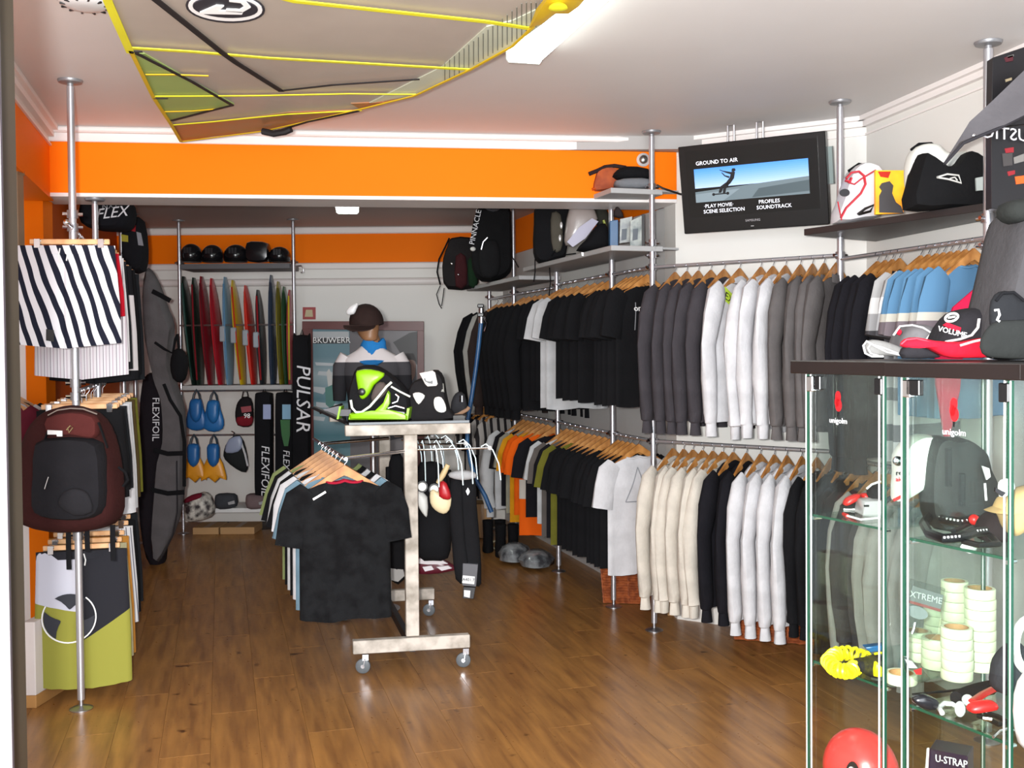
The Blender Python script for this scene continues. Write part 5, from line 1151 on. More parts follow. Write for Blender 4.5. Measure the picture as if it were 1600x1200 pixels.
# ================================================ shelves and bags on the right-hand rack
def rk(s, off, z):   # s metres along the rack from pole B towards the back, off = towards the wall
    d = V(pD[0]-pB[0], pD[1]-pB[1], 0).normalized(); p = V(d.y, -d.x, 0); 
    if p.x < 0: p = -p
    q = V(pB[0], pB[1], 0)+d*s+p*off; q.z = z; return q
def rshelf(s0, s1, z, lb, o0=-.26, o1=.06, m=None, th=.03):
    return solo(MB().prism([rk(s0, o0, z-th), rk(s0, o1, z-th), rk(s1, o1, z-th), rk(s1, o0, z-th)], (0, 0, th)), 'shelf', m or SHG, lb, 'shelf', smooth=False, bevel=.003)
rshelf(-.02, .50, 2.545, 'small grey shelf under the orange kite bag at the beam end')
rshelf(-.02, 1.65, 2.22, 'long grey shelf above the black t-shirts')
rshelf(1.75, 3.3, 2.17, 'far grey shelf carrying the backpacks')
for z in (2.545, 2.215):
    solo(MB().prism([V(pB[0], pB[1], z-.012)+V(.01, -.02, 0), V(pB[0], pB[1], z-.012)+V(.16, .05, 0), V(pB[0], pB[1], z-.012)+V(.15, .10, 0), V(pB[0], pB[1], z-.012)+V(-.02, .10, 0)], (0, 0, .012)), 'corner_bracket', SHG, 'grey corner bracket of the '+('upper' if z > 2.4 else 'lower')+' shelf behind the pole', 'bracket')
t = thing('kite_bag', 'orange and black flat kite bag on the small top shelf', 'bag', at(965, 300, 6.1))
MB().puff([(928, 280), (924, 300), (935, 303), (962, 297), (968, 285), (962, 268), (945, 266), (932, 272)], 6.22, .14, prof=((1, 0), (.98, .6), (.9, .9), (.5, 1))).build('body', mat('cloth_rust', '#8f3f22', .8, col2='#b85a2a', vscale=9), t)
MB().tube([at(x, y, 6.1) for x, y in ((925, 296), (945, 290), (966, 284))], .008, 6).build('stripe', cloth('#d9581a', 'stripeor'), t)
MB().puff([(958, 272), (975, 262), (1012, 266), (1016, 282), (962, 282)], 6.10, .10).build('rolled_part', BLACK, t)
MB().puff([(960, 284), (985, 280), (1016, 282), (1018, 296), (966, 296)], 6.06, .09).build('grey_panel', cloth('#8c8f94', 'kitegrey'), t)
MB().tube([at(x, y, 6.12) for x, y in ((920, 272), (935, 266), (945, 261), (960, 259), (978, 262))], .012, 8).build('strap', cloth('#3a2c2c', 'strapbr'), t)
# goods on the long shelf
t = thing('backpack', 'black backpack with hanging straps on the long grey shelf', 'backpack', at(850, 425, 7.2))
MB().puff([(838, 318), (870, 314), (890, 318), (888, 360), (884, 400), (868, 412), (842, 412), (833, 395), (834, 350)], 7.25, .13, prof=((1, 0), (.98, .6), (.9, .9), (.5, 1))).build('body', cloth('#1c1c1f', 'packblk'), t)
MB().puff([(862, 332), (876, 335), (880, 370), (876, 392), (864, 392), (860, 360)], 7.12, .04).build('pocket', cloth('#6a655a', 'pockettaupe'), t)
for x, y in ((877, 352), (875, 372)): MB().ell(at(x, y, 7.08), (.010, .008, .024), 10, 6).build('reflector', mat('reflector', '#f6f6f6', .2, .3), t)
for a_ in (((888, 330), (882, 360), (868, 390), (862, 400)), ((836, 405), (836, 425), (834, 440)), ((858, 408), (860, 440), (858, 462)), ((852, 408), (866, 402), (885, 398), (900, 396))):
    MB().tube([at(x, y, 7.10) for x, y in a_], .010, 6, flat=.4).build('strap', BLACK, t)
t = thing('clear_wrapped_bag', 'grey wetsuit bag in clear wrap leaning on the long shelf', 'bag', at(905, 395, 6.8))
MB().puff([(890, 322), (905, 316), (922, 320), (934, 342), (920, 365), (900, 382), (884, 384), (882, 365)], 6.85, .08).build('body', mat('wrap_grey', '#a59c98', .25, var=.1), t)
MB().slab([(886, 378), (905, 355), (925, 341), (935, 346), (915, 372), (895, 386)], 6.72, .02).build('card', mat('card_lilac', '#a9a6ba', .4, var=.03), t)
t = thing('shoe_bag', 'black pointed boot bag leaning beside the wrapped grey one', 'bag', at(930, 395, 6.6))
MB().puff([(900, 392), (915, 375), (930, 355), (945, 350), (952, 370), (952, 388), (930, 394)], 6.62, .12).build('body', BLACK, t)
t = thing('lime_trimmed_bag', 'dark bag with lime trim behind the pole on the long shelf', 'bag', at(942, 378, 6.85))
MB().puff([(928, 322), (945, 324), (952, 345), (952, 370), (940, 372), (932, 350)], 6.9, .09).build('body', cloth('#3a3a34', 'limebag'), t)
MB().tube([at(943, 344, 6.78), at(947, 356, 6.78), at(950, 366, 6.78)], .008, 6).build('trim', plastic('#b9c84a'), t)
t = thing('book', 'blue-spined box standing beside the pole on the long shelf', 'box', at(960, 385, 6.35))
MB().slab([(953, 345), (966, 343), (966, 384), (953, 385)], 6.35, .10).build('case', plastic('#3f6f9e', .4), t, smooth=False, bevel=.003)
t = thing('dark_ornament', 'small dark cap sitting on the blue box', 'cap', at(966, 342, 6.35))
MB().puff([(958, 338), (962, 324), (968, 326), (974, 340)], 6.37, .04).build('body', cloth('#3a3232', 'smallcap'), t)
for i, (p_, c_, Y_) in enumerate((([(969, 342), (988, 338), (986, 378), (968, 380)], '#8f9496', 6.3), ([(985, 345), (1006, 335), (1006, 384), (984, 386)], '#77807f', 6.2))):
    t = thing('packaged_dvd', ['left clear packaged case on the long shelf', 'right clear packaged case on the long shelf'][i], 'package', at(sum(p[0] for p in p_)/4, max(p[1] for p in p_), Y_), 0, 'packaged cases on the shelf')
    MB().slab(p_, Y_, .03).build('case', mat('pack%d' % i, c_, .2, col2='#b9bcb6', vscale=14), t, bevel=.002)
    cx = sum(p[0] for p in p_)/4; MB().slab([(cx-6, 358), (cx+2, 357), (cx+1, 374), (cx-7, 376)], Y_-.006, .006).build('picture', plastic('#3a4552', .3), t)
MB().slab([(1003, 335), (1007, 334), (1007, 384), (1003, 385)], 6.185, .03).build('spine', BLKP, t)
for i, (x, y) in enumerate(((914, 390), (1000, 390))):
    pass
solo(MB().slab([(908, 394), (920, 395), (919, 401), (909, 400)], 6.30, .02), 'price_tag', WHITEP, 'white price tag on the edge of the long shelf', 'tag')
# backpacks on the far shelf
t = thing('backpack', 'tall black backpack with side lettering on the far shelf', 'backpack', at(768, 445, 8.4))
MB().puff([(745, 330), (760, 322), (795, 325), (799, 345), (800, 400), (798, 425), (780, 438), (752, 440), (738, 420), (736, 370)], 8.42, .16, prof=((1, 0), (.98, .6), (.9, .9), (.5, 1))).build('body', cloth('#19191b', 'packblk2'), t)
MB().puff([(752, 380), (775, 375), (782, 400), (778, 430), (755, 434), (748, 410)], 8.27, .05).build('pocket', cloth('#202022', 'packblk3'), t)
MB().puff([(756, 326), (775, 320), (782, 328), (770, 332)], 8.30, .04).build('handle', cloth('#55555a', 'handlegrey'), t)
text('PINNACLE', .060, mat('print_pale', '#d9d9de', .6), t, at(743, 355, 8.245), (.22, 0, 1), (-1, 0, .22), align='CENTER')
MB().tube([at(x, y, 8.22) for x, y in ((762, 371), (755, 378), (752, 390))], .006, 6).build('zip', STEEL, t)
MB().ell(at(739, 389, 8.25), (.022, .012, .018), 12, 6).build('badge', mat('grey_plastic_pale', '#cfcfca', .45), t)
for a_ in (((799, 400), (806, 410), (810, 418)), ):
    MB().tube([at(x, y, 8.45) for x, y in a_], .010, 6, flat=.4).build('strap', BLACK, t)
t = thing('backpack', 'dark maroon and green backpack left of the tall black one', 'backpack', at(715, 452, 8.9))
MB().puff([(700, 385), (706, 373), (735, 372), (745, 392), (748, 430), (742, 450), (700, 452), (692, 430), (693, 405)], 8.92, .15, prof=((1, 0), (.98, .6), (.9, .9), (.5, 1))).build('body', cloth('#2a2728', 'packdk'), t)
MB().puff([(712, 400), (728, 400), (730, 445), (712, 448)], 8.79, .05).build('maroon_panel', cloth('#4a2226', 'packmar'), t)
MB().puff([(730, 405), (744, 404), (746, 444), (733, 447)], 8.80, .04).build('green_panel', cloth('#1f3a24', 'packgreen'), t)
MB().tube([at(x, y, 8.85) for x, y in ((702, 372), (696, 385), (686, 405), (683, 425), (688, 445))], .014, 6, flat=.5).build('shoulder_strap', BLACK, t)
for a_ in (((688, 446), (682, 460), (686, 475), (690, 482)), ((694, 450), (692, 465), (690, 478))):
    MB().tube([at(x, y, 8.85) for x, y in a_], .010, 6, flat=.4).build('loose_strap', BLACK, t)
for x, y in ((706, 412), (716, 429)): MB().ell(at(x, y, 8.72), (.010, .006, .010), 8, 5).build('rivet', CHROME, t)
# boom behind the jackets
t = thing('windsurf_boom', 'tall curved blue windsurf boom behind the black t-shirts', 'boom', at(745, 800, 8.3))
MB().tube([at(x, y, 8.0) for x, y in ((752, 500), (748, 540), (743, 580), (737, 620), (731, 655), (730, 690), (735, 722), (745, 752), (758, 775), (768, 800))], .017, 10).build('tube', mat('boom_blue', '#3f6f9e', .35, col2='#2a5282', vscale=6), t)
MB().tube([at(752, 482, 8.0), at(752, 505, 8.0)], .022, 10).build('end_clamp', STEEL, t)
for y in (478, 492): MB().box(at(751, y, 7.98), (.05, .05, .03)).build('clamp_block', BLKP, t, bevel=.006)
MB().tube([at(x, y, 7.98) for x, y in ((756, 494), (761, 505), (757, 518))], .008, 8).build('lever', CHROME, t)
# pale striped suits on the far lower rail
SUIT = stripes('cloth_pale_stripes', ['#b9b3ae', '#2f2c2e'], 0, .07, 0, duty=[0, .6])
for i, (x, Y_) in enumerate(((748, 9.1), (757, 8.95), (768, 8.8), (779, 8.65))):
    p = at(x, 625, Y_); nm_ = ['first', 'second', 'third', 'fourth'][i]
    hang(garment('tee', SUIT if i != 1 else BLACK, .80, .15, .03, 40+i), (p[0], Y_, 1.17), radians(35), nm_+' pale-striped suit from the left beside the blue boom', 'striped suits by the boom', 'wooden hangers by the blue boom', 'wooden hanger of the '+nm_+' pale-striped suit by the blue boom')
rail([(-.40, 9.2), (-.06, 8.5)], 1.17, 'short steel rail of the striped suits')
# low clutter
t = thing('cardboard_box', 'brown cardboard box on the floor by the blue boom', 'box', at(752, 826, 8.9))
X0, X1 = at(741, 820, 8.9)[0], at(768, 820, 8.9)[0]
MB().box(((X0+X1)/2, 9.0, .155), (X1-X0, .25, .29)).build('carton', mat('cardboard', '#b08a5e', .8), t, smooth=False, bevel=.003)
MB().box(((X0+X1)/2, 8.874, .155), (.03, .002, .29)).build('tape', mat('tape_brown', '#9a7448', .3), t, smooth=False)
WR = mat('clear_wrap', '#8f9396', .15, col2='#3a3c40', vscale=9, bump=.6, bscale=14)
for i, (x, y, w_, h_, Y_) in enumerate(((805, 862, 26, 14, 7.9), (838, 870, 28, 13, 7.7))):
    t = thing('wrapped_bundle', ['left dark bundle in crinkled clear wrap on the floor', 'right dark bundle in crinkled clear wrap on the floor'][i], 'bundle', at(x, y+h_, Y_), 0, 'wrapped bundles under the orange shirts')
    rnd = random.Random(i); c = V(at(x, y, Y_)); c.z = h_*Y_/FPX+.01
    MB().loft([[c+V((w_*Y_/FPX)*cos(a)*q*rnd.uniform(.85, 1.08), .16*sin(a)*q, z*h_*Y_/FPX) for a in [2*pi*k/18 for k in range(18)]] for q, z in ((.6, -1), (.95, -.7), (1, 0), (.8, .6), (.4, 1))]).build('bundle', WR, t)
for i, (x, y, Y_, lb) in enumerate(((772, 835, 8.4, 'left black boots on the floor below the white shirt'), (792, 832, 8.2, 'right black boots on the floor below the white shirt'))):
    t = thing('boots', lb, 'boots', at(x, y+18, Y_), 0, 'black boots on the floor')
    c = V(at(x, y, Y_))
    for s_ in (-1, 1):
        b_ = V(c.x+s_*.05, Y_, 0); MB().loft([[b_+V(.045*cos(a)*q, oy+.05*sin(a)*r_, z) for a in [2*pi*k/14 for k in range(14)]] for q, r_, oy, z in ((1, 2.2, -.04, .003), (1, 2.2, -.04, .03), (.9, 1.7, -.02, .07), (.9, 1, .02, .12), (1, 1, .02, .24))]).build('boot', BLACK, t)
solo(MB().tube([onz(x, y, .012) for x, y in ((812, 862), (800, 862), (775, 858), (765, 852), (772, 846), (790, 842))], .008, 8), 'cable', mat('cable_cream', '#d3ccae', .5), 'cream cable loop lying on the floor', 'cable')
# wicker baskets
def basket(p0, p1, dep, h_, lb):
    a = V(p0); b = V(p1); u_ = (b-a).normalized(); n_ = V(-u_.y, u_.x, 0); L_ = (b-a).length
    t = thing('wicker_basket', lb, 'basket', a+(b-a)/2)
    WK = mat('wicker', '#a5562a', .6, col2='#7c3a1a', vscale=30, bump=.2, bscale=60)
    def loop(z, o, ex=0, ph=0):
        pts = []; N = 44
        for k in range(N):
            f = k/N*2*(L_+dep)
            if f < L_: q = a+u_*f
            elif f < L_+dep: q = b+n_*(f-L_)
            elif f < 2*L_+dep: q = b+n_*dep-u_*(f-L_-dep)
            else: q = a+n_*dep-n_*(f-2*L_-dep)
            c = a+(b-a)/2+n_*dep/2; d = (q-c).normalized()
            pts.append(q+d*(o+.006*(-1)**(k+ph))+V(0, 0, z+.002*sin(k*2.3+ph)))
        return pts+[pts[0]]
    rows = int(h_/.017)
    for r in range(rows): MB().tube(loop(.012+r*.017, .025*r/rows, 0, r % 2), .0095, 5).build('weave_row', WK, t)
    c = a+(b-a)/2+n_*dep/2
    MB().tube(loop(h_+.005, .03), .016, 8).build('rim', WK, t)
    nst = 20
    for k in range(nst):
        P0 = loop(.0, 0)[int(k*44/nst)]; P1 = loop(h_, .025)[int(k*44/nst)]
        MB().tube([P0+V(0, 0, .006), P1], .006, 5).build('stake', WK, t)
    MB().prism([a+V(0, 0, .004), b+V(0, 0, .004), b+n_*dep+V(0, 0, .004), a+n_*dep+V(0, 0, .004)], (0, 0, .008)).build('base', WK, t, smooth=False)
    return t
w0 = V(onz(940, 943, 0)); w1 = V(onz(1000, 938, 0)); basket((w0.x+.02, w0.y, 0), (w0.x+.46, w0.y-.06, 0), .42, .26, 'wicker basket under the black t-shirts near the two pole feet')
w0 = V(onz(1150, 1000, 0)); basket((w0.x, w0.y, 0), (w0.x+.44, w0.y-.13, 0), .30, .20, 'wicker basket on the floor left of the glass cabinets')
t = thing('cardboard_box', 'flat cardboard box behind the sleeves of the white hoodies', 'box', onz(1085, 968, 0))
c = V(onz(1085, 966, 0))+V(0, .12, 0); MB().box((c.x, c.y, .045), (.26, .20, .09), rz=-.3).build('carton', mat('cardboard', '#b08a5e', .8), t, smooth=False, bevel=.003)
MB().box((c.x, c.y, .0905), (.26, .03, .001), rz=-.3).build('tape', mat('tape_brown', '#9a7448', .3), t, smooth=False)
# ---------------- dark shelf on the right wall
ZS = 2.19
A_ = V(onz(1256, 368, ZS)); B_ = V(onz(1381, 377, ZS)); C_ = V(onz(1560, 330, ZS)); D_ = V(2.25, 3.4, ZS)
DKS = mat('shelf_wenge', '#2c2727', .4, var=.1, vscale=5)
far_w = V(1.975, 5.50, ZS); near_w = V(2.33, 3.35, ZS)
solo(MB().prism([A_, V(1.93, 5.50, ZS), near_w, V(onz(1560, 327, ZS)), V(onz(1549, 328, ZS))], (0, 0, .032)), 'wall_shelf', DKS, 'long dark wenge shelf on the right wall under the bags', 'shelf', smooth=False, bevel=.002)
zt_ = ZS+.033
t = thing('harness', 'white padded seat harness with red scroll print on the dark shelf', 'harness', at(1338, 352, 4.95))
MB().puff([(1300, 350), (1308, 318), (1316, 290), (1326, 268), (1342, 257), (1358, 259), (1370, 268), (1374, 300), (1374, 338), (1340, 346)], 5.0, .11, prof=((1, 0), (.98, .5), (.92, .85), (.7, .97), (.3, 1))).build('body', mat('white_vinyl', '#dfdce0', .4, var=.05), t)
RP = mat('print_redgloss', '#c22636', .5, var=.05)
for a_, r_ in ((((1322, 279), (1330, 270), (1342, 268), (1350, 275), (1352, 288), (1345, 302), (1332, 315), (1322, 325), (1314, 340)), .012), (((1325, 285), (1335, 288), (1345, 280), (1358, 272), (1368, 266)), .008), (((1321, 282), (1328, 284), (1330, 278)), .014), (((1309, 315), (1312, 330), (1315, 344)), .006)):
    MB().tube([at(x, y, 4.885) for x, y in a_], r_, 6, flat=.5).build('scroll_print', RP, t)
MB().slab([(1320+8*cos(2*pi*k/16), 301+6*sin(2*pi*k/16)) for k in range(16)], 4.882, .006).build('badge', plastic('#3a3a3e'), t)
MB().tube([at(x, y, 4.88) for x, y in ((1340, 335), (1352, 326), (1366, 320), (1360, 330), (1342, 335))], .006, 6).build('mark', BLKP, t)
MB().tube([at(x, y, 4.98) for x, y in ((1326, 268), (1342, 257), (1358, 259), (1370, 268))], .009, 6).build('piping', BLACK, t)
t = thing('picture_card', 'orange and yellow sunset card with a dark silhouette on the dark shelf', 'card', at(1392, 334, 4.72))
MB().slab([(1368, 266), (1416, 266), (1412, 333), (1368, 335)], 4.75, .02).build('card', mat('sunset_print', '#ff9c1c', .5, col2='#f7d42a', vscale=5), t, bevel=.001)
MB().slab([(1372, 268), (1392, 268), (1388, 278), (1376, 276)], 4.746, .003).build('red_print', plastic('#d9301c'), t)
MB().slab([(1374, 332), (1374, 306), (1378, 298), (1374, 292), (1378, 286), (1390, 283), (1396, 290), (1394, 302), (1400, 316), (1408, 322), (1412, 333)], 4.745, .004).build('silhouette', plastic('#4a4648', .5), t)
t = thing('harness', 'black seat harness with a white padded back on the dark shelf', 'harness', at(1478, 327, 4.45))
MB().puff([(1417, 300), (1414, 270), (1418, 245), (1428, 231), (1445, 226), (1460, 228), (1470, 238), (1485, 243), (1505, 238), (1500, 262), (1470, 270), (1440, 275), (1425, 300)], 4.56, .09).build('padded_back', mat('white_padding', '#e6e7e0', .5, bump=.1, bscale=20), t)
MB().puff([(1414, 328), (1418, 290), (1425, 262), (1432, 243), (1440, 258), (1452, 264), (1480, 264), (1492, 250), (1505, 240), (1525, 250), (1534, 268), (1534, 300), (1530, 326), (1470, 328)], 4.50, .12, prof=((1, 0), (.98, .5), (.92, .85), (.7, .97), (.3, 1))).build('body', cloth('#1b1b1d', 'harnblk'), t)
MB().tube([at(x, y, 4.55) for x, y in ((1424, 235), (1436, 226), (1455, 225), (1465, 232), (1474, 240), (1490, 242), (1510, 241))], .009, 6).build('piping', BLACK, t)
MB().tube([at(x, y, 4.37) for x, y in ((1464, 277), (1480, 272), (1498, 274), (1502, 286), (1482, 280), (1464, 277))], .004, 6).build('outline_logo', mat('grey_plastic_pale', '#cfcfca', .45), t)
MB().tube([at(x, y, 4.37) for x, y in ((1484, 279), (1492, 277), (1496, 282))], .003, 6).build('outline_logo', mat('grey_plastic_pale', '#cfcfca', .45), t)
MB().tube([at(x, y, 4.45) for x, y in ((1520, 252), (1528, 262), (1530, 276), (1524, 285))], .014, 8).build('side_buckle', plastic('#3f4a46'), t)
MB().slab([(1525, 278), (1536, 276), (1537, 297), (1526, 298)], 4.36, .01).build('tag', plastic('#c6cfcc', .5), t)
t = thing('fabric_wing_tip', 'dark grey pointed fabric wing tip reaching in from the right edge', 'kite wing', at(1560, 180, 3.75))
MB().loft([[V(at(x, y, 3.75+dy)) for x, y, dy in r] for r in ([(1474, 257, 0), (1478, 257, .01), (1480, 254, .01), (1476, 252, 0)], [(1500, 222, -.02), (1508, 224, .02), (1512, 216, .03), (1504, 208, 0)], [(1520, 214, -.03), (1530, 212, .05), (1532, 188, .05), (1515, 190, -.02)], [(1560, 200, -.05), (1568, 196, .10), (1575, 150, .08), (1548, 160, -.03)], [(1640, 160, -.10), (1650, 150, .15), (1650, 80, .10), (1600, 110, -.05)])]).build('panel', cloth('#6d6a6e', 'winggrey'), t)
MB().lathe([(.006, 0), (.006, .006), (.003, .008)], at(1521, 212, 3.71), 12, R=RX).build('rivet', CHROME, t)
MB().tube([at(x, y, 3.70) for x, y in ((1476, 256), (1505, 224), (1530, 213), (1562, 200), (1640, 160))], .006, 6).build('hem', cloth('#3f3d42', 'hemgrey'), t)
# dark blister cards hanging at the right edge
CRT = mat('carton_black', '#17161a', .35, var=.15)
for i, (p_, y_, lb) in enumerate((([(1551, 90), (1640, 60), (1640, 190), (1549, 200)], 4.0, 'upper dark display carton at the right edge'), ([(1549, 200), (1640, 192), (1640, 332), (1549, 326)], 3.98, 'lower dark display carton with mirrored lettering at the right edge'))):
    t = thing('display_carton', lb, 'carton', at(1590, max(p[1] for p in p_), y_))
    MB().slab(p_, y_, .05).build('carton', CRT, t, smooth=False, bevel=.002)
    if i:
        text('OUSTIC', .066, mat('print_pale', '#d9d9de', .6), t, at(1583, 211, 3.965), (-1, 0, .10), (0, 0, 1), th=.001)
        for c_, q in (('#a5202c', [(1570, 232), (1584, 230), (1584, 238), (1572, 240)]), ('#8d8a86', [(1584, 246), (1600, 240), (1600, 252), (1585, 256)]), ('#ff6a1c', [(1586, 276), (1602, 274), (1602, 286), (1588, 288)]), ('#a5202c', [(1574, 268), (1586, 266), (1586, 272), (1576, 275)]), ('#9a9088', [(1578, 316), (1602, 311), (1602, 315), (1580, 321)]), ('#4a4646', [(1566, 240), (1582, 238), (1582, 258), (1568, 260)])):
            MB().slab(q, 3.975, .004).build('label', plastic(c_), t, smooth=False)
    else:
        for c_, q in (('#5a1f2a', [(1569, 90), (1583, 86), (1583, 95), (1572, 97)]), ('#b9a98a', [(1571, 124), (1581, 121), (1581, 125), (1572, 128)]), ('#8d8a86', [(1574, 88), (1584, 85), (1584, 88), (1575, 91)])):
            MB().slab(q, 3.995, .004).build('label', plastic(c_), t, smooth=False)
# ================================================ glass cabinets
def glassmat(name, tint, refl=.05, rough=.02):
    m = bpy.data.materials.new(name); m.use_nodes = True; nt = m.node_tree; N = nt.nodes; L = nt.links; N.remove(N['Principled BSDF'])
    tr = N.new('ShaderNodeBsdfTransparent'); tr.inputs[0].default_value = lin(tint)
    gl = N.new('ShaderNodeBsdfGlossy'); gl.inputs['Roughness'].default_value = rough; gl.inputs['Color'].default_value = (1, 1, 1, 1)
    lw = N.new('ShaderNodeLayerWeight'); lw.inputs[0].default_value = .5
    pw = N.new('ShaderNodeMath'); pw.operation = 'POWER'; pw.inputs[1].default_value = 5; L.new(lw.outputs['Facing'], pw.inputs[0])
    fr_ = N.new('ShaderNodeMath'); fr_.operation = 'MULTIPLY_ADD'; fr_.inputs[1].default_value = .5; fr_.inputs[2].default_value = .03; L.new(pw.outputs[0], fr_.inputs[0])
    no = N.new('ShaderNodeTexNoise'); no.inputs['Scale'].default_value = 4
    mr = N.new('ShaderNodeMapRange'); mr.inputs[3].default_value = .85; mr.inputs[4].default_value = 1.1; L.new(no.outputs[0], mr.inputs[0])
    mu = N.new('ShaderNodeMath'); mu.operation = 'MULTIPLY'; L.new(fr_.outputs[0], mu.inputs[0]); L.new(mr.outputs[0], mu.inputs[1])
    mx = N.new('ShaderNodeMixShader'); L.new(mu.outputs[0], mx.inputs[0]); L.new(tr.outputs[0], mx.inputs[1]); L.new(gl.outputs[0], mx.inputs[2])
    L.new(mx.outputs[0], N['Material Output'].inputs[0]); return m
GLS = glassmat('cabinet_glass', '#f9fcfa'); GSH = glassmat('shelf_glass', '#eef5f1')
GEDGE = mat('glass_edge_green', '#1c4a38', .15, var=.1, vscale=30, spec=.7); ALU = mat('alu_strip', '#eeeef0', .35, .35, var=.02)
WEN = mat('wenge_top', '#170f0e', .4, var=.12, vscale=7)
cuF = V(.44, -.9, 0).normalized(); cdF = V(.9, .44, 0).normalized(); CDP = .345
ZT = 1.607; SHZ = (1.20, .81, .42)
CABS = []
def cabinet(c0, w_, lb, tl, tr_):
    """c0 front-left corner on plan; tl/tr_ overhang of the top board"""
    c0 = V(c0[0], c0[1], 0); t = thing('glass_cabinet', lb, 'cabinet', c0)
    def q(s, d, z): return c0+cuF*s+cdF*d+V(0, 0, z)
    def blk(s0, s1, d0, d1, z0, z1, name, m, par=None, bev=0):
        return MB().prism([q(s0, d0, z0), q(s1, d0, z0), q(s1, d1, z0), q(s0, d1, z0)], (0, 0, z1-z0)).build(name, m, par or t, smooth=False, bevel=bev)
    blk(-tl, w_+tr_, -.022, CDP+.022, ZT-.034, ZT, 'top_board', WEN, bev=.002)
    blk(-.01, w_+.01, -.012, CDP+.012, 0, .09, 'base_board', WEN, bev=.002)
    z0, z1 = .092, ZT-.036
    blk(.004, w_-.004, -.003, .003, z0, z1, 'glass_door', GLS)
    blk(.004, w_-.004, CDP-.003, CDP+.003, z0, z1, 'glass_panel', GLS)
    blk(-.003, .003, .006, CDP-.006, z0, z1, 'glass_panel', GLS); blk(w_-.003, w_+.003, .006, CDP-.006, z0, z1, 'glass_panel', GLS)
    for s, d in ((0, 0), (w_, 0), (0, CDP), (w_, CDP)):
        o_ = -.006 if d == 0 else .0
        blk(s-.004, s+.004, d-.004, d+.004, z0, z1, 'glass_edge', GEDGE)
        sg = 1 if s == 0 else -1
        blk(s-.0035-.004*(sg), s-.0005-.004*(sg)+.0, d-.005, d+.0, z0, z1, 'corner_strip', ALU)
        if d == 0: blk(s+sg*.012-.0018, s+sg*.012+.0018, -.0055, -.0035, z0, z1, 'door_strip', ALU)
    for i, z in enumerate(SHZ):
        sh = blk(.008, w_-.008, .010, CDP-.012, z-.006, z, 'glass_shelf', GSH)
        blk(.008, w_-.008, .006, .010, z-.006, z, 'shelf_edge', GEDGE, sh)
        for s in (.012, w_-.012): 
            b = MB().cyl(q(s, .004, z-.010), q(s, .03, z-.010), .005, 8).build('shelf_support', CHROME, sh)
    for s in (.012, w_-.012):
        blk(s-.012, s+.012, -.010, .006, z1-.045, z1-.005, 'hinge', CHROME if s < .1 else BLKP, bev=.002)
        blk(s-.012, s+.012, -.010, .006, z0+.005, z0+.045, 'hinge', CHROME, bev=.002)
    blk(.030 if w_ < .27 else .012, .052 if w_ < .27 else .05, -.010, .006, z1-.04, z1-.004, 'lock', BLKP, bev=.002)
    # sticker on the door
    sc_ = w_*.5; p = q(sc_-.02*(w_ < .27), -.0035, z1-.075)
    red = mat('sticker_red', '#b8141c', .5, var=.1)
    for a, b, r1, r2 in ((0, .020, .012, .016), (.003, -.002, .014, .018), (-.006, .006, .010, .014)):
        MB().prism([p+cuF*(a*.6+r1*.8*cos(2*pi*k/14))+V(0, 0, b+r2*.9*sin(2*pi*k/14)) for k in range(14)], -cdF*.0008).build('sticker_bud', red, t, smooth=False)
    MB().prism([p+cuF*-.003+V(0, 0, -.018), p+cuF*.003+V(0, 0, -.018), p+cuF*.002+V(0, 0, -.030), p+cuF*-.002+V(0, 0, -.030)], -cdF*.0008).build('sticker_stem', BLKP, t, smooth=False)
    text('unigolm', .020, WHITEP, t, p+V(0, 0, -.042), cuF, (0, 0, 1), 'sticker_text', th=.0004)
    CABS.append((t, q, w_)); return q
q1 = cabinet((.786, 2.745), .262, 'leftmost glass display cabinet with a dark top, holding the skate helmet', .048, .055)
q2 = cabinet((.910, 2.400), .282, 'middle glass display cabinet holding the tape rolls', .042, .040)
q3 = cabinet((1.062, 2.075), .30, 'rightmost glass cabinet cut by the right edge', .035, .04)
def cat_(x, y, q, d): 
    """point seen at photo pixel x,y on the vertical plane d behind the cabinet front"""
    o = q(0, d, 0); n = cdF; r = V(ray(x, y)); C_ = V(0, 0, CH)
    k = (o-C_).dot(n)/r.dot(n); return C_+r*k
def onsh(x, y, z): return V(onz(x, y, z))
# cabinet one, middle shelf: gloves/shoes
t = thing('glove', 'red and black glove on the middle shelf of the first cabinet', 'glove', onsh(1325, 806, 1.203))
Yg = 2.80
def lift(o, z):   # settle onto a shelf
    me = o
RDP = plastic('#d9201c', .4)
MB().puff([(1317, 786), (1322, 778), (1335, 772), (1343, 772), (1340, 780), (1328, 787), (1320, 790)], Yg, .02).build('finger_panel', RDP, t)
MB().puff([(1343, 772), (1355, 770), (1366, 776), (1370, 785), (1360, 785), (1348, 780)], Yg+.01, .02).build('finger_panel', RDP, t)
MB().puff([(1313, 790), (1330, 785), (1350, 783), (1370, 786), (1372, 798), (1350, 802), (1318, 801)], Yg+.02, .03).build('palm', BINB, t)
MB().tube([at(1318, 796, Yg), at(1335, 796, Yg-.01), at(1348, 799, Yg)], .003, 6).build('strap', WHITEP, t)
t = thing('gloss_box', 'pale grey box beside the red glove on the cabinet shelf', 'box', onsh(1365, 808, 1.203))
MB().slab([(1352, 784), (1378, 782), (1378, 810), (1348, 806)], 2.72, .07).build('carton', plastic('#b9b6b9', .4), t, bevel=.002)
MB().slab([(1350, 789), (1358, 789), (1358, 792), (1350, 792)], 2.717, .002).build('label', BLKP, t)
t = thing('small_mount', 'black and white round buckle piece above the grey box', 'buckle', onsh(1365, 785, 1.24))
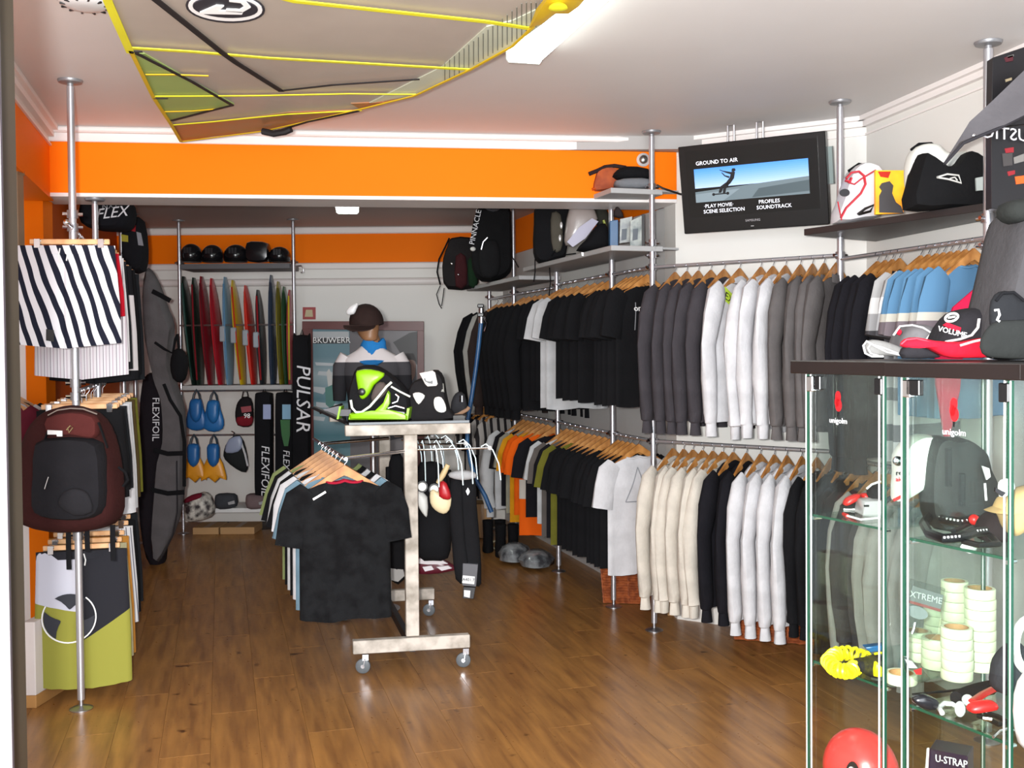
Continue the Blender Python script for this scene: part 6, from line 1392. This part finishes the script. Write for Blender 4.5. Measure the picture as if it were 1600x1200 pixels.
MB().puff([(1355, 766), (1365, 758), (1378, 756), (1379, 775), (1370, 782), (1358, 778)], 2.78, .03).build('body', BINB, t)
MB().tube([at(1354, 764, 2.74), at(1362, 757, 2.74), at(1376, 752, 2.74)], .003, 6).build('trim', WHITEP, t)
t = thing('fin_key', 'thin white tool with a red tip on the cabinet shelf', 'tool', onsh(1335, 812, 1.203))
MB().tube([onsh(1324, 806, 1.207), onsh(1345, 812, 1.207), onsh(1375, 809, 1.207)], .003, 6).build('shaft', WHITEP, t)
MB().tube([onsh(1318, 803, 1.207), onsh(1324, 806, 1.207)], .005, 8).build('tip', RDP, t)
# lower shelf: coiled yellow leash
t = thing('coiled_leash', 'bright yellow coiled leash on the lower shelf of the first cabinet', 'leash', onsh(1335, 1050, .812))
YL = mat('yellow_plastic', '#efe51c', .35, var=.05)
pts = []; base = [onsh(x, y, .835) for x, y in ((1356, 1030), (1330, 1020), (1305, 1022), (1294, 1033), (1305, 1046), (1325, 1050), (1338, 1042))]
def interp(P_, f):
    f = f*(len(P_)-1); i = min(int(f), len(P_)-2); return P_[i]*(1-(f-i))+P_[i+1]*(f-i)
for k in range(200):
    f = k/199; c = interp(base, f); d = (interp(base, min(1, f+.02))-interp(base, max(0, f-.02))).normalized(); n_ = V(-d.y, d.x, 0)
    a = 2*pi*17*f; pts.append(c+n_*.016*cos(a)+V(0, 0, .016*sin(a)))
MB().tube(pts, .0048, 6).build('coil', YL, t)
MB().tube([onsh(x, y, .835) for x, y in ((1338, 1016), (1350, 1018), (1360, 1026))], .006, 8).build('lead', YL, t)
t = thing('leash_cuff', 'black ankle cuff with a yellow patch beside the yellow leash', 'leash', onsh(1370, 1060, .812))
MB().puff([(1335, 1030), (1350, 1028), (1372, 1022), (1379, 1030), (1378, 1048), (1366, 1058), (1345, 1050), (1334, 1042)], 2.60, .03).build('cuff', BINB, t)
MB().puff([(1366, 1034), (1372, 1036), (1378, 1044), (1381, 1050), (1379, 1056), (1365, 1056)], 2.55, .012).build('patch', YL, t)
MB().tube([at(1366, 1022, 2.6), at(1376, 1020, 2.6), at(1384, 1022, 2.6)], .003, 6).build('trim', YL, t)
t = thing('blue_packet', 'small blue packet behind the yellow leash', 'packet', onsh(1365, 1018, .812))
MB().slab([(1352, 1012), (1384, 1008), (1386, 1016), (1360, 1020)], 2.78, .03).build('packet', plastic('#2a6fa8', .3), t, bevel=.002)
# skate helmet
hcz = .42+.002
t = thing('skate_helmet', 'glossy coral red skate helmet on the bottom shelf', 'helmet', onsh(1345, 1262, hcz))
hc_ = q1(.12, .14, .42+.10)+V(0, 0, .01); hc_ = V(at(1352, 1205, 2.70)); hc_.z = .53; hc_.x -= .012
RHM = Matrix.Rotation(.5, 3, 'Z')
MB().ell(hc_, (.088, .104, .108), 28, 12, R=RHM, z0=-.75).build('shell', mat('coral_gloss', '#e63e3c', .25, var=.03, spec=.6), t)
for dx, dz, rx, rz_, m_ in ((-.048, .01, .018, .048, BLKP), (-.050, .008, .013, .038, mat('sticker_print', '#d9d6d0', .5, col2='#2a2226', vscale=45))):
    v0 = hc_+V(dx, -.083, dz); n_ = V(-.50, -.86, .05).normalized(); u_ = V(.86, -.50, 0).normalized()
    MB().prism([v0+u_*rx*1.1*cos(2*pi*k/22)+V(0, 0, rz_*sin(2*pi*k/22))-n_*.0 for k in range(22)], n_*(.004 if m_ is BLKP else .007)).build('side_sticker', m_, t, smooth=False)
for k in range(3): MB().box(hc_+V(.02+.02*k, -.088, -.055), (.010, .01, .008)).build('vent', plastic('#8a1c20'), t)
# ---- cabinet two
t = thing('helmet', 'white helmet shell with small lettering inside the middle cabinet', 'helmet', onsh(1425, 812, 1.203))
MB().puff([(1398, 740), (1398, 712), (1410, 692), (1428, 680), (1445, 678), (1456, 684), (1458, 712), (1450, 742), (1436, 760), (1412, 776), (1396, 782)], 2.62, .06, prof=((1, 0), (.98, .5), (.92, .85), (.7, .97), (.3, 1))).build('shell', mat('white_gloss', '#e9ebe6', .25, var=.03), t)
MB().tube([at(x, y, 2.57) for x, y in ((1440, 752), (1425, 766), (1408, 776), (1396, 782))], .004, 6).build('red_trim', RDP, t)
text('rene', .018, mat('print_black', '#1a1a1c', .7), t, at(1410, 739, 2.552), (1, 0, 0), (0, 0, 1)); text('aion', .016, RP, t, at(1408, 749, 2.552), (1, 0, 0), (0, 0, 1))
MB().lathe([(.012, 0), (.012, .006), (.006, .01)], at(1402, 720, 2.56), 16, R=RX).build('rivet', CHROME, t)
t = thing('impact_vest', 'black padded vest standing inside the middle cabinet', 'vest', onsh(1490, 832, 1.203))
MB().puff([(1442, 800), (1440, 750), (1444, 710), (1452, 686), (1465, 680), (1480, 684), (1495, 682), (1515, 690), (1530, 705), (1536, 730), (1548, 755), (1554, 790), (1545, 815), (1500, 828), (1460, 826)], 2.58, .07, prof=((1, 0), (.98, .5), (.92, .85), (.7, .97), (.3, 1))).build('body', mat('cloth_vest', '#0e1011', .7, var=.15), t)
for x, y0, y1 in ((1503, 740, 790), (1482, 700, 760)): MB().tube([at(x, y0, 2.50), at(x, y1, 2.50)], .008, 6).build('rib', cloth('#2a2c2e', 'vestrib'), t)
MB().slab([(1535, 728), (1546, 732), (1548, 745), (1542, 750)], 2.50, .006).build('tag', WHITEP, t)
MB().tube([at(x, y, 2.49) for x, y in ((1539, 755), (1540, 770), (1541, 782))], .003, 6).build('zip_pull', WHITEP, t)
t = thing('pump_hose', 'black coil hose with white dots on the middle cabinet shelf', 'hose', onsh(1480, 850, 1.203))
cz = 1.222; P_ = [onsh(x, y, cz) for x, y in ((1530, 812), (1500, 816), (1475, 812), (1452, 806), (1443, 818), (1452, 834), (1475, 842), (1500, 840), (1520, 832), (1540, 830))]
MB().tube(P_, .011, 8).build('hose', BLKP, t)
DOT = MB()
for k in range(40):
    c = interp(P_, k/39); DOT.box(c+V(-.003, -.009, .005), (.0035, .004, .0045))
o = DOT.build('hose_dots', WHITEP, t); o['kind'] = 'stuff'
t = thing('kite_leash', 'tangled black leash with a red ball in the middle cabinet', 'leash', onsh(1540, 850, 1.203))
MB().tube([onsh(x, y, 1.213) for x, y in ((1490, 830), (1510, 822), (1528, 815), (1545, 835), (1560, 850), (1530, 852), (1505, 846))], .007, 8).build('line', BLKP, t)
MB().ell(onsh(1522, 812, 1.228), (.013, .013, .013), 14, 8).build('ball', RDP, t)
MB().puff([(1500, 855), (1510, 846), (1526, 850), (1524, 862), (1514, 865)], 2.28, .004).build('card', WHITEP, t)
t = thing('dark_pouch', 'dark pouch behind the leash in the middle cabinet', 'pouch', onsh(1548, 845, 1.203))
MB().puff([(1530, 815), (1545, 800), (1560, 808), (1572, 828), (1572, 842), (1540, 846), (1526, 836)], 2.40, .05).build('body', cloth('#2c2326', 'pouchdk'), t)
# tape rolls
TAPE = mat('tape_cream', '#e2e2c6', .5, bump=.05, var=.04); CORE = mat('tape_core', '#b98a5a', .7, var=.1)
proto = thing('tape_roll', 'x', 'tape roll', (0, 0, 0))
TR, TH = .0365, .026
MB().loft([[(r*cos(2*pi*k/26), r*sin(2*pi*k/26), z) for k in range(26)] for r, z in ((TR*.78, 0), (TR*.97, 0), (TR, .002), (TR, TH-.003), (TR*.97, TH-.001), (TR*.78, TH-.001))], False, False).build('tape', TAPE, proto)
MB().loft([[(r*cos(2*pi*k/26), r*sin(2*pi*k/26), z) for k in range(26)] for r, z in ((TR*.78, TH-.001), (TR*.70, TH-.001), (TR*.70, 0), (TR*.78, 0))], False, False).build('core', CORE, proto)
proto['_used'] = 0
stacks = [((1495, 1070), 5, 'front stack', 1.0), ((1531, 1055), 8, 'tallest stack', 1.0), ((1492, 1040), 8, 'stack behind the front one', .9), ((1464, 1052), 3, 'short middle stack', 1.0), ((1464, 1030), 5, 'stack behind the short one', .9), ((1434, 1040), 3, 'leftmost stack', .9), ((1408, 1076), 1, 'lone roll at the left corner', 1.0)]
for (x, y), n, nm_, sc_ in stacks:
    b = V(onz(x, y-10, .812)); 
    for i in range(n):
        tierl = 'cream tape roll, '+(nm_ if n == 1 else nm_+', '+('topmost' if i == n-1 else 'bottom' if i == 0 else ORD[i+1]+' from the bottom'))+', middle cabinet'
        tierl = tierl.replace('cream tape roll, lone roll', 'lone cream tape roll')
        s_ = (sc_*1.04,)*2+(1.0,)
        fix_label(proto, (b.x+random.uniform(-.0015, .0015), b.y+random.uniform(-.0015, .0015), .8115+i*(TH+.0004)), random.uniform(0, 6), uniq(tierl), 'tape rolls in the middle cabinet', s_)
t = thing('blister_pack', 'clear blister pack with a printed card leaning by the tape rolls', 'package', onsh(1440, 1010, .812))
PK_ = glassmat('clear_pack', '#eef0ef')
MB().slab([(1424, 905), (1478, 920), (1466, 990), (1452, 1002), (1418, 995), (1416, 940)], 2.50, .012).build('shell', PK_, t, bevel=.002)
MB().slab([(1426, 915), (1474, 930), (1470, 952), (1421, 938)], 2.507, .003).build('header_card', plastic('#8d8f90', .4), t)
MB().slab([(1421, 938), (1470, 952), (1469, 956), (1420, 942)], 2.506, .003).build('red_line', plastic('#b0605c'), t)
text('XTREME', .022, WHITEP, t, at(1447, 934, 2.503), (1, 0, -.25), (.1, 0, 1), th=.0005)
MB().slab([(1433+17*cos(2*pi*k/18), 957+10*sin(2*pi*k/18)+4*cos(2*pi*k/18)) for k in range(18)], 2.504, .003).build('oval_print', plastic('#a9adb0', .4), t)
MB().tube([at(x, y, 2.50) for x, y in ((1430, 972), (1428, 982), (1425, 990))], .004, 8).build('tool', CHROME, t)
t = thing('accessory_packet', 'small clear packet with a red mark beside the lone tape roll', 'packet', onsh(1435, 1065, .812))
MB().slab([(1412, 1026), (1425, 1030), (1442, 1045), (1456, 1062), (1440, 1068), (1430, 1064), (1414, 1048)], 2.30, .010).build('packet', PK_, t, bevel=.002)
MB().slab([(1414, 1030), (1425, 1033), (1434, 1044), (1420, 1044)], 2.303, .003).build('card', plastic('#a9a9a9', .4), t)
MB().slab([(1428, 1048), (1440, 1044), (1440, 1054), (1432, 1054)], 2.301, .003).build('red_mark', RDP, t)
# front clutter of the lower shelf
def clut(name, lb, cat, px, z, parts):
    t = thing(name, lb, cat, onsh(*px, z))
    for mb, nm_, m_ in parts: mb.build(nm_, m_, t)
clut('kite_bar_grip', 'red and black padded handle at the front of the tape shelf', 'handle', (1535, 1110), .812, [
 (MB().tube([onsh(x, y, .835) for x, y in ((1495, 1092), (1512, 1084), (1530, 1078), (1548, 1074))], .017, 10), 'grip', BINB),
 (MB().tube([onsh(x, y, .850) for x, y in ((1520, 1096), (1536, 1085), (1550, 1078), (1566, 1072))], .011, 8, flat=.5), 'red_band', RDP),
 (MB().puff([(1510, 1106), (1520, 1098), (1545, 1094), (1556, 1098), (1556, 1106), (1535, 1110), (1516, 1112)], 2.19, .02), 'red_pad', RDP)])
clut('carabiner', 'white hook with a curled end at the front of the tape shelf', 'hook', (1490, 1115), .812, [
 (MB().tube([onsh(x, y, .826) for x, y in ((1472, 1114), (1467, 1106), (1475, 1099), (1488, 1100), (1498, 1106), (1505, 1112))], .0055, 8), 'hook', WHITEP),
 (MB().ell(onsh(1512, 1094, .842), (.013, .013, .013), 12, 8), 'knob', WHITEP),
 (MB().ell(onsh(1500, 1108, .832), (.012, .010, .018), 12, 8), 'knuckle', WHITEP)])
clut('goggle', 'black sunglasses at the left front of the tape shelf', 'sunglasses', (1450, 1100), .812, [
 (MB().puff([(1425, 1090), (1440, 1084), (1455, 1088), (1466, 1096), (1460, 1108), (1442, 1106), (1428, 1098)], 2.32, .015), 'lens', HB),
 (MB().tube([onsh(x, y, .83) for x, y in ((1426, 1085), (1480, 1080), (1510, 1076))], .003, 6), 'arm', BLKP),
 (MB().ell(onsh(1430, 1094, .83), (.008, .006, .005), 10, 6), 'glint_stud', CHROME)])
clut('harness_hook', 'steel ring and black webbing at the right front of the tape shelf', 'buckle', (1560, 1140), .812, [
 (MB().tube([onsh(x, y, .822) for x, y in ((1528, 1118), (1545, 1124), (1560, 1132), (1575, 1128), (1560, 1120), (1540, 1114))], .006, 8), 'webbing', BLKP),
 (MB().tube([onsh(x, y, .822) for x, y in ((1552, 1152), (1562, 1142), (1578, 1138), (1590, 1144))], .003, 8), 'ring', CHROME),
 (MB().tube([onsh(1536, 1122, .834), onsh(1550, 1124, .834)], .006, 8), 'bar', CHROME)])
t = thing('boxed_strap', 'dark purple box with white lettering at the bottom of the middle cabinet', 'box', q2(.12, .12, .424))
bz = V(at(1470, 1178, 2.36))
R4 = Matrix.Rotation(-.25, 3, 'Z') @ Matrix.Rotation(.0, 3, 'X')
MB().prism([at(1452, 1170, 2.38), at(1512, 1182, 2.28), V(at(1512, 1182, 2.28))-V(0, 0, .20), V(at(1452, 1170, 2.38))-V(.012, 0, .22)], (.04, .06, 0)).build('carton', mat('carton_purple', '#241a30', .35, var=.1), t, smooth=False, bevel=.002)
MB().prism([at(1449, 1170, 2.375), at(1452, 1169, 2.375), V(at(1452, 1169, 2.375))-V(.012, 0, .22), V(at(1449, 1170, 2.375))-V(.016, 0, .22)], (.0, .004, 0)).build('edge', WHITEP, t, smooth=False)
text('U-STRAP', .024, WHITEP, t, at(1486, 1190, 2.306), V(at(1512, 1182, 2.28))-V(at(1452, 1170, 2.38)), (0, 0, 1), th=.0006)
# cabinet three contents
t = thing('white_ring', 'white ring shape behind the glass at the right edge', 'ring', onsh(1600, 1040, .812))
MB().tube([V(at(1612+26*cos(a), 1008+42*sin(a), 2.2)) for a in [2*pi*k/24 for k in range(25)]], .010, 8).build('rim', WHITEP, t)
t = thing('beige_bag', 'beige folded bag crossing the middle and right cabinets', 'bag', onsh(1585, 845, 1.203))
MB().puff([(1540, 798), (1555, 792), (1562, 778), (1590, 762), (1625, 760), (1625, 810), (1600, 822), (1580, 836), (1568, 822), (1560, 802)], 2.24, .05).build('body', mat('beige_cloth', '#b99a68', .8, var=.1), t)
MB().puff([(1560, 760), (1564, 750), (1578, 748), (1584, 762), (1572, 774), (1562, 776)], 2.17, .015).build('card', mat('card_white', '#e6ece8', .4), t)
MB().slab([(1556, 762), (1572, 770), (1566, 776), (1555, 768)], 2.15, .006).build('clip', BLKP, t)
t = thing('grey_neoprene_sleeve', 'dark grey folded sleeve right of the tape rolls', 'sleeve', onsh(1560, 1060, .812))
MB().puff([(1548, 1050), (1552, 1030), (1566, 1012), (1582, 1004), (1600, 1010), (1600, 1080), (1570, 1085), (1548, 1072)], 2.33, .03).build('body', cloth('#3a383e', 'sleevegrey'), t)
t = thing('clear_bag', 'clear bag of white discs low in the right cabinet', 'bag', onsh(1600, 1150, .812))
MB().puff([(1585, 1085), (1600, 1050), (1630, 1045), (1640, 1150), (1600, 1170), (1586, 1140)], 2.05, .02).build('bag', mat('haze_wrap', '#8a8480', .25, col2='#c9c6c2', vscale=14), t)
# ================================================ caps on top of the cabinets
def capthing(lb, c, rz, crown, vis, z, s=1, under=None):
    t = thing('baseball_cap', lb, 'cap', (c.x, c.y, z)); R = Matrix.Rotation(rz, 3, 'Z'); c = V(c.x, c.y, z)
    MB().loft([[c+R@V(.082*s*q*cos(a), .098*s*q*sin(a), zz*s) for a in [2*pi*k/26 for k in range(26)]] for q, zz in ((.97, .004), (1, .008), (.99, .04), (.93, .075), (.74, .102), (.42, .116), (.10, .120))]).build('crown', crown, t)
    MB().ell(c+V(0, 0, .121*s), (.007, .007, .004), 10, 5).build('button', vis, t)
    for o_, nm_, m_ in ((0, 'visor', vis), (-.003, 'visor_under', under or vis)):
        MB().loft([[c+R@V(.078*s*sin(a)*min(1, q*1.02), (-.085-.080*(q-.75)*4*cos(a)**2*.9)*s*(1 if q > .7 else q*1.3), (.010-.045*(q-.75)*4*sin(a)**2*.6-.010*(q-.75)*4+.014*cos(a)+o_+e)) for a in [(-1+2*k/16)*pi/2 for k in range(17)]] for q, e in ((.75, 0), (.85, 0), (.95, 0), (1, 0), (1, .003), (.85, .003), (.75, .003))], False, False).build(nm_, m_, t)
    return t
GCR = mat('cap_grey_check', '#5e5c5e', .8, col2='#4a484b', vscale=20); RDC = cloth('#e21c34', 'capred'); BKC = cloth('#2a282c', 'capblack'); WHC = cloth('#eeeeee', 'capwhite')
def visorstrip(t, pts, Y, r, m, nm_='visor_edge', flat=.5): MB().tube([at(x, y, Y) for x, y in pts], r, 8, flat=flat).build(nm_, m, t)
Yc = 2.62; zc = ZT+.002
t = thing('baseball_cap', 'grey cap with a white-edged curled visor on the cabinet tops', 'cap', V(at(1400, 560, Yc)))
MB().puff([(1392, 552), (1396, 530), (1404, 514), (1414, 508), (1436, 507), (1450, 514), (1456, 530), (1458, 556), (1420, 558)], Yc+.10, .09).build('crown', GCR, t)
MB().puff([(1350, 540), (1356, 532), (1370, 531), (1390, 536), (1412, 546), (1412, 556), (1385, 556), (1362, 557), (1352, 550)], Yc+.02, .02).build('visor', cloth('#8f8e8c', 'visorgrey'), t)
visorstrip(t, ((1412, 556), (1385, 550), (1366, 540), (1354, 533), (1349, 540), (1352, 552), (1362, 557), (1380, 557)), Yc-.01, .0055, WHC)
visorstrip(t, ((1412, 556), (1392, 548), (1376, 542), (1360, 538), (1356, 544), (1360, 552), (1372, 556)), Yc+.0, .005, WHC)
visorstrip(t, ((1396, 524), (1406, 510), (1425, 508), (1442, 512), (1455, 520), (1448, 530)), Yc-.0, .0055, WHC, 'crown_piping')
MB().puff([(1400, 520), (1404, 514), (1408, 518), (1405, 524)], Yc-.0, .01).build('red_stitch', RDC, t)
t = thing('baseball_cap', 'black cap with an oval badge, red visor and white stripes on the cabinet tops', 'cap', V(at(1480, 558, 2.5)))
MB().puff([(1454, 545), (1458, 522), (1470, 503), (1482, 490), (1500, 483), (1522, 482), (1530, 494), (1534, 520), (1536, 548), (1500, 556)], 2.58, .09).build('crown', BKC, t)
MB().puff([(1406, 540), (1412, 530), (1430, 527), (1455, 532), (1500, 534), (1530, 528), (1545, 536), (1560, 556), (1500, 560), (1470, 556), (1440, 540), (1420, 545)], 2.46, .03).build('visor', RDC, t)
MB().puff([(1408, 545), (1420, 540), (1438, 542), (1462, 554), (1464, 559), (1410, 560)], 2.46, .025).build('visor_under', BKC, t)
visorstrip(t, ((1408, 538), (1416, 531), (1432, 529), (1452, 534), (1470, 540), (1500, 544)), 2.435, .004, cloth('#ff5a6c', 'pinkedge'))
visorstrip(t, ((1478, 534), (1500, 530), (1518, 524), (1528, 512), (1530, 498)), 2.46, .006, WHC, 'white_stripe')
visorstrip(t, ((1500, 540), (1520, 534), (1538, 530)), 2.43, .006, WHC, 'white_stripe')
visorstrip(t, ((1532, 540), (1548, 544), (1556, 550), (1540, 552), (1552, 558)), 2.43, .006, WHC, 'white_mark')
MB().tube([at(1487+10*cos(a), 496+6*sin(a)-2*cos(a), 2.485) for a in [2*pi*k/20 for k in range(21)]], .003, 6).build('oval_badge', mat('grey_plastic_pale', '#cfcfca', .45), t)
MB().slab([(1482, 495), (1493, 493), (1493, 496), (1482, 498)], 2.482, .004).build('badge_mark', mat('grey_plastic_pale', '#cfcfca', .45), t, smooth=False)
MB().slab([(1474, 508), (1480, 504), (1502, 512), (1500, 519), (1486, 514)], 2.478, .006).build('red_badge', RDC, t)
text('VOLUME', .018, mat('print_white', '#f4f4f4', .7), t, at(1488, 519, 2.470), (1, 0, -.26), (.2, 0, 1), th=.001)
# dark grey bag at the right edge with round pocket
t = thing('wheeled_bag', 'large dark grey bag with a round black pocket on the right cabinets', 'bag', V(at(1570, 560, 2.45)))
MB().puff([(1530, 556), (1526, 500), (1534, 460), (1548, 400), (1560, 350), (1575, 330), (1640, 315), (1680, 400), (1690, 556), (1600, 562)], 2.52, .14, prof=((1, 0), (.98, .5), (.92, .85), (.8, .96), (.3, 1))).build('body', cloth('#4b494b', 'biggrey'), t)
MB().puff([(1546, 500), (1548, 470), (1560, 456), (1580, 456), (1600, 468), (1612, 500), (1600, 530), (1570, 536), (1552, 525)], 2.385, .016).build('round_pocket', cloth('#26272a', 'pocketdk'), t)
MB().puff([(1532, 530), (1550, 505), (1580, 500), (1640, 505), (1640, 556), (1560, 560), (1534, 552)], 2.37, .014).build('lower_panel', cloth('#2e302f', 'lowerpanel'), t)
MB().tube([at(x, y, 2.335) for x, y in ((1554, 485), (1560, 484), (1562, 492), (1558, 500), (1562, 502))], .003, 6).build('pocket_logo', WHITEP, t)
MB().tube([at(x, y, 2.36) for x, y in ((1556, 470), (1566, 458), (1584, 457), (1600, 470))], .004, 6).build('pocket_piping', BLACK, t)
MB().puff([(1562, 340), (1564, 320), (1590, 312), (1640, 308), (1640, 335), (1600, 345), (1580, 350)], 2.42, .06).build('top_strap', cloth('#2b2d2b', 'topstrap'), t)
# crimson pennant seen through the middle cabinet
pn = thing('scarf', 'long crimson cloth falling behind the caps and the middle cabinet', 'cloth', V(at(1482, 682, 4.12)))
MB().slab([(1536, 402), (1552, 398), (1562, 422), (1548, 450), (1534, 490), (1504, 562), (1500, 610), (1484, 682), (1476, 682), (1463, 600), (1462, 562), (1490, 480), (1525, 450)], 4.12, .014).build('cloth', PK, pn)
MB().tube([at(1544, 402, 4.12), (at(1544, 402, 4.12)[0]+.01, 4.12, 2.06)], .004, 6).build('cord', PK, pn)
